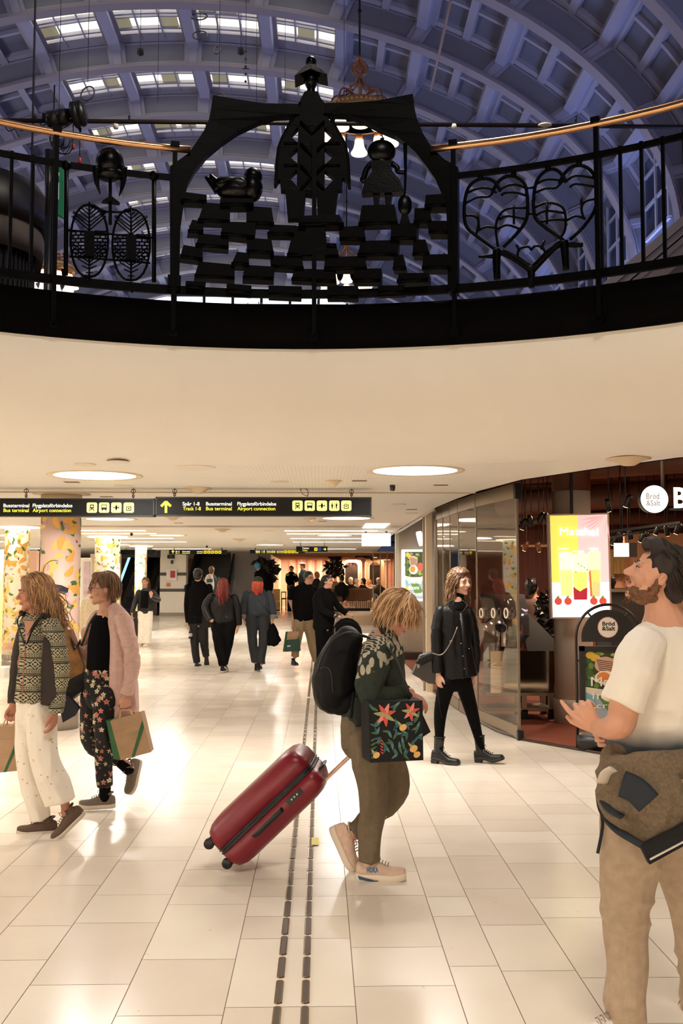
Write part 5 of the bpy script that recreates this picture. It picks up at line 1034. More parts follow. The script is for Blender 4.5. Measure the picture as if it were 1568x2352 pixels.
# warm back counter, timber wall, bread
b = MB(); a, c = J(1390, 1322, 15), J(1436, 1262, 15); b.box((a.x, 15, a.z - 1.3), (c.x, 15.1, c.z)); tag(b.build('timber_wall_panel', mat('knotty_timber', (180, 138, 70), .5, var=.3, vs=7, stretch=(4, 1, .6)), origin=(a.x, 15, a.z - 1.3)), 'knotty yellow timber panel behind the cafe counter', 'wall panel')
panel('lit_back_wall', 1436, 1640, 1225, 1330, 15.3, mat('warm_back_wall', (206, 150, 106), .6), 'warm lit back wall of the cafe behind the man', 'wall', .1, zmin=0)
t = thing('cafe_counter', 'dark service counter behind the advertising stand', 'counter', J(1450, 1500, 13)); a, c = J(1402, 1360, 13), J(1700, 1352, 13); b = MB(); b.box((a.x, 13, .02), (c.x, 13.7, a.z)); b.build('body', mat('counter_dark', (44, 36, 34), .5), t); b = MB(); b.box((a.x - .03, 12.96, a.z), (c.x, 13.72, a.z + .04)); b.build('worktop', mat('counter_steel', (130, 116, 104), .3, .6), t)
zt_ = a.z + .04
def pot(name, px, y, prof, m, lab, cat, g=None):
    p = J(px, 1350, y); b = MB(); b.lathe((p.x, y, zt_), prof, 20); return tag(b.build(name, m, origin=(p.x, y, zt_)), lab, cat, g)
pot('coffee_jug', 1424, 13.2, [(.07, 0), (.08, .02), (.05, .09), (.06, .1), (.085, .2), (.09, .2)], mat('jug_glass', (170, 120, 90), .15), 'glass coffee jug on the counter left of the nose of the man', 'jug'); pot('coffee_grinder', 1412, 13.3, [(.06, 0), (.06, .1), (.1, .12), (.1, .16)], BLK, 'black grinder on the cafe counter', 'grinder')
for i, px in enumerate((1438, 1447, 1456)): pot('drinking_glass', px, 13.25, [(.025, 0), (.035, .12), (.033, .12), (.024, .01)], mat('amber_glass', (220, 150, 90), .1), 'small glass on the cafe counter behind the face of the man', 'glass', 'glasses on the cafe counter')
t = thing('bread_display', 'lit bread display at the right edge behind the neck of the man', 'display', J(1570, 1440, 11)); a, c = J(1546, 1440, 11), J(1700, 1395, 11); b = MB(); b.box((a.x, 11.0, a.z - .04), (c.x, 11.5, a.z)); b.box((a.x, 11.45, a.z), (c.x, 11.5, c.z + .1)); b.box((a.x, 11.0, .02), (c.x, 11.5, a.z - .05)); b.build('shelf', mat('shelf_brown', (110, 74, 50), .5), t)
BRD = mat('bread_crust', (206, 146, 84), .6, var=.3, vs=20, bump=.5, bs=40); R = random.Random(2)
for k in range(9): p = V((a.x + .05 + .075 * k, 11.08 + .1 * (k % 2), a.z + .032)); b = MB(); b.ell(p, (.05, .05, .036), seg=12, rings=8); [b.tube([p + V((.04 * cos(q + w_), .04 * sin(q + w_), .025 + .01 * w_)) for w_ in (0, .5, 1)], .006, 5) for q in (0, 1.5, 3)]; tag(b.build('bread_bun', BRD, origin=p), 'round brown bun on the bread display at the right edge', 'bread', 'buns on the bread display')
for k in range(6): p = V((a.x + .08 + .1 * k, 11.3, a.z + .03)); b = MB(); b.ell(p, (.06, .05, .03), seg=12, rings=8); b.ell(p + V((0, 0, .06)), (.055, .05, .03), seg=12, rings=8); tag(b.build('bread_loaf', BRD, origin=p), 'loaf stacked at the back of the bread display', 'bread', 'loaves on the bread display')
area('bread_light', (a.x + .3, 10.95, a.z + .5), .3, 5, (1, .75, .45))
# polished steel bakery cabinet and curved acrylic guard behind the glass, on a steel trolley
ACR = mat('curved_acrylic', (220, 226, 240), .05, trans=.75, ior=1.5); MIR = mat('polished_steel_sheet', (176, 160, 142), .07, 1, bump=.12, bs=2.2)
t = thing('bakery_trolley', 'steel trolley with polished sheet front and curved guard behind the glass panel', 'trolley', J(1240, 1665, 11.4)); 
def W4(px, py, y): return J(px, py, y)
b = MB(); n = 16; P = []
a, c = J(1128, 1590, 11.9), J(1210, 1365, 11.9)
for k in range(n + 1):
    f = k / n; P.append(V((0, 11.9 - .12 * sin(f * pi) + (.15 * max(0, f - .8) * 5), a.z + (c.z - a.z) * f)))
for p, q in zip(P, P[1:]):
    b.face([b.bm.verts.new(v) for v in (V((a.x - .1, p.y, p.z)), V((c.x, p.y, p.z)), V((c.x, q.y, q.z)), V((a.x - .1, q.y, q.z)))], True)
bmesh.ops.remove_doubles(b.bm, verts=b.bm.verts, dist=1e-4); bmesh.ops.solidify(b.bm, geom=b.bm.faces[:], thickness=.008)
b.build('curved_guard', mat('mirror_acrylic', (190, 186, 200), .06, .85), t)
b = MB(); a, c = J(1206, 1596, 11.3), J(1281, 1498, 11.3); b.box((a.x - .35, 11.5, a.z), (c.x, 11.53, c.z)); b.build('polished_sheet', MIR, t)
b = MB(); b.box((a.x - .4, 11.55, .1), (c.x - .02, 12.0, .14)); b.box((a.x - .4, 11.55, a.z - .04), (c.x, 12.0, a.z)); b.build('shelf', STEEL, t)
for x, y in ((a.x + .02, 11.56), (c.x - .05, 11.56), (a.x + .02, 11.95), (c.x - .05, 11.95)): b = MB(); b.box((x, y, .05), (x + .05, y + .05, a.z)); b.build('leg', STEEL, t); b = MB(); b.box((x - .01, y - .01, .015), (x + .06, y + .06, .12)); b.build('wheel_block', BLK, t)
b = MB(); a, c = J(1212, 1500, 11.6), J(1275, 1385, 12.2); b.prism([V((a.x, 11.62, a.z)), V((c.x, 11.62, a.z)), V((a.x, 12.1, c.z))], [V((a.x, 11.66, a.z)), V((c.x, 11.66, a.z)), V((a.x, 12.14, c.z))]); b.build('black_cover', BLK, t)
leafy('potted_plant', 1262, 1420, 26, 60, 12.6, 420, 'tall dark leafy plant between the trolley and the pillar', 12, DLEAF2, .012, leaf=.12)
# wooden table edge and shelves glimpsed through the glass
t = thing('cafe_table', 'long wooden cafe table seen through the glass panel', 'table', (2.6, 15.4, 0)); b = MB(); b.box((2.15, 15.0, .98), (4.2, 15.8, 1.04)); b.build('tabletop', mat('table_wood', (170, 110, 60), .4), t)
for x in (2.2, 4.1):
    for y in (15.05, 15.7): b = MB(); b.box((x, y, .012), (x + .05, y + .05, .98)); b.build('leg', mat('table_wood', (170, 110, 60)), t)
# ================================================================ ADVERTISING STAND
YT = 9.55; sB = BLK; cx = J(1397, 1464, YT).x; r_ = 75 * YT / F; zc = J(1397, 1464, YT).z
t = thing('advertising_stand', 'black arched pavement sign with a salad poster before the cafe', 'sign stand', (cx, YT, .012)); b = MB()
b.tube([V((cx - r_, YT, .06)), V((cx - r_, YT, zc))] + [V((cx - r_ * cos(q), YT, zc + r_ * sin(q))) for q in [pi * i / 24 for i in range(1, 24)]] + [V((cx + r_, YT, zc)), V((cx + r_, YT, .06))], .013, 10, ref=(0, 1, 0)); b.build('tubular_frame', sB, t)
ri = 62 * YT / F; zl = J(1397, 1474, YT).z; b = MB(); P = [V((cx - ri, YT - .012, zl))] + [V((cx - ri * cos(q), YT - .012, zc + ri * sin(q) * 1.02)) for q in [pi * i / 24 for i in range(25)]] + [V((cx + ri, YT - .012, zl))]; b.prism(P, [p + V((0, .024, 0)) for p in P])
for q in (pi * .28, pi * .72): b.beam(V((cx - ri * cos(q), YT, zc + ri * sin(q))), V((cx - r_ * cos(q), YT, zc + r_ * sin(q))), .015, .015)
b.build('header_panel', sB, t)
p = J(1396, 1441, YT - .02); b = MB(); b.use(mat('sticker_scallop', (206, 130, 110), .5)); sr = 23.5 * YT / F
b.poly([V((p.x + sr * (1 + .04 * (k % 2)) * cos(2 * pi * k / 40), YT - .014, p.z + sr * (1 + .04 * (k % 2)) * sin(2 * pi * k / 40))) for k in range(40)]); b.use(mat('sticker_cream', (240, 226, 206), .5)); b.poly([V((p.x + sr * .95 * cos(2 * pi * k / 40), YT - .016, p.z + sr * .95 * sin(2 * pi * k / 40))) for k in range(40)]); b.build('round_label', None, t, recalc=False)
fit('Bröd', 1383, 1411, 1437, 9, BLK, YT - .017, t, bold=.02); fit('&Salt', 1382, 1412, 1448, 9, BLK, YT - .017, t, bold=.02)
x0, x1, z0, z1 = J(1333, 1665, YT).x, 2 * cx - J(1333, 1665, YT).x, J(1397, 1668, YT).z, J(1397, 1484, YT).z; fw = 11 * YT / F
b = MB()
for a, c in (((x0, z0), (x0 + fw, z1)), ((x1 - fw, z0), (x1, z1)), ((x0, z0), (x1, z0 + fw)), ((x0, z1 - fw), (x1, z1))): b.box((a[0], YT - .02, a[1]), (c[0], YT + .02, c[1]))
for z in (J(0, 1520, YT).z, J(0, 1628, YT).z): b.box((cx - r_, YT - .008, z - .008), (x0, YT + .008, z + .008)); b.box((x1, YT - .008, z - .008), (cx + r_, YT + .008, z + .008))
b.build('poster_frame', sB, t)
b = MB(); b.use(sB); b.box((x0 + fw, YT - .004, z0 + fw), (x1 - fw, YT + .004, z1 - fw)); foodart(b, x0 + fw, x1 - fw, z0 + fw, z1 - fw, YT - .006, .0006, False); b.build('poster', None, t, recalc=False)
POSTW = mat('poster_white', (240, 234, 222), .5)
for s_, a, c, yy, cap in (('Made', 1357, 1440, 1576, 21, ), ('from', 1358, 1436, 1606, 18), ('scratch', 1358, 1446, 1627, 13)): fit(s_, a, c, yy, cap, POSTW, YT - .015, t, bold=.0)
b = MB(); b.lathe((cx, YT, 0), [(r_ * 1.04, .014), (r_ * 1.04, .15), (r_ * .99, .15), (r_ * .99, .05), (.001, .05)], 40, Matrix.Diagonal((1, .62, 1))); b.build('drum_base', sB, t)
# ================================================================ TACTILE GUIDE STRIPS
def strip(x0, px_line):
    pass
SST = mat('stud_steel', (150, 128, 104), .25, .9); SSI = mat('stud_insert', (88, 78, 66), .55, .2, bump=.6, bs=400); R = random.Random(5); proto = None
xL = (G(636, 2322).x + G(677, 1917).x) / 2; xR = (G(700, 2322).x + G(714.6, 1917).x) / 2
b = MB(); L, Wd = .098, .0165
def stad(rx, ry, z, n=8): return [V((rx * cos(pi * k / n), ry + rx * sin(pi * k / n) * .9, z)) for k in range(n + 1)] + [V((-rx * cos(pi * k / n), -ry - rx * sin(pi * k / n) * .9, z)) for k in range(n + 1)]
b.use(SST); r1, r2, r3 = stad(Wd, L, .0), stad(Wd * .9, L * .985, .005), stad(Wd * .62, L * .97, .0048)
V1, V2, V3 = [[b.bm.verts.new(p) for p in q] for q in (r1, r2, r3)]
for A, B in ((V1, V2), (V2, V3)):
    for k in range(len(A)): b.face([A[k], A[(k + 1) % len(A)], B[(k + 1) % len(A)], B[k]])
b.use(SSI); b.face(V3); proto = b.build('guide_stud', None, origin=(0, 0, 0))
tag(proto, 'oblong steel guide stud in the left row on the stone floor', 'floor stud', 'left row of guide studs')
first = True; yends = [3.05 + .2475 * k for k in range(84)]
for row, (x, yo) in enumerate(((xL, 0), (xR, .0))):
    for k, y in enumerate(yends):
        o = proto if first else proto.copy()
        if not first: C.objects.link(o)
        first = False; o.location = (x, y + yo, .0); o['label'] = 'oblong steel guide stud in the %s row on the stone floor' % ('left', 'right')[row]; o['group'] = ('left', 'right')[row] + ' row of guide studs'
        WM[o] = Matrix.Translation(o.location)
b = MB(); YT_ = mat('yellow_tape', (232, 214, 110), .6); g0 = G(722, 1934); b.box((g0.x - .018, g0.y - .09, .0055), (g0.x + .025, g0.y + .08, .0065)); tag(b.build('yellow_tape', YT_, origin=g0), 'yellow tape mark on the right stud row by the suitcase', 'tape')
b = MB(); g0 = G(707, 1603); b.box((g0.x - .02, g0.y - .07, .0055), (g0.x + .03, g0.y + .06, .0065)); tag(b.build('yellow_tape', YT_, origin=g0), 'small yellow tape farther along the left stud row', 'tape')
# ================================================================ PEOPLE: BUILDERS
def bake(b, name, m, parent, voxel, smooth, fold=None, origin=None, cut=None):
    bmesh.ops.recalc_face_normals(b.bm, faces=b.bm.faces)
    me = bpy.data.meshes.new(name); b.bm.to_mesh(me); b.bm.free(); o = bpy.data.objects.new(name, me); C.objects.link(o)
    r = o.modifiers.new('r', 'REMESH'); r.mode = 'VOXEL'; r.voxel_size = voxel; r.adaptivity = 0
    if smooth: s = o.modifiers.new('s', 'SMOOTH'); s.iterations = smooth; s.factor = .5
    dg = bpy.context.evaluated_depsgraph_get(); me2 = bpy.data.meshes.new_from_object(o.evaluated_get(dg)); bpy.data.objects.remove(o); bpy.data.meshes.remove(me); me2.name = name
    if fold:
        amp, fx, fz, ang = fold; amp *= 1.6; n = len(me2.vertices); co = [v.co.copy() for v in me2.vertices]; no = [v.normal.copy() for v in me2.vertices]; ca, sa = cos(ang), sin(ang)
        for i in range(n):
            p = co[i]; x, z = p.x * ca + p.z * sa, -p.x * sa + p.z * ca
            w_ = noise.noise(V((p.x * 3, p.y * 3, p.z * 3))); q = noise.noise(V((x * fx + w_, p.y * fx * .8, z * fz + w_))); q2 = noise.noise(V((x * fx * 2.3, p.y * fx * 2, z * fz * 2.3 + 5 + 2 * w_)))
            me2.vertices[i].co = p + no[i] * amp * ((.55 - 1.6 * abs(q)) + .35 * q2)
    for p in me2.polygons: p.use_smooth = True
    me2.materials.clear()
    for k in (m if isinstance(m, list) else [m]): me2.materials.append(k)
    return link_mesh(name, me2, parent, origin)
def axes(yaw, pitch=0, roll=0):
    y, p = radians(yaw), radians(pitch); f = V((sin(y) * cos(p), -cos(y) * cos(p), sin(p))); u0 = V((0, 0, 1)); r = f.cross(u0).normalized(); u = r.cross(f)
    if roll: R = Matrix.Rotation(radians(roll), 3, f); r = R @ r; u = R @ u
    return r, f, u
class Fig:
    def __init__(s, D, label, skin, cat='person', group=None, vox=.006, sm=3):
        s.D, s.k, s.label, s.skin, s.cat, s.group, s.vox, s.sm = D, D / F, label, skin, cat, group, vox, sm; s.L = []; s.root = None
    def p(s, x, y, d=0): return J(x, y, s.D + d)
    def t(s, L, pts, ratio=.9, sub=4, end=(1, 1), scale=1, grow=0):
        """tapered limb: (px, py, depth offset m, half width px[, depth ratio])"""
        P = [s.p(*q[:3]) for q in pts]; R = [V((q[3] * s.k * scale + grow, (q[4] if len(q) > 4 else ratio) * q[3] * s.k * scale + grow, 0)) for q in pts]
        L.append(('t', crom(P, sub), [(v.x, v.y) for v in crom(R, sub)]))
        for j, i in ((end[0], 0), (end[1], -1)):
            if j: L.append(('e', P[i], (R[i].x * .97, R[i].y * .97, min(R[i].x, R[i].y) * .97), None))
    def e(s, L, x, y, d, rx, ry, rd=None, M=None): L.append(('e', s.p(x, y, d), (rx * s.k, (rd if rd else rx) * s.k, ry * s.k), M))
    def emit(s, L, name, m, parent, vox=None, sm=None, fold=None, origin=None):
        b = MB()
        for q in L:
            if q[0] == 't': b.tube(q[1], q[2], 14, ref=(0, 1, 0))
            elif q[0] == 'e': b.ell(q[1], q[2], q[3], 16, 10)
            elif q[0] == 'f': q[1](b)
        return bake(b, name, m, parent, vox or s.vox, s.sm if sm is None else sm, fold, origin)
    def head(s, px, py, d, H, yaw, pitch=0, roll=0, neck=None, jaw=1.0, nose=1.0):
        c = s.p(px, py, d); r, f, u = axes(yaw, pitch, roll); M = Matrix((r, f, u)).transposed(); s.hc, s.hM, s.H = c, M, H
        q = lambda x, y, z: c + M @ V((x, y, z)) * H
        E = lambda x, y, z, a, b_, c_: s.L.append(('e', q(x, y, z), (a * H, b_ * H, c_ * H), M))
        E(0, -.06, .12, .325, .40, .365); E(0, .10, -.02, .27, .27, .36); E(0, .10, -.27, .215 * jaw, .215, .19); E(0, .245, -.40, .10 * jaw, .085, .085)
        for x in (-1, 1):
            E(x * .115, .315, .085, .11, .055, .04); E(x * .16, .235, -.13, .105, .10, .085); E(x * .055, .375, -.125, .04, .045, .032)
            E(x * .325, -.03, -.03, .028, .065, .10); E(x * .16, .03, -.30, .08 * jaw, .16, .10); E(x * .125, .285, .0, .068, .062, .042)
        s.L.append(('t', [q(0, .345, .06), q(0, .385, -.03), q(0, .44 * (.9 + .1 * nose), -.115)], [(.034 * H, .04 * H), (.036 * H, .05 * H), (.05 * H, .05 * H)])); E(0, .435 * nose, -.12, .048, .05, .04)
        E(0, .315, -.23, .10, .06, .05); E(0, .342, -.245, .085, .035, .022); E(0, .333, -.285, .075, .035, .024)
        if neck: s.L.append(('t', crom([q(0, -.10, -.18)] + [s.p(*n[:3]) for n in neck], 3), [(n, n) for n in [V((x, 0, 0)).x for x in [v.x for v in crom([V((.215 * H, 0, 0))] + [V((n[3] * s.k, 0, 0)) for n in neck], 3)]]]))
    def face(s, iris=(70, 90, 100), brow=None, lips=(176, 98, 88), closed=False):
        c, M, H = s.hc, s.hM, s.H; q = lambda x, y, z: c + M @ V((x, y, z)) * H
        for x in (-1, 1):
            b = MB(); 
            if not closed:
                b.use(mat('eye_white', (226, 214, 204), .25)); b.ell(q(x * .128, .318, .004), (.045 * H, .035 * H, .026 * H), M, 12, 8); b.use(mat('iris_%d' % iris[0], iris, .2)); b.ell(q(x * .128, .342, .003), (.02 * H, .014 * H, .02 * H), M, 10, 6)
            b.use(mat('lash', (38, 26, 22), .6)); b.tube([q(x * .075, .345, .008), q(x * .125, .358, .027 if not closed else .0), q(x * .185, .325, .006)], .007 * H, 5); b.build('eye', None, s.root)
            b = MB(); b.tube([q(x * .05, .365, .085), q(x * .12, .372, .112), q(x * .21, .31, .085)], [(.012 * H, .02 * H), (.013 * H, .022 * H), (.006 * H, .012 * H)], 6); b.build('eyebrow', brow or mat('brow_brown', (84, 58, 40), .8), s.root)
        b = MB(); b.tube([q(-.085, .33, -.258), q(-.03, .372, -.243), q(.03, .372, -.243), q(.085, .33, -.258)], [(.008 * H, .01 * H), (.016 * H, .016 * H), (.016 * H, .016 * H), (.008 * H, .01 * H)], 6); b.tube([q(-.075, .33, -.268), q(0, .368, -.285), q(.075, .33, -.268)], [(.008 * H, .01 * H), (.022 * H, .02 * H), (.008 * H, .01 * H)], 6); b.build('lips', mat('lips_%d' % lips[1], lips, .4), s.root)
        for x in (-1, 1):
            pass
    def hair(s, m, vols, locks=None, name='hair', vox=None, nz=.006):
        """vols: head-space ellipsoids; locks: dict of strand settings"""
        c, M, H = s.hc, s.hM, s.H; L = []
        for x, y, z, a, b_, c_ in vols: L.append(('e', c + M @ V((x, y, z)) * H, (a * H, b_ * H, c_ * H), M))
        o = s.emit(L, name, m, s.root, vox or max(s.vox, .006), 4, (nz, 26, 12, .3))
        if locks:
            R = random.Random(locks.get('seed', 1)); b = MB(); g = M.inverted() @ V((0, 0, -1)); E0 = V(locks.get('c', (0, -.09, .13))); ER = V(locks.get('r', (.36, .43, .40))); crown = V(locks.get('crown', (0, -.15, .53))); n = locks.get('n', 200); ok = locks.get('ok', lambda d: d.z > -.2 or d.y < .1); ms = locks.get('mats', [m])
            cnt = 0; tries = 0
            while cnt < n and tries < n * 20:
                tries += 1; d = V((R.gauss(0, 1), R.gauss(0, 1), R.gauss(0, 1))).normalized()
                if not ok(d): continue
                cnt += 1; p = E0 + V((d.x * ER.x, d.y * ER.y, d.z * ER.z)); v = (p - crown); nrm = d; v -= nrm * v.dot(nrm); v.normalize(); Ln = locks.get('len', .8) * (.7 + .5 * R.random()) * (locks['lf'](d) if 'lf' in locks else 1); ns = locks.get('steps', 12); ds = Ln / ns; P = []; G_ = locks.get('grav', .25); ca = locks.get('curl', .02); cf = locks.get('freq', 14); ph = R.random() * 6.3; side = v.cross(nrm).normalized()
                drift = V(locks.get('drift', (0, 0, 0))) + V((R.gauss(0, .1), R.gauss(0, .1), R.gauss(0, .1))) * locks.get('mess', .5)
                for i in range(ns + 1):
                    a = min(1, i / 3); P.append(p + side * ca * a * sin(cf * i * ds + ph) + nrm * (ca * .7 * a * cos(cf * i * ds + ph) + .012))
                    v = (v * (1 - G_) + g * G_ + drift * .15).normalized(); p = p + v * ds; e = V(((p.x - E0.x) / ER.x, (p.y - E0.y) / ER.y, (p.z - E0.z) / ER.z))
                    if e.length < 1: e.normalize(); p = E0 + V((e.x * ER.x, e.y * ER.y, e.z * ER.z)) * 1.01
                rr = locks.get('rad', .022) * (.6 + .7 * R.random()); b.use(ms[R.randrange(len(ms))])
                b.tube([c + M @ q * H for q in P], [(rr * H * (1 - .75 * (i / ns) ** 2) * (.5 if i == 0 else 1), rr * H * .6 * (1 - .75 * (i / ns) ** 2) * (.5 if i == 0 else 1)) for i in range(ns + 1)], 5)
            b.build(name + '_locks', None, s.root, recalc=False)
        return o
    def hand(s, W, d, n, side, S=.18, curl=.4, thumb=.4, spread=1.0, fingers=(1, 1, 1, 1)):
        d, n, side = V(d).normalized(), V(n), V(side); n = (n - d * n.dot(d)).normalized(); side = (side - d * side.dot(d) - n * side.dot(n)).normalized(); k = S / .18; L = s.L; W = V(W)
        cu = curl if isinstance(curl, (tuple, list)) else (curl,) * 4
        for i, (o, ln, kb) in enumerate(((.033, .070, .088), (.011, .078, .093), (-.011, .073, .089), (-.031, .056, .082))):
            K = W + d * kb * k + side * o * k * (.75 + .25 * spread); L.append(('t', [W + d * .012 * k + side * o * .45 * k, K], [(.0145 * k, .0135 * k), (.0115 * k, .011 * k)])); P = [K]; ang = 0; pp = K; ss = (spread - 1) * o * 6
            for fr, a in ((.45, 52), (.30, 62), (.25, 34)):
                ang += radians(a) * cu[i]; dd = (d * cos(ang) + n * sin(ang) + side * ss).normalized(); pp = pp + dd * ln * fr * k; P.append(pp)
            L.append(('t', P, [(.0102 * k, .0098 * k), (.0096 * k, .0092 * k), (.0086 * k, .0082 * k), (.0068 * k, .0066 * k)])); L.append(('e', P[-1], (.0066 * k,) * 3, None))
        T = [W + d * .02 * k + side * .018 * k, W + d * .048 * k + side * .040 * k + n * .012 * k, W + d * (.080) * k + side * (.048 + .012 * (1 - thumb)) * k + n * (.012 + .03 * thumb) * k, W + d * .100 * k + side * (.046 + .02 * (1 - thumb) - .02 * thumb) * k + n * (.014 + .045 * thumb) * k]
        L.append(('t', T, [(.015 * k, .014 * k), (.0135 * k, .013 * k), (.0108 * k, .0104 * k), (.008 * k, .008 * k)])); L.append(('e', T[-1], (.008 * k,) * 3, None)); L.append(('e', W, (.024 * k, .020 * k, .02 * k), None))
    def start(s, origin_px=None, name='person'):
        org = V((s.p(*origin_px[:3]).x, s.D, origin_px[3] if len(origin_px) > 3 else 0)) if origin_px else s.p(0, 0)
        s.root = s.emit(s.L, name, s.skin, None, origin=org); tag(s.root, s.label, s.cat, s.group); return s.root
    def shoe(s, A, yaw, pitch=0, L=.27, up=None, sole=None, h=.085, boot=0, heel=0, st=.028, laces=True, name='shoe'):
        """A ankle point (world); shoe with upper, sole, optional boot shaft and block heel"""
        r, f, u = axes(yaw, -pitch); A = V(A); O = A - u * h; k = L / .295; q = lambda a, b_, c_=0: O + f * a * k + u * b_ * k + r * c_ * k; M = Matrix((r, f, u)).transposed()
        ST = [(-.090, .014, .040), (-.082, .025, .066), (-.06, .032, .080), (-.02, .035, .088), (.02, .037, .088), (.055, .040, .074), (.09, .044, .058), (.125, .047, .049), (.16, .046, .043), (.187, .038, .035), (.204, .022, .022)]
        hz = lambda a: heel * min(1, max(0, (.085 - a) / .09)); ts = lambda a: max(0, a - .14) * .22 + max(0, -.07 - a) * .3; n = 14; b = MB(); R_ = []
        for a, w_, t_ in ST: R_.append([b.bm.verts.new(q(a, st * .8 + hz(a) + ts(a) + (0 if i in (0, n) else t_ * max(0, sin(pi * i / n)) ** .75), w_ * (cos(pi * i / n) if abs(cos(pi * i / n)) < .99 else .96 * cos(pi * i / n)))) for i in range(n + 1)])
        for A_, B_ in zip(R_, R_[1:]):
            for i in range(n): b.face([A_[i], A_[i + 1], B_[i + 1], B_[i]], True)
            b.face([A_[0], B_[0], B_[n], A_[n]])
        b.face(R_[0]); b.face(R_[-1])
        b.tube(crom([q(-.020, .05 + heel + st * .5), q(-.016, .085 + heel + st * .7), q((-.004 if boot else -.020), .118 + boot + heel)], 3), [((.030 + .0007 * j_ * (4 if boot else 1)) * k, (.040 + .0008 * j_ * (3 if boot else 1)) * k) for j_ in range(7)], 16, ref=f)
        if boot: b.tube([q(-.004 + .055 * cos(z_), .118 + boot + heel, .047 * sin(z_)) for z_ in [2 * pi * j_ / 16 for j_ in range(16)]], .006, 6, closed=True)
        else: b.tube([q(-.022 + .046 * cos(z_), .100 + heel + .012 * cos(z_ + pi) + st * .5, .034 * sin(z_)) for z_ in [2 * pi * j_ / 16 for j_ in range(16)]], .0065, 6, closed=True)
        o = b.build(name, up, s.root)
        b = MB(); R_ = []
        for a, w_, t_ in ST:
            w2 = w_ * 1.04 + .003; z0 = hz(a) + ts(a); z1 = z0 + st; e = .004; R_.append([b.bm.verts.new(q(a * 1.02, z, c_)) for z, c_ in ((z0, -w2 + e), (z0 + e, -w2), (z1 - e, -w2 * .99), (z1, -w2 + e), (z1, w2 - e), (z1 - e, w2 * .99), (z0 + e, w2), (z0, w2 - e))])
        for A_, B_ in zip(R_, R_[1:]):
            for i in range(8): b.face([A_[i], A_[(i + 1) % 8], B_[(i + 1) % 8], B_[i]], i in (0, 1, 2, 4, 5, 6))
        b.face(R_[0]); b.face(R_[-1])
        if heel: b.prism([q(a, heel + .002, c_) for a, c_ in ((-.09, .026), (-.02, .034), (-.018, -.034), (-.09, -.026))], [q(a, 0, c_) for a, c_ in ((-.086, .026), (-.024, .032), (-.022, -.032), (-.086, -.026))])
        b.build('sole', sole, o)
        if laces:
            b = MB()
            for i in range(5): a = .032 + i * .017; z = .094 - .36 * (a - .03) + st * .8 + hz(a); b.tube([q(a, z - .010, -.024), q(a + .004, z + .004, 0), q(a, z - .010, .024)], .0028, 5)
            b.tube(crom([q(.035, .1 + st + heel, 0), q(.05, .112 + st + heel, .02), q(.058, .085 + st + heel, .034)], 3), .0025, 4); b.build('laces', mat('lace_grey', (150, 134, 118), .8) if name != 'boot' else BLK, o)
        return o
def skinmat(n, c): return mat('skin_' + n, tuple(int(q + (sum(c) / 3 - q) * .22) for q in c), .5, var=.03, vs=9, bump=.1, bs=160, spec=.35)
# woven / printed cloths
def cloth(name, c, **a): return mat(name, c, a.pop('rough', .85), var=a.pop('var', .1), vs=a.pop('vs', 30), bump=a.pop('bump', .25), bs=a.pop('bs', 420), **a)
def nordic(name, dark, light, sc=1.0):
    m, t, b = newmat(name); N = NT(t); vec, x, y, z = N.coords(); h = N.m('ADD', x, N.m('MULTIPLY', y, .8))
    P = .105 * sc; zz = N.m('FRACT', N.m('MULTIPLY', z, 1 / P)); dz = N.m('ABSOLUTE', N.m('SUBTRACT', N.m('MULTIPLY', zz, 1 / .58), .5)); dx = N.m('ABSOLUTE', N.m('SUBTRACT', N.m('FRACT', N.m('MULTIPLY', h, 1 / (.068 * sc))), .5)); d = N.m('ADD', dz, dx)
    dia = N.m('LESS_THAN', N.m('FRACT', N.m('MULTIPLY', d, 3.0)), .5); cross_ = N.m('LESS_THAN', N.m('ABSOLUTE', N.m('SUBTRACT', dx, dz)), .045); dia = N.m('MAXIMUM', dia, cross_); indi = N.m('LESS_THAN', zz, .58)
    zs = N.m('FRACT', N.m('MULTIPLY', z, 1 / (.0125 * sc))); chev = N.m('FRACT', N.m('ADD', N.m('MULTIPLY', h, 70 / sc), N.m('MULTIPLY', N.m('ABSOLUTE', N.m('SUBTRACT', zs, .5)), 1.6))); st = N.m('MAXIMUM', N.m('LESS_THAN', zs, .22), N.m('MULTIPLY', N.m('LESS_THAN', chev, .4), N.m('GREATER_THAN', zz, .74)))
    f = N.m('ADD', N.m('MULTIPLY', dia, indi), N.m('MULTIPLY', st, N.m('SUBTRACT', 1, indi)))
    N.l(N.mix(f, rgb(dark), rgb(light)), b.inputs['Base Color']); b.inputs['Roughness'].default_value = .9; return m
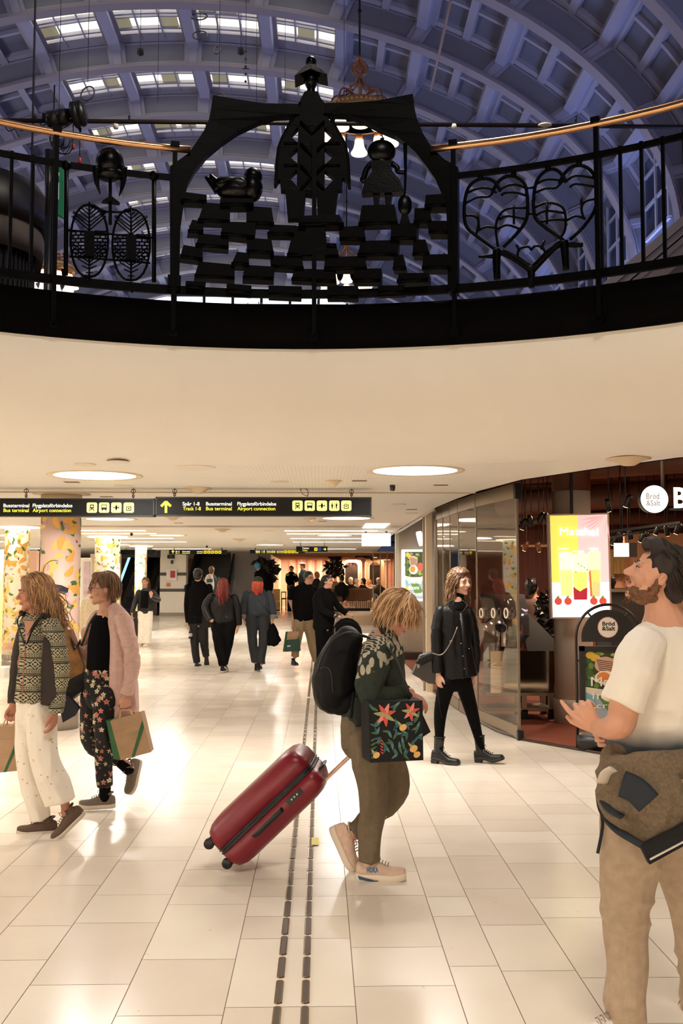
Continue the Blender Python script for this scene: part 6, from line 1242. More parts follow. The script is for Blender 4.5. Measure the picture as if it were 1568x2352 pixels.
def floral(name, base, cols, sc=16, rad=.36):
    m, t, b = newmat(name); N = NT(t); vec, x, y, z = N.coords(); col = rgb(base)
    for i, (c, s_, r_, off) in enumerate(cols):
        mp = N.n('ShaderNodeMapping'); mp.inputs['Location'].default_value = (off, off * 1.7, off * 2.3); mp.inputs['Scale'].default_value = (1, .5, 1); N.l(vec, mp.inputs[0]); vo = N.n('ShaderNodeTexVoronoi'); vo.inputs['Scale'].default_value = sc * s_; N.l(mp.outputs[0], vo.inputs['Vector'])
        sub = N.n('ShaderNodeVectorMath', operation='SUBTRACT'); N.l(mp.outputs[0], sub.inputs[0]); N.l(vo.outputs['Position'], sub.inputs[1]); sp = N.n('ShaderNodeSeparateXYZ'); N.l(sub.outputs[0], sp.inputs[0]); an = N.m('ARCTAN2', sp.outputs[2], sp.outputs[0]); pet = N.m('MULTIPLY_ADD', N.m('SINE', N.m('MULTIPLY', an, 5)), .22, .8)
        f = N.m('LESS_THAN', vo.outputs['Distance'], N.m('MULTIPLY', pet, r_)); col = N.mix(f, col, rgb(c)); core = N.m('LESS_THAN', vo.outputs['Distance'], r_ * .25); col = N.mix(N.m('MULTIPLY', core, .8), col, rgb((150, 60, 50)))
    N.l(col, b.inputs['Base Color']); b.inputs['Roughness'].default_value = .85; return m
def deco(b, quad, items, off=.002):
    """flat printed motifs on a four-cornered face; items (u,v,ru,rv,angle,material,kind)"""
    A, B_, C_, D_ = [V(p) for p in quad]; n = (B_ - A).cross(D_ - A).normalized()
    if n.y > 0: n = -n
    asp = (D_ - A).length / (B_ - A).length
    for i, (u, v, ru, rv, an, m, kind) in enumerate(items):
        b.use(m); P = []
        for k in range(12):
            q = 2 * pi * k / 12; a_, c_ = ru * cos(q), rv * sin(q) * (1 if kind == 'o' else (1 - .55 * cos(q)) * .9); x, y = a_ * cos(an) - c_ * sin(an), a_ * sin(an) + c_ * cos(an); U, W_ = u + x, v + y / asp
            lo, hi = A.lerp(B_, min(.99, max(.01, U))), D_.lerp(C_, min(.99, max(.01, U))); P.append(lo.lerp(hi, min(.99, max(.01, W_))) + n * (off + .0002 * (i % 9)))
        b.poly(P)
SHOEG = cloth('shoe_taupe', (108, 94, 82)); SOLEW = mat('sole_cream', (196, 182, 164), .6); SOLED = mat('sole_dark', (40, 36, 34), .6); BSHOE = cloth('shoe_black', (9, 8, 9), bs=200)
BOOT = mat('boot_leather', (8, 7, 7), .4, bump=.3, bs=120); BLACKC = cloth('black_cloth', (5, 4, 5), spec=.12); HB = mat('hair_brown', (92, 60, 38), .5, var=.35, vs=40, stretch=(4, 4, .6)); HBL = mat('hair_black', (14, 11, 10), .4, var=.3, vs=40)
# ================================================================ PEOPLE IN FRONT
def paperbag(label, quad, D, dep, green, hand, hpx, name='paper_bag', gside='left', logo=True):
    """quad: front face px corners (bl, br, tr, tl)"""
    P = [J(x, y, D) for x, y in quad]; n = V((0, dep, 0)); t = thing(name, label, 'bag', (P[0] + P[1]) / 2); KR = mat('kraft_paper', (166, 134, 102), .8, var=.1, vs=12, bump=.3, bs=30); GP = mat('bag_green', green, .6, var=.08)
    b = MB(); 
    b.use(KR); Q = [p + n for p in P]; b.prism(P, Q); b.build('bag_body', None, t)
    b = MB(); A, B_, C_, D_ = P; off = V((0, -.003, 0)); sq_ = lambda u, v: A.lerp(B_, u).lerp(D_.lerp(C_, u), v) + off
    b.use(GP); b.poly([sq_(.36, .0), sq_(.46, 0), sq_(.98, .62), sq_(.98, .82)])
    if logo: b.use(mat('pale_green_print', (110, 142, 84), .7)); [b.box(sq_(.40 + .05 * k, .52), sq_(.435 + .05 * k, .60) + V((0, .001, 0))) for k in range(8)]
    b.use(mat('kraft_fold', (150, 108, 74), .8)); b.poly([sq_(.0, .70), sq_(1, .74), sq_(1, .745), sq_(0, .705)]); b.poly([sq_(.05, .3), sq_(.9, .34), sq_(.9, .343), sq_(.05, .304)]); b.build('print', None, t, recalc=False)
    s = -1 if gside == 'left' else 1; e = (P[0], P[3]) if gside == 'left' else (P[1], P[2]); b = MB(); w_ = V((s * .055, dep * .25, 0)) 
    b.prism([e[0], e[0] + w_, e[1] + w_ * .6, e[1]], [e[0] + n, e[0] + w_ + n * .4, e[1] + w_ * .6 + n * .4, e[1] + n]); b.build('green_gusset', GP, t)
    for dy in (.01, dep - .01):
        b = MB(); a, c = P[3].lerp(P[2], .3) + V((0, dy, 0)), P[3].lerp(P[2], .7) + V((0, dy, 0)); b.tube(crom([a, V(hand) + V((-.03, 0, .012)), V(hand) + V((.03, 0, .012)), c], 4), .005, 6); b.build('handle', mat('twisted_handle', (206, 168, 130), .7), t)
    return t
# ---------------------------------------------------------------- 1. woman with curly hair, patterned zip jacket, white trousers
SK1 = skinmat('tan', (186, 116, 84)); f = Fig(6.52, 'person with long curly blond hair in a patterned zip jacket and white trousers, walking left', SK1, vox=.0052)
f.head(77, 1363, 0, .235, -62, -2, 0, neck=[(80, 1412, .0, 17), (86, 1432, .0, 26)])
T = f.t
T(f.L, [(86, 1432, 0, 34), (88, 1480, 0, 36), (86, 1550, 0, 36), (84, 1625, 0, 36)], .8)
T(f.L, [(118, 1445, -.15, 15), (136, 1540, -.17, 13), (127, 1630, -.17, 10)]); T(f.L, [(62, 1450, .14, 15), (40, 1550, .2, 13), (30, 1618, .16, 9)])
f.hand(f.p(127, 1632, -.17), (-.10, 0, -1), (-1, .2, 0), (-.3, -1, 0), .175, .45, .3); f.hand(f.p(30, 1618, .16), (.02, 0, -1), (.2, -1, 0), (-1, 0, 0), .17, 1.15, .9)
T(f.L, [(86, 1640, -.06, 24), (104, 1745, -.08, 17), (146, 1835, -.08, 11), (150, 1868, -.08, 10)]); T(f.L, [(80, 1640, .06, 24), (74, 1760, .06, 17), (98, 1880, .06, 12)])
f.start((90, 1900, 0))
f.face((80, 96, 110), mat('brow_blond', (130, 96, 66), .8), (172, 96, 84))
LB = mat('hair_curly_blond', (176, 134, 92), .5, var=.12, vs=30); LB2 = mat('hair_curly_dark', (138, 98, 66), .5, var=.1, vs=30); LB3 = mat('hair_curly_light', (204, 162, 112), .5)
f.hair(LB2, [(0, -.10, .17, .37, .42, .39), (0, .10, .37, .30, .24, .14), (-.30, -.02, .0, .10, .2, .30), (.30, -.02, .0, .10, .2, .30), (.0, -.28, -.15, .40, .28, .42), (.05, -.36, -.5, .42, .24, .38)], dict(n=1050, len=1.3, steps=26, grav=.20, curl=.085, freq=15, rad=.016, mats=[LB, LB2, LB3, LB], seed=3, mess=.9, drift=(0, -.25, 0), ok=lambda d: (d.y < .2 and (d.z > -.3 or d.y < -.2)) or (d.z > .3 and d.y < .85), crown=(0, .42, .36)))
ND = nordic('nordic_jacket', (30, 27, 23), (168, 158, 128)); L = []
T(L, [(84, 1436, 0, 40), (90, 1462, 0, 44), (92, 1520, 0, 46), (86, 1570, 0, 46), (82, 1612, 0, 47)], .82, end=(1, 0))
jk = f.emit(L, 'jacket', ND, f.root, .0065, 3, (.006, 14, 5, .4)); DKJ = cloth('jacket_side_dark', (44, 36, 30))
L = []; T(L, [(118, 1438, -.13, 22), (128, 1475, -.17, 22), (139, 1540, -.19, 20), (133, 1600, -.18, 17), (127, 1634, -.17, 17)], .9, end=(1, 0)); f.emit(L, 'sleeve', nordic('nordic_sleeve', (30, 27, 23), (172, 164, 134), .9), f.root, .006, 3, (.005, 12, 16, .3))
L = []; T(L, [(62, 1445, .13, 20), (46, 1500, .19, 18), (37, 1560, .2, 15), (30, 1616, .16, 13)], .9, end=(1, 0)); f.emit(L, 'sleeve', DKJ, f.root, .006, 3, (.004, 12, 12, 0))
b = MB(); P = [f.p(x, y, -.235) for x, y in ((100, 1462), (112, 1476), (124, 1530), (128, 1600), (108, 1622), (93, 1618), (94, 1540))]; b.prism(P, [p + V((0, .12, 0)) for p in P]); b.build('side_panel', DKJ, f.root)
b = MB(); 
for P in ([(50, 1408, -.09), (40, 1425, -.02), (46, 1450, -.12), (56, 1478, -.19)], [(100, 1414, -.16), (88, 1424, -.20), (72, 1448, -.21), (60, 1478, -.2)]): b.tube(crom([f.p(*p) for p in P], 3), [(.014, .005)] * 10, 8, ref=(1, 0, 0))
b.tube(crom([f.p(50, 1408, -.02), f.p(62, 1412, .09), f.p(95, 1415, .08), f.p(108, 1418, -.04), f.p(100, 1414, -.16)], 3), .02, 8); b.build('collar', cloth('collar_dark', (34, 30, 28)), f.root)
b = MB(); b.poly([f.p(*p) for p in ((56, 1425, -.19), (78, 1428, -.215), (60, 1478, -.225))]); b.build('chest_skin', SK1, f.root)
b = MB(); b.tube([f.p(58, 1478, -.22), f.p(54, 1540, -.235), f.p(50, 1608, -.235)], .003, 5); b.build('zip', mat('copper_zip', (170, 100, 70), .4, .5), f.root)
WTR = floral('white_printed_linen', (232, 222, 206), [((200, 176, 130), 1.3, .16, .3), ((160, 150, 128), 2.4, .14, 1.1), ((204, 146, 110), 1.9, .12, 2.1)], 9); L = []
T(L, [(82, 1606, 0, 42), (84, 1650, 0, 42)], .8); T(L, [(70, 1640, .05, 32), (66, 1720, .06, 28), (74, 1800, .06, 26), (94, 1882, .06, 23)], .9, end=(1, 0)); T(L, [(96, 1640, -.06, 33), (98, 1710, -.08, 31), (112, 1770, -.09, 32), (134, 1822, -.09, 33), (140, 1842, -.09, 33)], .9, end=(1, 0))
f.emit(L, 'trousers', WTR, f.root, .0065, 3, (.010, 8, 3, .25))
f.shoe(f.p(104, 1884, .06), -80, 0, .25, cloth('shoe_brown', (88, 68, 54)), SOLEW); f.shoe(f.p(156, 1866, -.08), -72, 42, .25, cloth('shoe_brown', (88, 68, 54)), SOLEW)
paperbag('brown and green paper bag cut by the left edge, held by the curly haired person', [(-14, 1776), (47, 1770), (44, 1668), (-12, 1668)], 6.70, .12, (30, 84, 40), f.p(30, 1646, .17), None, gside='left', logo=False)
# ---------------------------------------------------------------- 2. woman in a pink cardigan and flower trousers
SK2 = skinmat('rose', (206, 144, 112)); f = Fig(7.22, 'person with short brown hair and glasses in a long pink cardigan and black flowered trousers', SK2, vox=.0052); T = f.t
f.head(236, 1352, 0, .238, -66, 0, 0, neck=[(243, 1394, .01, 15), (246, 1414, .01, 24)])
T(f.L, [(246, 1414, 0, 25), (240, 1470, 0, 26), (232, 1560, 0, 33), (230, 1600, 0, 33)], .8)
T(f.L, [(280, 1420, -.13, 13), (298, 1520, -.15, 11), (289, 1594, -.17, 9)]); T(f.L, [(222, 1425, .13, 12), (194, 1515, .16, 10), (192, 1472, .0, 8)])
f.hand(f.p(289, 1596, -.17), (.0, 0, -1), (-.3, 1, 0), (-1, 0, 0), .17, 1.25, .9); f.hand(f.p(193, 1472, 0), (.12, -.1, 1), (.5, .7, .1), (1, -.6, 0), .165, 1.0, .8)
T(f.L, [(240, 1600, -.05, 22), (238, 1720, -.05, 13), (240, 1815, -.05, 9)]); T(f.L, [(222, 1600, .06, 22), (212, 1700, .08, 14), (286, 1752, .10, 9), (300, 1764, .1, 9)])
f.start((235, 1850, 0)); f.face((90, 84, 70), mat('brow_brown', (84, 58, 40)), (186, 104, 92))
f.hair(HB, [(0, -.10, .17, .36, .41, .37), (0, -.27, -.05, .30, .22, .36), (0, -.30, -.32, .16, .12, .14), (.0, .10, .36, .3, .24, .15)], dict(n=230, len=.40, steps=9, grav=.12, curl=.008, freq=9, rad=.022, seed=5, mess=.4, mats=[HB, mat('hair_brown_light', (132, 90, 56), .5)], r=(.375, .43, .40), ok=lambda d: (d.y < .1 and d.z > -.55) or d.z > .55, crown=(.0, -.1, .56)))
c, M, H = f.hc, f.hM, f.H; q = lambda x, y, z: c + M @ V((x, y, z)) * H; b = MB()
for x in (-1, 1): b.tube([q(x * .14 + .085 * cos(a), .395 - .25 * (x * .14 + .085 * cos(a)) ** 2, -.01 + .06 * sin(a)) for a in [2 * pi * k / 16 for k in range(16)]], .011 * H, 5, closed=True); b.tube([q(x * .225, .375, .01), q(x * .33, .1, .02), q(x * .34, -.05, .0)], .007 * H, 5)
b.tube([q(-.05, .41, 0), q(.05, .41, 0)], .007 * H, 5); b.build('glasses', mat('glasses_rose', (110, 66, 56), .3, .4), f.root)
b = MB(); b.tube(crom([f.p(233, 1404, -.12), f.p(236, 1414, -.145), f.p(246, 1408, -.15), f.p(256, 1394, -.12)], 4), .0022, 5); b.ell(f.p(237, 1417, -.152), .007, seg=8, rings=6); b.build('necklace', mat('gold_chain', (220, 170, 90), .3, .9), f.root)
L = []; T(L, [(240, 1428, 0, 28), (236, 1470, 0, 33), (232, 1540, 0, 33), (231, 1565, 0, 34)], .86, end=(1, 0)); f.emit(L, 'top', BLACKC, f.root, .006, 3, (.003, 10, 5, .2))
FT = floral('flowered_trousers', (12, 11, 14), [((206, 196, 160), 1.0, .36, .0), ((196, 120, 104), .85, .34, 3.3), ((130, 92, 66), 1.4, .24, 6.1)], 19); L = []
T(L, [(231, 1548, 0, 36), (230, 1600, 0, 37)], .85); T(L, [(240, 1600, -.05, 29), (240, 1680, -.05, 24), (239, 1750, -.05, 21), (242, 1806, -.05, 17)], .95, end=(1, 0)); T(L, [(215, 1600, .06, 29), (207, 1660, .08, 25), (214, 1706, .09, 24), (250, 1735, .10, 18), (272, 1746, .10, 15)], .95, end=(1, 0))
f.emit(L, 'trousers', FT, f.root, .006, 3, (.007, 10, 5, .2)); PK = cloth('pink_knit', (208, 172, 160), bump=.6, bs=260)
L = []; T(L, [(262, 1408, .02, 26, .9), (277, 1440, .0, 30), (280, 1500, 0, 32), (282, 1580, 0, 34), (284, 1660, .02, 33), (287, 1736, .03, 30)], 1.0, end=(1, 0)); f.emit(L, 'cardigan', PK, f.root, .0065, 3, (.008, 12, 2.2, .05))
L = []; T(L, [(281, 1424, -.12, 18), (296, 1470, -.15, 18), (303, 1520, -.17, 18), (299, 1560, -.17, 15), (290, 1596, -.17, 13)], .95, end=(1, 0)); f.emit(L, 'sleeve', PK, f.root, .006, 3, (.006, 10, 26, .25))
L = []; T(L, [(224, 1412, .10, 14), (208, 1440, .13, 12), (202, 1500, .14, 9), (199, 1580, .12, 7), (198, 1640, .12, 6)], .9, end=(1, 0)); T(L, [(218, 1425, .13, 15), (196, 1515, .16, 13), (192, 1478, .02, 12)], .9, end=(1, 0)); f.emit(L, 'cardigan_front', PK, f.root, .006, 3)
L = []; T(L, [(242, 1800, -.05, 13), (240, 1832, -.05, 13)], 1); T(L, [(268, 1744, .1, 12), (296, 1768, .1, 13)], 1); f.emit(L, 'socks', BLACKC, f.root)
f.shoe(f.p(240, 1828, -.05), -80, 0, .25, SHOEG, SOLEW, st=.035); f.shoe(f.p(298, 1764, .1), -35, 68, .25, SHOEG, SOLEW, st=.035)
b = MB(); b.tube(crom([f.p(222, 1408, .02), f.p(206, 1432, -.04), f.p(192, 1470, -.03), f.p(178, 1508, .1)], 4), [(.011, .006)] * 13, 8); b.build('shoulder_strap', mat('black_strap', (20, 18, 18), .7, bump=.5, bs=80), f.root)
paperbag('brown paper bag with a green band, held by the person in the pink cardigan', [(277, 1746), (346, 1728), (324, 1637), (253, 1656)], 7.0, .13, (32, 88, 42), f.p(289, 1636, -.175), None)
t = thing('tote_bag', 'ochre and black striped tote bag between the two walking women', 'bag', J(168, 1620, 7.25)); b = MB(); P = [J(x, y, 7.2) for x, y in ((148, 1448), (160, 1446), (192, 1530), (188, 1550), (152, 1568))]; b.prism(P, [p + V((0, .1, 0)) for p in P]); b.build('ochre_panel', mat('ochre_print', (126, 84, 36), .7, var=.5, vs=14), t)
b = MB(); P = [J(x, y, 7.19) for x, y in ((150, 1566), (190, 1545), (186, 1588), (152, 1614))]; b.prism(P, [p + V((0, .12, 0)) for p in P]); [b.tube([J(150, 1570 + 6 * k, 7.18), J(170, 1568 + 6 * k, 7.17), J(188, 1556 + 6 * k, 7.18)], .003, 4) for k in range(7)]; b.build('black_ruched_panel', cloth('ruched_black', (24, 20, 18)), t)
b = MB(); P = [J(x, y, 7.1) for x, y in ((146, 1590), (158, 1600), (181, 1626), (170, 1645), (144, 1660), (140, 1640))]; b.prism(P, [p + V((0, .05, 0)) for p in P]); b.build('navy_cloth', cloth('navy_cloth', (30, 30, 40)), t)
b = MB(); b.tube([J(150, 1446, 7.22), J(172, 1492, 7.18), J(186, 1470, 7.22)], .012, 6); b.build('strap', BLK, t)
# ---------------------------------------------------------------- 3. bowed woman with backpack, floral bag and suitcase
SK3 = skinmat('pink', (214, 140, 112)); f = Fig(5.57, 'bowed person with short blond hair in a green patterned sweater and olive trousers', SK3, vox=.005); T = f.t
f.head(914, 1410, 0, .235, 78, -34, 0, neck=[(884, 1446, .0, 22), (872, 1475, .0, 32)])
T(f.L, [(874, 1478, 0, 34), (862, 1540, 0, 38), (835, 1620, 0, 38), (822, 1680, 0, 38)], .8)
T(f.L, [(862, 1500, -.17, 22), (845, 1588, -.2, 18), (938, 1592, -.16, 12)]); T(f.L, [(885, 1500, .17, 20), (880, 1580, .2, 16), (942, 1590, .08, 11)])
f.hand(f.p(938, 1592, -.16), (1, .1, -.55), (0, .25, -1), (0, 1, .3), .175, (.45, .5, .5, .6), .5)
T(f.L, [(846, 1700, -.06, 30), (852, 1850, -.06, 20), (852, 1985, -.06, 13)]); T(f.L, [(860, 1700, .1, 30), (908, 1825, .12, 20), (806, 1922, .12, 13)])
f.start((855, 2000, 0)); f.face((80, 90, 100), mat('brow_blond', (130, 96, 66)), (178, 96, 88))
c, M, H = f.hc, f.hM, f.H; q = lambda x, y, z: c + M @ V((x, y, z)) * H
G1 = mat('hair_blond', (196, 156, 112), .45, var=.3, vs=34, stretch=(3, 3, 3)); G2 = mat('hair_blond_dark', (150, 110, 74), .45); G3 = mat('hair_blond_light', (228, 194, 150), .45)
f.hair(G2, [(0, -.13, .18, .385, .44, .40), (0, -.30, -.05, .34, .25, .38), (.0, .12, .32, .34, .30, .2), (.25, .12, .1, .12, .2, .22), (-.25, .12, .1, .12, .2, .22)], dict(n=620, len=.56, steps=10, grav=.10, curl=.020, freq=11, rad=.030, seed=8, mess=.5, mats=[G1, G1, G2, G3], r=(.41, .47, .44), ok=lambda d: (d.y < .25 and d.z > -.5) or d.z > .45, crown=(.0, -.05, .6)))
b = MB(); 
for x in (-1, 1): b.tube([q(x * .14 + .085 * cos(a), .40 - .25 * (x * .14 + .085 * cos(a)) ** 2, -.02 + .055 * sin(a)) for a in [2 * pi * k / 16 for k in range(16)]], .007 * H, 5, closed=True); b.tube([q(x * .225, .37, .0), q(x * .34, -.02, .02)], .007 * H, 5)
b.build('glasses', mat('dark_glasses', (60, 40, 36), .3), f.root)
def sweater():
    m, t, bb = newmat('green_yoke_sweater'); N = NT(t); vec, x, y, z = N.coords(); e = N.m('ADD', z, N.m('MULTIPLY', x, -.45)); n1 = N.noise(vec, 24, 2)
    vo = N.n('ShaderNodeTexVoronoi'); vo.inputs['Scale'].default_value = 24; mp = N.n('ShaderNodeMapping'); mp.inputs['Rotation'].default_value = (0, .5, 0); mp.inputs['Scale'].default_value = (1.3, 1, .6); N.l(vec, mp.inputs[0]); N.l(mp.outputs[0], vo.inputs['Vector'])
    leaf = N.m('LESS_THAN', vo.outputs['Distance'], .50); zone1 = N.m('MULTIPLY', N.m('GREATER_THAN', e, 1.135), N.m('LESS_THAN', e, 1.25)); chk = N.m('GREATER_THAN', N.m('MULTIPLY', N.m('SINE', N.m('MULTIPLY', N.m('ADD', x, y), 230)), N.m('SINE', N.m('MULTIPLY', z, 190))), -.05); zone2 = N.m('MULTIPLY', N.m('GREATER_THAN', e, 1.25), N.m('LESS_THAN', e, 1.37))
    f_ = N.m('ADD', N.m('MULTIPLY', leaf, zone1), N.m('MULTIPLY', chk, zone2), None, True); base = N.mix(n1, rgb((30, 38, 32)), rgb((52, 60, 50)))
    N.l(N.mix(N.m('MULTIPLY', f_, .9), base, rgb((186, 176, 156))), bb.inputs['Base Color']); bb.inputs['Roughness'].default_value = .95; bp = N.n('ShaderNodeBump'); bp.inputs['Strength'].default_value = .7; bp.inputs['Distance'].default_value = .004; N.l(N.noise(vec, 300, 2), bp.inputs['Height']); N.l(bp.outputs[0], bb.inputs['Normal']); return m
SW = sweater(); L = []
T(L, [(884, 1452, 0, 26), (880, 1480, 0, 42), (880, 1530, 0, 50), (868, 1590, 0, 54), (838, 1635, 0, 50), (826, 1668, 0, 44)], .85, end=(1, 0)); f.emit(L, 'sweater', SW, f.root, .006, 3, (.008, 9, 5, -.5))
L = []; T(L, [(870, 1486, -.15, 32), (858, 1530, -.2, 34), (850, 1575, -.22, 31), (862, 1600, -.22, 27), (900, 1600, -.2, 22), (930, 1592, -.17, 17)], .95, end=(1, 0)); f.emit(L, 'sleeve', SW, f.root, .006, 3, (.009, 10, 12, .6))
L = []; T(L, [(890, 1490, .14, 30), (905, 1540, .18, 26), (912, 1580, .16, 22), (935, 1590, .1, 16)], .95, end=(1, 0)); f.emit(L, 'sleeve', SW, f.root, .007, 3)
b = MB(); b.tube([f.p(922, 1600, -.17), f.p(936, 1586, -.165)], [(.048, .046), (.042, .040)], 24); b.build('cuff', cloth('rib_green', (38, 46, 38), bump=.8, bs=200), f.root)
L = []; T(L, [(872, 1452, .0, 26), (892, 1444, 0, 24)], 1, end=(0, 0)); f.emit(L, 'collar', cloth('rib_green', (38, 46, 38)), f.root)
OLV = cloth('olive_trousers', (108, 94, 74), bump=.35); L = []
T(L, [(824, 1655, 0, 42), (832, 1710, 0, 46)], .85); T(L, [(840, 1700, -.05, 42), (850, 1760, -.07, 39), (856, 1840, -.07, 32), (850, 1910, -.07, 27), (848, 1976, -.06, 25)], .95, end=(1, 0)); T(L, [(862, 1700, .08, 40), (898, 1760, .12, 35), (908, 1815, .13, 30), (868, 1865, .13, 26), (812, 1912, .12, 21)], .95, end=(1, 0))
f.emit(L, 'trousers', OLV, f.root, .006, 3, (.009, 9, 4, .1))
CRM = cloth('shoe_cream_pink', (216, 186, 164)); SWH = mat('sole_white_foam', (228, 212, 192), .6); sh = f.shoe(f.p(852, 1978, -.06), 84, 0, .27, CRM, SWH, h=.10, st=.04); f.shoe(f.p(802, 1918, .12), 72, 62, .27, CRM, SWH, h=.09, st=.04)
WMs = {}; b0 = fit('HOKA', 842, 869, 2004, 11, mat('blue_print', (50, 108, 138), .5), 5.425, f.root, 'shoe_lettering', bold=.05)
b = MB(); P = [f.p(x, y, d) for x, y, d in ((822, 2012, -.09), (860, 2023, -.105), (905, 2023, -.10), (928, 2014, -.08), (905, 2026, -.10), (860, 2027, -.105), (824, 2020, -.09))]; b.prism(P, [p + V((0, .03, 0)) for p in P]); b.build('sole_edge', mat('sole_blue', (54, 74, 92), .6), f.root)
# backpack
t = thing('backpack', 'large black backpack on the back of the bowed blond person', 'backpack', J(770, 1622, 5.6)); NB = cloth('backpack_nylon', (7, 7, 9), rough=.6, spec=.2); g = Fig(5.58, '', NB); g.root = t; L = []
g.t(L, [(800, 1470, 0, 32, 1.2), (785, 1500, 0, 44, 1.15), (772, 1550, 0, 52, 1.05), (772, 1592, 0, 50, 1.0), (786, 1606, 0, 40, .95)], 1); g.e(L, 742, 1566, .0, 26, 38, 42); g.e(L, 812, 1466, 0, 22, 14, 40); g.emit(L, 'pack', NB, t, .008, 4, (.008, 7, 4, .5))
b = MB(); b.tube(crom([J(842, 1462, 5.40), J(800, 1452, 5.39), J(764, 1470, 5.39), J(740, 1506, 5.39), J(730, 1540, 5.39)], 4), .006, 6); b.tube(crom([J(728, 1542, 5.41), J(745, 1532, 5.39), J(760, 1545, 5.38), J(764, 1590, 5.39)], 4), .004, 6); b.build('piping', BLK, t)
b = MB(); b.tube(crom([J(822, 1460, 5.42), J(850, 1466, 5.42), J(872, 1490, 5.36), J(862, 1560, 5.33), J(822, 1600, 5.42)], 4), [(.006, .022)] * 17, 8, ref=(0, 1, 0)); b.tube(crom([J(812, 1590, 5.43), J(808, 1618, 5.40), J(806, 1650, 5.38)], 3), .010, 6); b.build('shoulder_strap', NB, t)
# floral bag
t = thing('floral_bag', 'black square bag printed with red flowers, teal leaves and lemons', 'bag', J(905, 1752, 5.22)); P = [J(x, y, 5.20) for x, y in ((850, 1752), (972, 1746), (970, 1609), (846, 1612))]; b = MB(); b.prism(P, [p + V((-.035, .16, .0)) for p in P]); b.build('bag_body', cloth('bag_black', (6, 5, 7)), t)
m_ = {k: mat('motif_' + k, c_, .7) for k, c_ in dict(red=(204, 78, 70), pink=(226, 134, 120), teal=(44, 84, 92), teal2=(70, 120, 124), olive=(160, 158, 104), lemon=(226, 176, 104), green=(64, 96, 60)).items()}; it = []
for u, v, sc in ((.30, .78, 1.35), (.78, .82, 1.1)):
    for k in range(7): a = .3 + k * .9; it.append((u + .075 * sc * cos(a), v + .075 * sc * sin(a), .085 * sc, .032 * sc, a, m_[('red', 'pink', 'red', 'olive', 'pink', 'red', 'olive')[k]], 'l'))
R = random.Random(6)
for u, v in ((.36, .5), (.5, .46), (.42, .3), (.62, .3), (.7, .45), (.9, .55), (.56, .22), (.3, .25), (.8, .3), (.12, .6), (.52, .6), (.9, .72), (.06, .9), (.2, .4), (.7, .62), (.5, .12), (.93, .4), (.5, .92), (.15, .48), (.65, .1)):
    for k in range(3): a = R.random() * 6.3; it.append((u + .05 * cos(a), v + .05 * sin(a), .075, .026, a, m_[('teal', 'teal2', 'green')[k]], 'l'))
for u, v, r_ in ((.63, .56, .075), (.12, .12, .07), (.82, .2, .08), (.88, .1, .07)): it += [(u, v, r_, r_ * .8, .6, m_['lemon'], 'o'), (u - .07, v + .07, .06, .022, 2.2, m_['olive'], 'l')]
for k in range(5): it.append((.08, .10 + .07 * k, .07, .02, .5, m_['green'], 'l')); it.append((.22, .16 + .05 * k, .04, .012, 2.4, m_['red'], 'l'))
b = MB(); deco(b, P, it); b.build('printed_flowers', None, t, recalc=False)
b = MB(); Q = [J(x, y, 5.24) for x, y in ((970, 1640), (989, 1681), (972, 1692))]; b.prism(Q, [p + V((0, .1, 0)) for p in Q]); b.build('side_flap', cloth('bag_black', (6, 5, 7)), t)
b = MB(); b.tube([J(882, 1480, 5.36), J(906, 1508, 5.32), J(936, 1582, 5.30), J(940, 1606, 5.28)], .007, 6); b.build('strap', BLK, t)
# suitcase
t = thing('suitcase', 'red hard-shell suitcase pulled on a telescopic handle', 'suitcase', J(560, 1990, 5.62)); 
Yc = 5.80; s_ = 5.62 / F; cC = J(619, 1866, 5.62) + V((0, .18, .010)); u = V((206, 0, 194)).normalized(); n_ = V((-u.z, 0, u.x)); wy = V((.10, 1, .0)).normalized()
RED = mat('suitcase_red', (118, 20, 36), .36, var=.08, vs=6, bump=.08, bs=60); L_, T_, W_ = .345, .145, .20
def shell(b, n0, n1, m):
    """rounded slab between offsets n0..n1 along the thickness"""
    b.use(m); ring = []
    for off, ins in ((n0, 0 if n0 != -1 else 1), ((n0 + n1) / 2, 0), (n1, 1)): pass
def rbox(b, lo, hi, rl, cr, outer):
    """outline in (u,w) rounded rectangle; thickness profile lo..hi; outer edge softened on side 'outer'"""
    prof = [(lo, 0), (lo + (hi - lo) * .45, 0), (lo + (hi - lo) * .8, .02), (lo + (hi - lo) * .95, .05), (hi, .085)]; rings = []
    for z, ins in prof:
        a_, w_ = L_ - ins, W_ - ins; pts = []
        for su, sw, a0 in ((1, 1, 0), (-1, 1, 90), (-1, -1, 180), (1, -1, 270)):
            for k in range(6): q_ = radians(a0 + 18 * k); pts.append(cC + u * (su * (a_ - cr) + cr * cos(q_)) + wy * (sw * (w_ - cr) + cr * sin(q_)) + n_ * z)
        rings.append([b.bm.verts.new(p) for p in pts])
    for A, B2_ in zip(rings, rings[1:]):
        for k in range(len(A)): b.face([A[k], A[(k + 1) % len(A)], B2_[(k + 1) % len(A)], B2_[k]], True)
    b.face(rings[0]); b.face(rings[-1])
b = MB(); rbox(b, .020, T_ * 1.08, 0, .06, 1); b.build('front_shell', RED, t); b = MB(); rbox(b, -.012, -T_, 0, .06, 1); b.build('back_shell', RED, t)
b = MB(); [b.box((0, 0, 0), (0, 0, 0)) for _ in ()]; 
pts = []
for su, sw, a0 in ((1, 1, 0), (-1, 1, 90), (-1, -1, 180), (1, -1, 270)):
    for k in range(6): q_ = radians(a0 + 18 * k); cr = .06; pts.append((su * (L_ - .004 - cr) + cr * cos(q_), sw * (W_ - .004 - cr) + cr * sin(q_)))
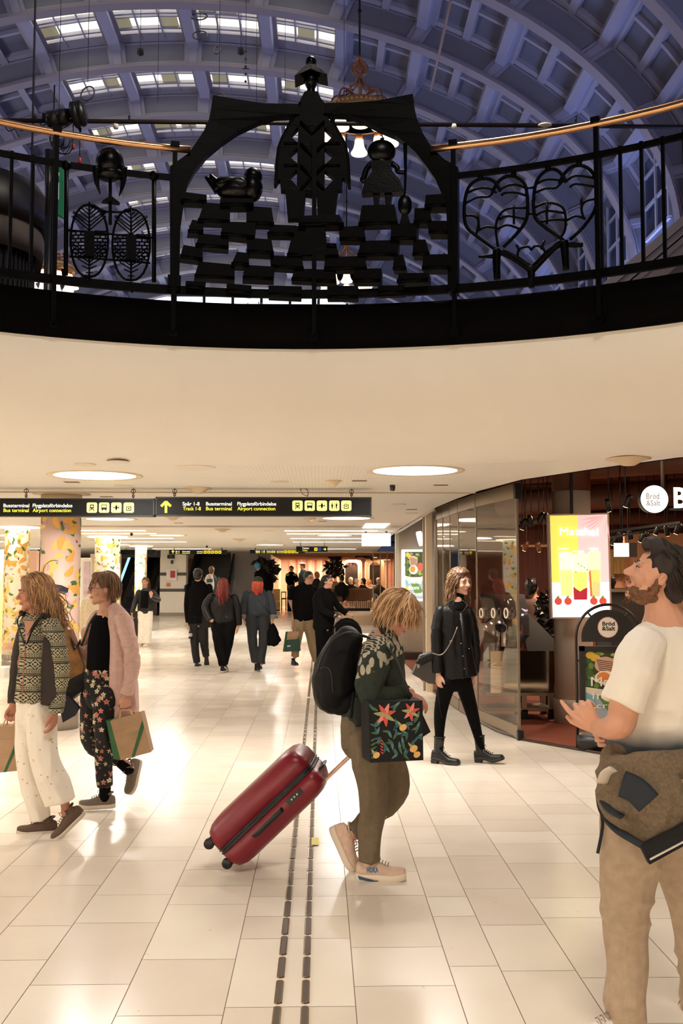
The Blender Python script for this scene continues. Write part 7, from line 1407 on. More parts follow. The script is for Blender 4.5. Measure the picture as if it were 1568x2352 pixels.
b.prism([cC + u * a + wy * w_ + n_ * -.014 for a, w_ in pts], [cC + u * a + wy * w_ + n_ * .022 for a, w_ in pts])
for z in (-.006, .012): b.tube([cC + u * a * 1.01 + wy * w_ * 1.015 + n_ * z for a, w_ in pts], .0055, 6, closed=True)
b.build('zip_band', BLK, t); fy = -wy * (W_ + .004)
b = MB(); b.obox(cC + fy + u * .17 - n_ * .05, u * .052, n_ * .018, wy * .006); b.build('combination_lock', BLK, t)
for k in range(3): b = MB(); b.ell(cC + fy - wy * .008 + u * (.15 + .02 * k) - n_ * .05, (.005, .004, .006), seg=8, rings=6); b.build('lock_dial', mat('dial_white', (210, 205, 200), .4), t)
b = MB(); b.tube(crom([cC + fy - u * .13 - n_ * .055, cC + fy - wy * .02 - u * .11 - n_ * .055, cC + fy - wy * .02 + u * .05 - n_ * .055, cC + fy + u * .07 - n_ * .055], 4), [(.017, .009)] * 13, 8); b.build('side_handle', BLK, t)
b = MB(); e_ = cC + u * (L_ + .004); b.tube(crom([e_ - n_ * .045 - wy * .07, e_ + u * .02 - n_ * .045 - wy * .06, e_ + u * .02 - n_ * .045 + wy * .06, e_ - n_ * .045 + wy * .07], 4), [(.016, .009)] * 13, 8); b.build('top_handle', BLK, t)
for dz in (-.14, -.02 + .22 * 0 + .12):
    for sw in (-.155, .155):
        c_ = cC - u * .358 + n_ * (-.062 if dz < 0 else .085) + wy * sw; b = MB(); b.lathe(c_, [(.001, -.018), (.026, -.018), (.030, -.012), (.030, .012), (.026, .018), (.001, .018)], 20, Matrix.Rotation(pi / 2, 3, 'X')); b.obox(c_ + u * .026, u * .022, wy * .012, n_ * .024); b.build('wheel', BLK, t)
b = MB()
for sw in (-.07, .07): b.beam(cC + u * (L_ - .05) - n_ * (T_ - .03) + wy * sw, cC + u * (L_ + .40) - n_ * (T_ - .03) + wy * sw, .016, .012)
b.beam(cC + u * (L_ + .40) - n_ * (T_ - .03) - wy * .09, cC + u * (L_ + .40) - n_ * (T_ - .03) + wy * .09, .02, .02); b.build('telescopic_handle', mat('handle_alu', (190, 160, 140), .35, .6), t)
# ---------------------------------------------------------------- 4. woman in a black leather shirt jacket
SK4 = skinmat('fair', (216, 156, 126)); f = Fig(8.9, 'person in black leather jacket and leggings with long wavy hair before the glass shopfront', SK4, vox=.0055); T = f.t
f.head(1057, 1337, 0, .238, 36, -2, 4, neck=[(1051, 1370, .0, 12), (1046, 1392, .0, 18)])
T(f.L, [(1045, 1396, 0, 20), (1045, 1450, 0, 25), (1046, 1540, 0, 28), (1045, 1570, 0, 26)], .65)
T(f.L, [(1014, 1412, -.02, 7), (1004, 1480, -.03, 9), (1006, 1544, -.06, 7.5)]); T(f.L, [(1076, 1414, .04, 7), (1087, 1480, .08, 9), (1086, 1540, .1, 7)])
f.hand(f.p(1006, 1546, -.06), (.02, -.05, -1), (.9, .5, 0), (.4, -1, 0), .17, .35, .35); f.hand(f.p(1086, 1542, .1), (.1, 0, -1), (-1, 0, 0), (0, -1, 0), .17, .4, .3)
T(f.L, [(1026, 1565, -.02, 16), (1010, 1640, -.03, 11), (1010, 1720, -.02, 8)]); T(f.L, [(1062, 1565, .04, 16), (1085, 1645, .03, 11), (1106, 1722, .02, 8)])
f.start((1050, 1750, 0)); f.face((60, 50, 46), mat('brow_brown', (84, 58, 40)), (150, 58, 58), closed=True)
W1 = mat('hair_wavy_brown', (112, 82, 58), .45, var=.3, vs=30); W2 = mat('hair_wavy_light', (168, 132, 96), .45)
f.hair(mat('hair_wavy_dark', (84, 56, 36), .5), [(0, -.10, .18, .365, .42, .38), (0, -.27, -.15, .35, .22, .40), (0, .10, .36, .30, .24, .145), (-.30, .0, .02, .09, .2, .28), (.30, .02, .02, .08, .2, .28), (-.32, -.10, -.5, .15, .18, .42), (.30, -.08, -.5, .11, .16, .38)], dict(n=340, len=1.4, steps=18, grav=.30, curl=.06, freq=10, rad=.024, seed=12, mess=.6, mats=[W1, W1, W2], ok=lambda d: (d.y < .1 and d.z > -.35) or (d.z > .3 and d.y < .8), crown=(.05, .42, .40), drift=(-.1, -.25, 0)))
b = MB(); b.ell(f.hc + f.hM @ V((-.345, .0, -.13)) * f.H, .008, seg=8, rings=6); b.build('earring', mat('pearl', (240, 235, 225), .2), f.root)
LEA = mat('black_leather', (6, 5, 5), .45, bump=.35, bs=90, spec=.25); L = []
T(L, [(1046, 1393, 0, 24), (1045, 1402, 0, 34), (1044, 1430, 0, 38), (1046, 1480, 0, 38), (1049, 1530, 0, 42), (1052, 1556, 0, 45)], .62, end=(1, 0)); f.emit(L, 'jacket', LEA, f.root, .006, 3, (.007, 10, 3, .1))
for P, d_ in (([(1012, 1402, 0, 13), (1004, 1440, -.02, 14), (1003, 1490, -.03, 13), (1006, 1546, -.06, 13)], 0), ([(1078, 1406, .03, 12), (1086, 1450, .06, 13), (1091, 1500, .08, 12), (1090, 1545, .1, 10)], 1)): L = []; T(L, P, .95, end=(1, 0)); f.emit(L, 'sleeve', LEA, f.root, .006, 3, (.004, 10, 10, .2))
b = MB()
for P in ([(1038, 1378, -.13), (1030, 1392, -.15), (1046, 1404, -.17)], [(1060, 1380, -.12), (1072, 1392, -.15), (1060, 1408, -.17)]): b.tube(crom([f.p(*p) for p in P], 3), [(.02, .006)] * 7, 8, ref=(1, 0, 0))
b.tube([f.p(1058, 1408, -.18), f.p(1066, 1480, -.185), f.p(1072, 1552, -.20)], [(.012, .003)] * 3, 6, ref=(0, 1, 0)); b.build('collar_placket', LEA, f.root)
for px, py in ((1057, 1422), (1058, 1478), (1063, 1507), (1066, 1536), (1077, 1490)): b = MB(); b.ell(f.p(px, py, -.20), .0055, seg=8, rings=6); b.build('snap_button', mat('snap_silver', (150, 140, 130), .3, .8), f.root)
L = []; T(L, [(1053, 1362, .0, 13.5), (1049, 1378, 0, 15), (1047, 1398, 0, 25)], .9, end=(0, 1)); f.emit(L, 'polo_neck', BLACKC, f.root)
L = []; T(L, [(1045, 1540, 0, 31), (1045, 1568, 0, 31)], .7); T(L, [(1028, 1565, -.02, 21), (1016, 1610, -.03, 17), (1010, 1650, -.03, 14), (1009, 1694, -.02, 10), (1010, 1722, -.02, 8)], 1, end=(1, 0)); T(L, [(1062, 1562, .03, 21), (1076, 1610, .03, 17), (1087, 1650, .03, 14), (1099, 1696, .02, 10), (1106, 1722, .02, 8)], 1, end=(1, 0)); f.emit(L, 'leggings', BLACKC, f.root, .006, 3)
f.shoe(f.p(1010, 1722, -.02), 62, 0, .26, BOOT, SOLED, h=.125, boot=.11, heel=.04, name='boot'); f.shoe(f.p(1106, 1720, .02), 66, -10, .26, BOOT, SOLED, h=.125, boot=.11, heel=.04, name='boot')
b = MB(); b.tube(crom([f.p(1004, 1575, -.09), f.p(1008, 1610, -.10), f.p(1014, 1648, -.09)], 3), [(.009, .003)] * 7, 6, ref=(1, 0, 0)); b.build('hanging_strap', LEA, f.root)
t = thing('leather_handbag', 'black leather handbag carried behind the arm of the leather jacket person', 'handbag', J(975, 1568, 8.9)); P = [J(x, y, 8.86) for x, y in ((966, 1506), (993, 1497), (1004, 1520), (1004, 1572), (984, 1570), (947, 1549))]; b = MB(); b.prism(P, [p + V((0, .13, 0)) for p in P]); b.build('bag_body', mat('bag_leather_olive', (34, 30, 24), .35, bump=.3, bs=60), t); g = Fig(8.85, '', LEA); g.root = t; L = []; g.t(L, [(962, 1522, -.01, 9), (980, 1512, -.01, 10), (994, 1506, -.01, 10)], .5); g.emit(L, 'flap', LEA, t)
b = MB(); b.box(J(958, 1534, 8.845), J(963, 1526, 8.84)); b.build('buckle', mat('snap_silver', (150, 140, 130)), t); b = MB(); b.tube(crom([J(992, 1500, 8.82), J(1015, 1503, 8.70), J(1036, 1474, 8.69), J(1050, 1440, 8.72)], 4), .005, 6); b.tube([J(1036, 1474, 8.69) + V((.012 * cos(a), 0, .012 * sin(a))) for a in [k * .6 for k in range(8)]], .003, 5); b.build('chain_strap', mat('snap_silver', (150, 140, 130)), t)
# ---------------------------------------------------------------- 5. man at the right edge looking up
SK5 = skinmat('man', (222, 154, 120)); f = Fig(3.72, 'bearded person in a cream T-shirt looking up at the right edge, jacket tied round waist', SK5, vox=.0042, sm=3); T = f.t
f.head(1507, 1325, 0, .247, -96, 24, 0, neck=[(1522, 1402, .0, 42), (1527, 1438, .0, 58)], jaw=1.12)
T(f.L, [(1525, 1445, 0, 55), (1520, 1530, 0, 76), (1508, 1640, 0, 80), (1500, 1740, 0, 80)], .8)
T(f.L, [(1480, 1500, -.15, 24), (1440, 1580, -.2, 30), (1427, 1655, -.21, 33), (1405, 1672, -.18, 29), (1372, 1672, -.10, 19)]); T(f.L, [(1560, 1480, .17, 34), (1560, 1600, .22, 30), (1420, 1680, .15, 19)])
f.hand(f.p(1374, 1676, -.10), (-.62, .25, .75), (.35, 1, .25), (-.75, .1, -.55), .185, (.15, .95, 1.1, 1.15), .1, 1.3); f.hand(f.p(1420, 1680, .15), (-.9, -.3, -.1), (0, -1, 0), (0, 0, 1), .185, .8, .5)
T(f.L, [(1462, 1900, -.07, 50), (1440, 2120, -.08, 38), (1438, 2345, -.07, 26)]); T(f.L, [(1545, 1900, .08, 40), (1590, 2120, .12, 26), (1604, 2330, .14, 20)])
f.start((1480, 2370, 0)); f.face((70, 80, 80), mat('brow_brown', (84, 58, 40)), (186, 110, 96)); c, M, H = f.hc, f.hM, f.H; q = lambda x, y, z: c + M @ V((x, y, z)) * H
HD = mat('hair_dark_brown', (34, 23, 17), .65, var=.4, vs=40); HD2 = mat('hair_mid_brown', (62, 42, 30), .65)
f.hair(HD, [(0, -.13, .20, .37, .42, .37), (0, -.27, -.02, .32, .23, .36), (0, .14, .42, .27, .26, .15), (0, .24, .42, .2, .12, .11)], dict(n=1100, len=.22, steps=6, grav=.14, curl=.010, freq=9, rad=.012, seed=21, mess=.5, mats=[HD, HD, HD2], r=(.385, .44, .42), ok=lambda d: (d.y < .02 and d.z > -.3) or (d.z > .6), crown=(0, .32, .48), drift=(0, -.55, -.12)), vox=.006)
BRD1 = mat('beard_brown', (112, 74, 48), .7, var=.4, vs=70); L = []
for x, y, z, a, b_, c_ in ((0, .235, -.40, .115, .095, .085), (0, .10, -.315, .245, .218, .170), (.16, .03, -.32, .10, .165, .10), (-.16, .03, -.32, .10, .165, .10), (.262, -.0, -.16, .05, .06, .16), (-.262, -.0, -.16, .05, .06, .16)): L.append(('e', q(x, y, z), (a * H, b_ * H, c_ * H), M))
f.emit(L, 'beard', BRD1, f.root, .005, 4, (.0018, 60, 60, 0)); b = MB(); R = random.Random(3)
for k in range(700):
    a = R.random() * pi; xx = .232 * cos(a); yy = .285 * sin(a) - .04 + R.gauss(0, .02); zz = -.32 - .10 * sin(a) + R.gauss(0, .045) + .10 * abs(cos(a)); p = q(xx * 1.04, yy * 1.04 + .005, zz); d = M @ V((xx * .8 + R.gauss(0, .1), yy * .5, -.35)).normalized(); b.tube([p, p + d * .008, p + d * .013 + V((0, 0, -.003))], [(.0012, .0012), (.001, .001), (.0004, .0004)], 3)
b.tube(crom([q(-.11, .335, -.245), q(-.05, .385, -.195), q(.05, .385, -.195), q(.11, .335, -.245)], 3), .012 * H, 6); b.build('beard_hairs', BRD1, f.root, recalc=False)
for x in (-1, 1): b = MB(); b.tube([q(x * .338, -.005 + .045 * cos(a), -.03 + .085 * sin(a)) for a in [.4 + k * .42 for k in range(12)]], .011 * H, 6); b.tube([q(x * .345, .0, -.06), q(x * .35, -.02, -.02), q(x * .345, -.03, .02)], .009 * H, 5); b.build('ear_rim', SK5, f.root)
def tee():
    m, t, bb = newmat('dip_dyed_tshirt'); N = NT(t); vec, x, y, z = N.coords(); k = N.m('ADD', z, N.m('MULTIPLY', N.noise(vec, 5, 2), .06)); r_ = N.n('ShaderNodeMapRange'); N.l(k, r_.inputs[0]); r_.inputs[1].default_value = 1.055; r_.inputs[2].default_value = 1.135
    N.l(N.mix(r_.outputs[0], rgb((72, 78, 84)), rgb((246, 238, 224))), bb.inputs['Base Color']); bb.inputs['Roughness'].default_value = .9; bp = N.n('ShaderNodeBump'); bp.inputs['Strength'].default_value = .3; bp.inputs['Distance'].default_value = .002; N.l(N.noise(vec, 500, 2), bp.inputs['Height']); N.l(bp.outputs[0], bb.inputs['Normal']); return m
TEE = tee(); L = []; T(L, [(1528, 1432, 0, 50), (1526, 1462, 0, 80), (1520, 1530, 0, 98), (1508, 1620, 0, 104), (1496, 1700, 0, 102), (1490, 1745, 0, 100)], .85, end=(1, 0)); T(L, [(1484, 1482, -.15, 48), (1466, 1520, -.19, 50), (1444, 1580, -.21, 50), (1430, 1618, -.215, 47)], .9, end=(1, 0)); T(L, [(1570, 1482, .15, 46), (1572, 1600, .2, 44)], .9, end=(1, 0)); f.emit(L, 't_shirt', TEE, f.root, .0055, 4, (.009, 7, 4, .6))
b = MB(); nc = f.p(1528, 1433, 0); b.tube([nc + V((-.080 * cos(a), -.074 * sin(a), -.012 * cos(a))) for a in [2 * pi * k_ / 24 for k_ in range(24)]], [(.006, .012)] * 24, 8, closed=True); b.build('neck_rib', TEE, f.root)
KH = cloth('khaki_trousers', (176, 154, 130), bump=.3); L = []; T(L, [(1478, 1780, 0, 92), (1480, 1900, 0, 98)], .75); T(L, [(1458, 1890, -.07, 74), (1447, 1980, -.08, 64), (1440, 2060, -.08, 56), (1435, 2130, -.08, 50), (1440, 2220, -.08, 47), (1436, 2300, -.07, 45), (1434, 2356, -.07, 44)], .9, end=(1, 0)); T(L, [(1530, 1890, .08, 70), (1566, 2010, .1, 60), (1586, 2110, .12, 52), (1604, 2220, .13, 46), (1606, 2352, .14, 44)], .9, end=(1, 0)); f.emit(L, 'trousers', KH, f.root, .006, 4, (.010, 7, 5, .5))
OLJ = mat('heather_jersey', (112, 96, 76), .9, var=.22, vs=90, bump=.3, bs=300); NAV = cloth('navy_trim', (34, 40, 48)); L = []
T(L, [(1402, 1750, -.16, 20, .8), (1450, 1764, -.24, 28, .6), (1520, 1762, -.25, 30, .6), (1590, 1758, -.2, 30, .6)], .7); T(L, [(1408, 1745, -.14, 30, 1), (1398, 1800, -.17, 24, 1), (1405, 1840, -.2, 28, .9), (1440, 1880, -.24, 34, .7), (1500, 1905, -.26, 36, .6)], .8); T(L, [(1470, 1770, -.24, 40, .6), (1500, 1820, -.27, 60, .5), (1540, 1870, -.27, 66, .5), (1580, 1900, -.25, 60, .5)], .5); T(L, [(1430, 1780, -.22, 36, .7), (1425, 1840, -.22, 36, .7), (1470, 1880, -.25, 40, .6)], .6); f.emit(L, 'tied_jacket', OLJ, f.root, .0055, 4, (.012, 8, 7, -.7))
def strap_(pts, r, m, name): b = MB(); P = crom([f.p(*p) for p in pts], 4); b.tube(P, [r] * len(P), 8, ref=(0, 1, 0)); b.build(name, m, f.root)
strap_([(1378, 1822, -.16), (1385, 1862, -.2), (1412, 1902, -.27), (1455, 1930, -.33), (1482, 1945, -.34)], (.018, .008), NAV, 'jacket_hem'); strap_([(1384, 1838, -.22), (1398, 1858, -.26), (1428, 1876, -.31)], (.014, .006), NAV, 'jacket_pocket'); strap_([(1428, 1800, -.33), (1460, 1815, -.36), (1490, 1845, -.38)], (.045, .008), NAV, 'navy_panel')
b = MB(); P = [f.p(*p) for p in ((1472, 1945, -.36), (1492, 1986, -.36), (1640, 1905, -.36), (1640, 1855, -.36), (1545, 1910, -.37))]; b.prism(P, [p + V((0, .03, 0)) for p in P]); b.build('jacket_cuff', cloth('cuff_black', (15, 14, 16)), f.root); b = MB(); b.beam(f.p(1492, 1974, -.366), f.p(1640, 1896, -.366), .004, .008, up=(0, 1, 0)); b.build('cuff_stripe', mat('stripe_white', (220, 210, 196), .6), f.root)
strap_([(1383, 1798, -.235), (1392, 1776, -.27), (1408, 1766, -.29)], (.022, .006), mat('reflective_tab', (206, 194, 178), .4), 'reflective_tab'); strap_([(1380, 1862, -.1), (1383, 1900, -.1), (1372, 1960, -.1)], (.006, .004), NAV, 'cord')
WSH = cloth('shoe_white', (224, 214, 200)); f.shoe(f.p(1432, 2335, -.07), -78, 0, .29, WSH, SOLEW); f.shoe(f.p(1600, 2330, .14), -90, 0, .29, WSH, SOLEW)
# ================================================================ PEOPLE FARTHER BACK
SKM = skinmat('mid', (200, 136, 104))
def mid(D, label, head, neck, torso, arms, legs, top, leg, hairm, hairv, hands=(), feet=(), floor=0, skin=None, vox=.011, locks=None, tr=.62, sleeves=True, fold=(.006, 10, 5, .2), group=None, bare=None, face=False):
    f = Fig(D, label, skin or SKM, vox=vox, sm=3, group=group); px, py, H, yaw, pitch = head; f.head(px, py, 0, H, yaw, pitch, 0, neck=neck)
    f.t(f.L, [(q[0], q[1], q[2], q[3] * .75) for q in torso], tr * .9)
    for a in arms: f.t(f.L, [(q[0], q[1], q[2], q[3] * .68) for q in a])
    for l in legs: f.t(f.L, [(q[0], q[1], q[2], q[3] * .65) for q in l])
    for W, d, n, s_, cu in hands: f.hand(f.p(*W), d, n, s_, .18, cu, .4)
    f.start((px, 0, 0)); o = f.root; z0 = floor
    L = []; f.t(L, torso, tr, end=(1, 0)); 
    f.emit(L, 'top', top, o, vox, 3, fold)
    for a in arms:
        aa = a[:bare] if bare else a
        L = []; f.t(L, aa, .95, end=(1, 0)); f.emit(L, 'sleeve', top, o, vox, 2)
    if legs:
        L = [('t', crom([f.p(torso[-1][0], torso[-1][1] - 8 * D / 18 * 0 - 4, 0), f.p(torso[-1][0], torso[-1][1] + 4, 0)], 2), [(torso[-1][3] * f.k * .92, torso[-1][3] * f.k * .6)] * 2)]
        for l in legs: f.t(L, l, .95, end=(1, 0))
        f.emit(L, 'trousers', leg, o, vox, 2, (.006, 9, 5, .2))
    for A, yw, pt, up, so in feet: f.shoe(f.p(*A), yw, pt, .27, up, so, laces=False)
    if hairv: f.hair(hairm, hairv, locks, vox=vox)
    return f
CAP = [(0, -.12, .17, .37, .42, .39), (0, -.28, -.05, .31, .2, .34)]
LONG = CAP + [(0, -.33, -.42, .33, .2, .42)]
BK = BLACKC; WSO = SOLEW
RED1 = mat('hair_dark_red', (96, 26, 20), .5, var=.3, vs=30); RED2 = mat('hair_copper_red', (190, 76, 50), .5, var=.3, vs=30)
def lk(m, n=140, ln=.9, cu=.03, **k): return dict(crown=(0, .34, .46), n=n, len=ln, curl=cu, freq=10, rad=.04, mats=m if isinstance(m, list) else [m], steps=9, grav=.3, ok=lambda d: d.y < .05 and d.z > -.5, **k)
f = mid(18.75, 'person in a black jacket from behind, leftmost walker, holding a bottle', (455, 1321, .235, 176, 0), [(455, 1338, 0, 7)], [(456, 1342, 0, 17), (457, 1356, 0, 27), (457, 1390, 0, 26), (458, 1432, 0, 27)], [[(434, 1347, 0, 8), (430, 1390, 0, 8), (432, 1430, 0, 6)], [(480, 1348, 0, 8), (485, 1390, 0, 8), (484, 1430, 0, 6)]], [[(447, 1430, 0, 12), (447, 1480, 0, 9), (452, 1522, 0, 8)], [(467, 1430, 0, 12), (468, 1470, 0, 10), (473, 1506, .3, 8)]], BK, cloth('black_jeans', (10, 9, 10)), HBL, CAP, [((431, 1432, 0), (0, 0, -1), (1, 0, 0), (0, -1, 0), .8)], [((452, 1523, 0), 170, 0, mat('blue_shoe', (40, 46, 60), .7), WSO), ((475, 1507, .3), 180, 70, BSHOE, SOLED)])
t = thing('drink_bottle', 'small bottle with white label held by the leftmost walker', 'bottle', J(437, 1467, 18.7)); b = MB(); p = J(437, 1467, 18.68); b.lathe(p, [(.035, 0), (.035, .12), (.015, .17), (.015, .2)], 12); b.build('bottle_body', mat('cola', (24, 14, 14), .2), t); b = MB(); b.lathe(p, [(.036, .04), (.036, .1)], 12); b.build('label_band', mat('label_white', (200, 196, 200), .5), t)
f = mid(17.45, 'person with long dark red hair in a black leather jacket, from behind', (513, 1345, .235, 178, 0), [(513, 1362, 0, 8)], [(512, 1366, 0, 18), (511, 1380, 0, 28), (511, 1405, 0, 28), (513, 1430, 0, 29)], [[(486, 1370, 0, 9), (472, 1395, .02, 10), (486, 1425, -.1, 8)], [(537, 1372, 0, 9), (545, 1400, 0, 9), (548, 1436, 0, 8)]], [[(501, 1432, 0, 18), (503, 1480, 0, 12), (511, 1530, 0, 8)], [(526, 1432, 0, 18), (522, 1480, .05, 12), (516, 1524, .15, 8)]], mat('brown_leather', (13, 10, 9), .45, bump=.3, bs=60, spec=.25), BK, RED1, LONG, [((546, 1437, 0), (0, 0, -1), (-1, 0, 0), (0, -1, 0), .5)], [((511, 1533, 0), 172, 0, BSHOE, WSO), ((517, 1527, .15), 175, 20, BSHOE, WSO)], locks=lk([RED1, RED1, mat('hair_red_light', (150, 48, 34), .5)], 220, 1.35, .05))
t = thing('shoulder_bag', 'slim dark shoulder bag between the first two walkers', 'bag', J(470, 1440, 17.6)); b = MB(); P = [J(x, y, 17.62) for x, y in ((466, 1398), (480, 1392), (484, 1440), (462, 1446))]; b.prism(P, [p + V((0, .1, 0)) for p in P]); b.build('bag_body', LEA, t); b = MB(); b.tube([J(468, 1400, 17.6), J(488, 1372, 17.3), J(480, 1396, 17.6)], .008, 5); b.build('strap', LEA, t)
DEN = cloth('denim_blue', (42, 50, 58), bump=.4, bs=200); DEND = cloth('denim_dark', (30, 34, 38), bump=.4, bs=200)
f = mid(17.7, 'person in denim with coppery hair under a dark cap, from behind', (592, 1341, .235, 180, 0), [(592, 1357, 0, 8)], [(592, 1360, 0, 18), (592, 1372, 0, 28), (592, 1395, 0, 27), (592, 1410, 0, 26)], [[(566, 1364, 0, 9), (560, 1392, 0, 9.5), (560, 1418, 0, 8)], [(618, 1364, 0, 9), (624, 1392, 0, 9.5), (628, 1418, 0, 8)]], [[(578, 1412, 0, 16), (579, 1465, 0, 11), (586, 1520, .05, 9)], [(606, 1412, 0, 16), (605, 1465, 0, 11), (599, 1524, 0, 9)]], DEN, DEND, RED2, [(0, -.12, .12, .37, .41, .36), (0, -.28, -.16, .36, .22, .28)], [((561, 1420, 0), (.05, 0, -1), (1, 0, 0), (0, -1, 0), .4), ((626, 1420, 0), (0, 0, -1), (-1, 0, 0), (0, -1, 0), .6)], [((594, 1527, 0), 176, 0, BSHOE, SOLED), ((590, 1521, .2), 178, 40, BSHOE, SOLED)], locks=lk(RED2, 170, .75, .03, c=(0, -.12, .02)))
b = MB(); q = lambda x, y, z: f.hc + f.hM @ V((x, y, z)) * f.H; b.ell(q(0, -.11, .22), (.40 * f.H, .45 * f.H, .36 * f.H), f.hM, 18, 12); b.build('cap', mat('dark_cap', (46, 40, 34), .8), f.root); b = MB(); b.tube([J(578, 1362, 17.45), J(598, 1385, 17.42), J(622, 1412, 17.5)], [(.018, .006)] * 3, 6); b.build('crossbody_strap', BLK, f.root)
for px in (560, 628): b = MB(); b.tube([f.p(px, 1411, 0), f.p(px, 1420, 0)], [(.085, .075), (.088, .078)], 14); b.build('turned_cuff', cloth('denim_pale', (112, 108, 98)), f.root)
g = Fig(17.7, '', BK); t = thing('carried_jacket', 'black jacket bundle carried low by the denim jacket person', 'jacket', J(625, 1486, 17.7)); g.root = t; L = []; g.t(L, [(622, 1436, 0, 9), (624, 1455, 0, 14), (628, 1472, 0, 15), (636, 1470, 0, 9)], .7); g.t(L, [(618, 1450, 0, 9), (614, 1478, 0, 6)]); g.emit(L, 'bundle', BK, t, .012, 2, (.015, 9, 6, .5))
KHM = cloth('beige_chinos', (150, 130, 104))
f = mid(18.3, 'person in glasses and black polo shirt with a kraft paper bag', (710, 1328, .24, 38, 0), [(704, 1345, 0, 9)], [(700, 1348, 0, 18), (698, 1362, 0, 28), (697, 1395, 0, 27), (700, 1426, 0, 25)], [[(672, 1354, 0, 10), (668, 1378, 0, 10), (675, 1405, 0, 6.5), (672, 1432, 0, 6)], [(722, 1356, .1, 9), (727, 1385, .15, 9), (724, 1420, .2, 6)]], [[(688, 1428, 0, 15), (681, 1470, 0, 11), (677, 1508, -.05, 9)], [(710, 1428, 0, 15), (716, 1470, .05, 12), (727, 1518, .1, 9)]], BK, KHM, HBL, CAP[:1] + [(0, -.27, .0, .3, .2, .3)], [((671, 1434, 0), (0, 0, -1), (1, .2, 0), (0, -1, 0), .9)], [((674, 1517, -.05), 20, 0, BSHOE, SOLED), ((728, 1522, .1), 30, 0, BSHOE, SOLED)], bare=2)
c, M, H = f.hc, f.hM, f.H; q = lambda x, y, z: c + M @ V((x, y, z)) * H; f.face((30, 24, 20)); b = MB()
for x in (-1, 1): b.tube([q(x * .14 + .09 * cos(a), .40, .0 + .06 * sin(a)) for a in [2 * pi * k / 12 for k in range(12)]], .012 * H, 4, closed=True); b.tube([q(x * .23, .38, .0), q(x * .34, -.02, .01)], .012 * H, 4)
b.build('glasses', BLK, f.root)
t = paperbag('kraft and dark green paper bag held by the polo shirt person', [(656, 1497), (690, 1495), (686, 1450), (660, 1451)], 18.1, .14, (18, 50, 40), J(672, 1440, 18.25), None, logo=False); b = MB(); b.use(mat('dark_green_print', (20, 58, 46), .6)); b.poly([J(x, y, 18.08) for x, y in ((656.5, 1497), (690, 1495), (688, 1467), (658, 1470))]); b.use(mat('label_white', (200, 196, 200))); b.poly([J(x, y, 18.07) for x, y in ((659, 1486), (667, 1485), (667, 1482), (659, 1483))]); b.build('green_print', None, t, recalc=False)
f = mid(17.3, 'person with long black hair in a black blazer pushing the stroller', (753, 1337, .235, 50, 4), [(749, 1354, 0, 8)], [(746, 1358, 0, 16), (742, 1374, 0, 24), (743, 1405, 0, 24), (744, 1442, 0, 26)], [[(735, 1366, -.05, 9), (742, 1400, -.12, 9), (768, 1414, -.2, 7)], [(760, 1366, .1, 9), (776, 1392, .1, 8), (796, 1410, .05, 6.5)]], [[(738, 1445, 0, 15), (738, 1490, 0, 12), (736, 1530, 0, 9)], [(756, 1445, .05, 15), (756, 1490, .08, 12), (756, 1528, .08, 9)]], BK, BK, HBL, LONG, [((770, 1413, -.2), (1, .0, -.2), (0, 0, -1), (0, -1, .2), .9), ((797, 1409, .05), (1, 0, -.2), (0, 0, -1), (0, -1, .2), .9)], [((737, 1533, 0), 40, 0, BSHOE, SOLED), ((758, 1531, .08), 40, 0, BSHOE, SOLED)], locks=lk(HBL, 160, 1.3, .015)); f.face((30, 24, 20))
t = thing('stroller', 'black stroller with a raised hood and a brown haired baby, beside the bowed person', 'stroller', J(800, 1540, 16.7)); g = Fig(16.8, '', BK); g.root = t
b = MB(); n = 9; c0 = J(796, 1458, 16.8); rr = .235
b.ell(c0 + V((0, .06, -.02)), (.25, .20, .30), seg=20, rings=14); b.tube([c0 + V((.25 * cos(a), -.14, .30 * sin(a) - .02)) for a in [-.3 + k * .38 for k in range(10)]], .012, 6); b.build('hood', BK, t)
b = MB(); b.tube(crom([J(768, 1416, 16.9) + V((0, -.2, 0)), J(775, 1411, 16.9) + V((0, -.2, 0)), J(775, 1411, 16.9) + V((0, .2, 0)), J(768, 1416, 16.9) + V((0, .2, 0))], 3), .016, 8); b.build('push_bar', BLK, t)
for y_ in (-.2, .2): b = MB(); b.tube([J(772, 1413, 16.9) + V((0, y_, 0)), J(768, 1440, 16.9) + V((0, y_, 0)), J(772, 1530, 16.9) + V((0, y_, 0))], .014, 6); b.tube([J(770, 1455, 16.9) + V((0, y_, 0)), J(818, 1475, 16.9) + V((0, y_, 0)), J(832, 1535, 16.9) + V((0, y_, 0))], .014, 6); b.build('frame', mat('frame_grey', (110, 104, 98), .35, .7), t)
for px in (772, 832):
    for y_ in (-.22, .22): b = MB(); b.lathe(V((J(px, 1500, 16.9).x, 16.9 + y_, .1)), [(.02, -.02), (.1, -.02), (.1, .02), (.02, .02)], 20, Matrix.Rotation(pi / 2, 3, 'X')); b.build('wheel', BLK, t)
L = []; g.t(L, [(790, 1468, 0, 20), (812, 1484, 0, 22)], 1.2); g.emit(L, 'seat', BK, t, .015, 2)
f = Fig(16.42, 'baby with brown hair lying in the stroller', SKM, vox=.008); f.head(801, 1461, -.05, .17, 40, 30, 0, neck=[(799, 1474, 0, 8)]); f.t(f.L, [(800, 1474, 0, 9), (808, 1486, 0, 10)]); f.start((801, 1490, 0, .5)); f.hair(HB, CAP[:1], None, vox=.008)
BONE = skinmat('far', (206, 148, 116))
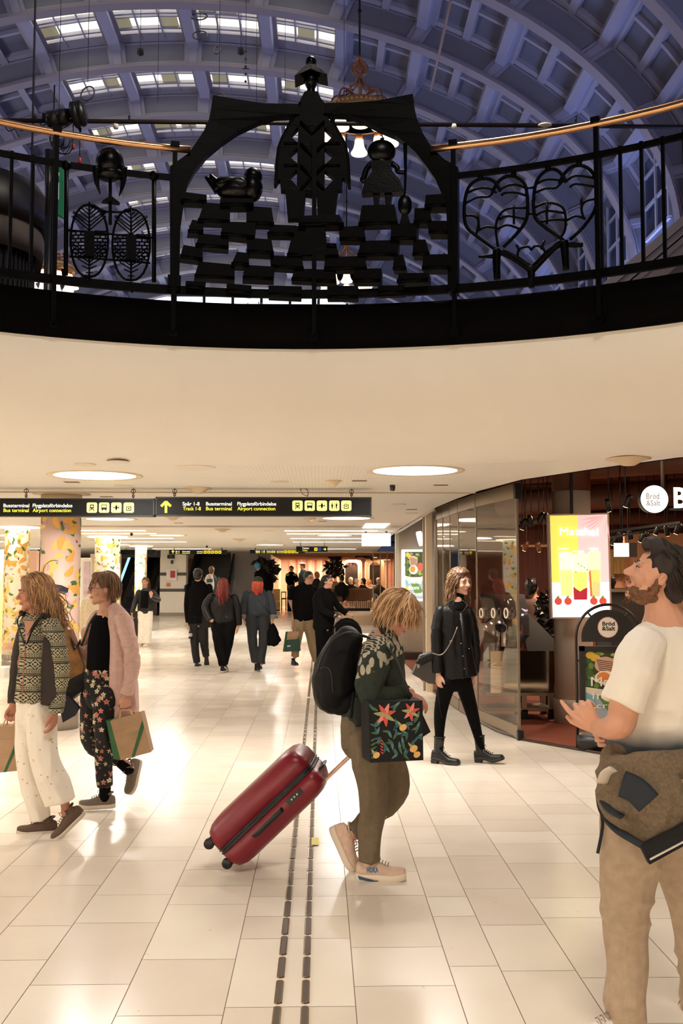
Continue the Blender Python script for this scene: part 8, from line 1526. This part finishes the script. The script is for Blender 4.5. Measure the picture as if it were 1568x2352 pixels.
f = mid(27, 'person with fair hair and a grey backpack walking away before the black escalator', (486, 1311, .23, 180, 0), [(486, 1322, 0, 5)], [(486, 1325, 0, 10), (486, 1335, 0, 17), (486, 1352, 0, 16), (487, 1370, 0, 15)], [[(471, 1330, 0, 5), (468, 1348, 0, 5), (470, 1366, 0, 4)], [(501, 1330, 0, 5), (503, 1348, 0, 5), (501, 1366, 0, 4)]], [[(481, 1370, 0, 9), (481, 1405, 0, 7), (481, 1440, 0, 5)], [(492, 1370, 0, 9), (492, 1405, 0, 7), (492, 1440, 0, 5)]], cloth('charcoal', (50, 46, 44)), BK, HB, CAP, vox=.018)
t = thing('backpack', 'grey and white backpack on the fair haired person near the black escalator', 'backpack', J(482, 1350, 26.6)); g = Fig(26.84, '', BK); g.root = t; L = []; g.t(L, [(481, 1326, 0, 9), (480, 1340, 0, 12), (481, 1350, 0, 11)], .9); g.emit(L, 'pack', mat('pack_grey', (170, 164, 154), .7), t, .015, 2); b = MB(); P = [J(x, y, 26.35) for x, y in ((474, 1330), (487, 1329), (488, 1337), (475, 1338))]; b.prism(P, [p + V((0, .1, 0)) for p in P]); b.build('dark_pocket', BLK, t)
f = mid(33, 'person with a blue hood and black coat beside the tall potted plant', (592, 1301, .25, 140, 0), [(593, 1309, 0, 5)], [(598, 1312, 0, 9), (604, 1326, 0, 17), (606, 1345, 0, 17), (608, 1372, 0, 16)], [[(590, 1320, 0, 6), (588, 1340, 0, 6), (592, 1360, 0, 5)], [(620, 1322, 0, 6), (622, 1345, 0, 6), (620, 1362, 0, 5)]], [[(603, 1372, 0, 8), (603, 1390, 0, 6), (603, 1413, 0, 5)], [(613, 1372, 0, 8), (613, 1390, 0, 6), (613, 1413, 0, 5)]], BK, BK, mat('blue_hood', (70, 140, 180), .8), [(0, -.12, .08, .42, .46, .46)], vox=.02)
f = mid(37.2, 'person in a dark vest with green shoulders standing at the restaurant opening', (669, 1307, .235, -10, 0), [(669, 1314, 0, 3.5)], [(669, 1317, 0, 8), (669, 1325, 0, 10), (668, 1340, 0, 9), (668, 1356, 0, 9)], [[(660, 1320, 0, 4), (659, 1334, -.1, 4), (666, 1345, -.25, 3)], [(678, 1320, 0, 4), (682, 1332, -.1, 4), (676, 1336, -.25, 3)]], [[(665, 1356, 0, 5.5), (664, 1378, 0, 4.5), (663, 1404, 0, 4)], [(672, 1356, 0, 5.5), (671, 1378, 0, 4.5), (670, 1404, 0, 4)]], BK, BK, HBL, CAP, vox=.018, skin=BONE); b = MB(); [b.ell(J(px, 1320, 37.05), (.07, .06, .05), seg=8, rings=6) for px in (661, 677)]; b.build('shoulder_patches', mat('lime_patch', (150, 160, 70), .6), f.root); t = thing('copper_bowl', 'round copper bowl held low by the vest person', 'bag', J(668, 1352, 36.8)); b = MB(); b.ell(J(668, 1347, 36.98), (.12, .08, .08), seg=14, rings=8); b.build('bag_body', mat('copper_brown', (110, 62, 44), .5), t)  # a copper bowl, filed under the bag category
f = mid(38, 'person in a flat cap and teal jacket behind the polo shirt person', (694, 1301, .235, -60, 0), [(695, 1309, 0, 4)], [(696, 1312, 0, 7), (698, 1322, 0, 10), (699, 1340, 0, 10), (699, 1356, 0, 9)], [[(690, 1318, 0, 4), (688, 1338, 0, 4), (690, 1350, 0, 3)]], [[(697, 1356, 0, 6), (697, 1378, 0, 5), (697, 1403, 0, 4)]], cloth('teal_jacket', (26, 54, 66)), BK, HB, CAP, vox=.018); b = MB(); b.ell(f.hc + V((0, 0, .10)), (.13, .13, .05), seg=14, rings=8); b.build('flat_cap', mat('tweed_cap', (130, 122, 108), .8), f.root)
f = mid(36.2, 'person with orange curly hair in dark clothes behind the blazer person', (729, 1321, .235, 60, 0), [(728, 1330, 0, 4)], [(727, 1333, 0, 8), (726, 1342, 0, 12), (726, 1356, 0, 12), (726, 1370, 0, 11)], [[(717, 1338, 0, 4), (715, 1352, 0, 4), (717, 1366, 0, 3)]], [[(724, 1370, 0, 6), (724, 1385, 0, 5), (724, 1406, 0, 4)]], cloth('dark_khaki', (46, 40, 34)), BK, mat('hair_orange', (206, 130, 70), .6), LONG[:2], vox=.018)
# white trousered woman at the left
f = mid(24.25, 'person in black leather jacket and wide white trousers near the escalators', (333, 1338, .235, -8, 0), [(333, 1352, 0, 6)], [(335, 1355, 0, 10), (334, 1364, 0, 17), (333, 1385, 0, 16), (334, 1410, 0, 16)], [[(319, 1360, 0, 6.5), (310, 1385, 0, 6), (303, 1408, -.05, 5)], [(350, 1360, 0, 6.5), (364, 1378, -.02, 6), (347, 1371, -.3, 5)]], [[(326, 1408, 0, 10), (326, 1445, 0, 9), (324, 1478, 0, 8)], [(341, 1408, 0, 10), (340, 1445, 0, 9), (338, 1478, 0, 8)]], mat('jacket_black_soft', (9, 8, 8), .5), cloth('white_trousers', (236, 226, 210)), HB, LONG, [((303, 1409, -.05), (0, 0, -1), (1, 0, 0), (0, -1, 0), .8), ((347, 1371, -.3), (-.2, 0, 1), (0, 1, 0), (1, 0, 0), .5)], [((324, 1478, 0), -35, 0, WSH, WSO), ((339, 1478, 0), -20, 0, WSH, WSO)], vox=.014, locks=lk(HB, 120, 1.5, .02)); f.face()
b = MB(); b.tube([f.p(332, 1358, -.12), f.p(331, 1396, -.2)], [(.09, .05), (.10, .06)], 12); b.build('dark_top', BK, f.root)
t = thing('black_suitcase', 'small black suitcase standing behind the white trousered person', 'suitcase', J(310, 1432, 24.8)); a, c = J(305, 1433, 24.8), J(315, 1404, 24.8); b = MB(); b.box((a.x, 24.8, .02), (c.x + .05, 25.1, c.z)); b.build('case', BLK, t); b = MB(); b.tube([V((a.x + .03, 24.9, c.z)), V((a.x + .03, 24.9, c.z + .3)), V((c.x, 24.9, c.z + .3)), V((c.x, 24.9, c.z))], .012, 6); b.build('handle', BLK, t)
# cream sweater person almost hidden behind the pink cardigan
f = mid(14.5, 'person in a cream sweater mostly hidden behind the pink cardigan person', (238, 1350, .235, 180, 0), [(236, 1368, 0, 9)], [(232, 1372, 0, 22), (226, 1390, 0, 36), (226, 1430, 0, 36), (228, 1462, 0, 36)], [[(200, 1384, 0, 13), (192, 1425, 0, 12), (194, 1460, 0, 9)], [(256, 1384, 0, 13), (262, 1425, 0, 12), (260, 1460, 0, 9)]], [[(216, 1462, 0, 18), (214, 1520, 0, 14), (214, 1580, 0, 11)], [(240, 1462, 0, 18), (242, 1520, 0, 14), (242, 1580, 0, 11)]], cloth('cream_sweater', (234, 216, 184)), BK, HB, CAP, vox=.014)
# seated guests behind the bench, cafe guest
def seated(px, py, D, lab, hairm, top, w=11, yaw=160, legs=False, hv=None):
    k = 1; f = Fig(D, lab, BONE, vox=.018); f.head(px, py, 0, .235, yaw, 0, 0, neck=[(px, py + 9, 0, 4)]); f.t(f.L, [(px, py + 12, 0, w * .7), (px, py + 34, 0, w * .8)], .6); f.start((px, 0, 0, .87)); L = []; f.t(L, [(px, py + 12, 0, w * .7), (px, py + 18, 0, w), (px - 1, py + 34, 0, w), (px - 1, py + 46, 0, w)], .65); f.t(L, [(px - w, py + 18, 0, 4), (px - w - 2, py + 32, -.1, 4), (px - w + 4, py + 42, -.3, 3)]); f.t(L, [(px + w, py + 18, 0, 4), (px + w + 2, py + 32, -.1, 4), (px + w - 2, py + 42, -.3, 3)])
    f.emit(L, 'top', top, f.root, .02, 2)
    if legs: L = []; f.t(L, [(px - 2, py + 46, 0, 8), (px - 12, py + 50, -.4, 6), (px - 12, py + 68, -.45, 5)]); f.emit(L, 'trousers', KHM, f.root, .02, 2)
    f.hair(hairm, hv or CAP, None, vox=.018); b = MB(); c = f.p(px, py); b.lathe((c.x, D, .42), [(.12, 0), (.12, .02), (.02, .03), (.02, .36), (.15, .38), (.15, .44)], 14)
    if not legs: tag(b.build('dining_stool', BLK, origin=(c.x, D, .42)), 'dark round stool under a seated restaurant guest', 'stool', 'restaurant stools')
    return f
seated(784, 1329, 36.7, 'person in black with short black hair sitting on the slatted bench', HBL, cloth('dark_green_top', (26, 26, 22)), 12, -150, True)
seated(806, 1333, 38.6, 'white haired person in a black coat sitting behind the slatted bench', mat('hair_white', (226, 214, 196), .6), BK, 11, 150)
seated(818, 1336, 39.8, 'grey haired person between the white haired one and the black hooded one', mat('hair_grey', (150, 140, 130), .6), cloth('grey_top', (120, 112, 100)), 8, -170)
seated(833, 1335, 38.8, 'person in a black headscarf sitting behind the slatted bench', BK, BK, 11, -60, hv=[(0, -.12, .1, .42, .46, .46), (0, -.2, -.35, .4, .3, .35)])
seated(849, 1338, 39.6, 'person in a pale top at the right end behind the slatted bench', mat('hair_orange', (206, 130, 70)), cloth('pale_top', (206, 190, 160)), 8, 120)
seated(869, 1334, 38.4, 'white haired person behind the steel handrail', mat('hair_white', (226, 214, 196)), cloth('grey_green', (60, 60, 50)), 11, 170)
seated(770, 1326, 39.6, 'person in brown facing the camera beside the dark plant column', HB, cloth('brown_top', (84, 60, 44)), 9, 0)
f = Fig(13.0, 'seated cafe guest with dark hair seen over the trolley from behind', SKM, vox=.012); f.head(1222, 1350, 0, .235, 150, 0, 0, neck=[(1222, 1368, 0, 9)]); f.t(f.L, [(1222, 1376, 0, 20), (1222, 1440, 0, 24)], .6); f.start((1222, 0, 0, .5)); L = []; f.t(L, [(1222, 1374, 0, 18), (1220, 1390, 0, 32), (1218, 1450, 0, 34), (1218, 1500, 0, 34)], .6); f.emit(L, 'top', cloth('mauve_top', (110, 84, 76)), f.root, .012, 2); f.hair(HBL, CAP, None, vox=.01)
b = MB(); p = J(1220, 1500, 13.0); b.box((p.x - .2, 12.85, .50), (p.x + .2, 13.2, .56)); t = thing('cafe_stool', 'dark stool under the seated cafe guest', 'stool', (p.x, 13, .012)); b.build('seat', BLK, t)
for dx in (-.17, .14):
    for dy in (12.88, 13.14): b = MB(); b.box((p.x + dx, dy, .012), (p.x + dx + .03, dy + .03, .50)); b.build('leg', BLK, t)
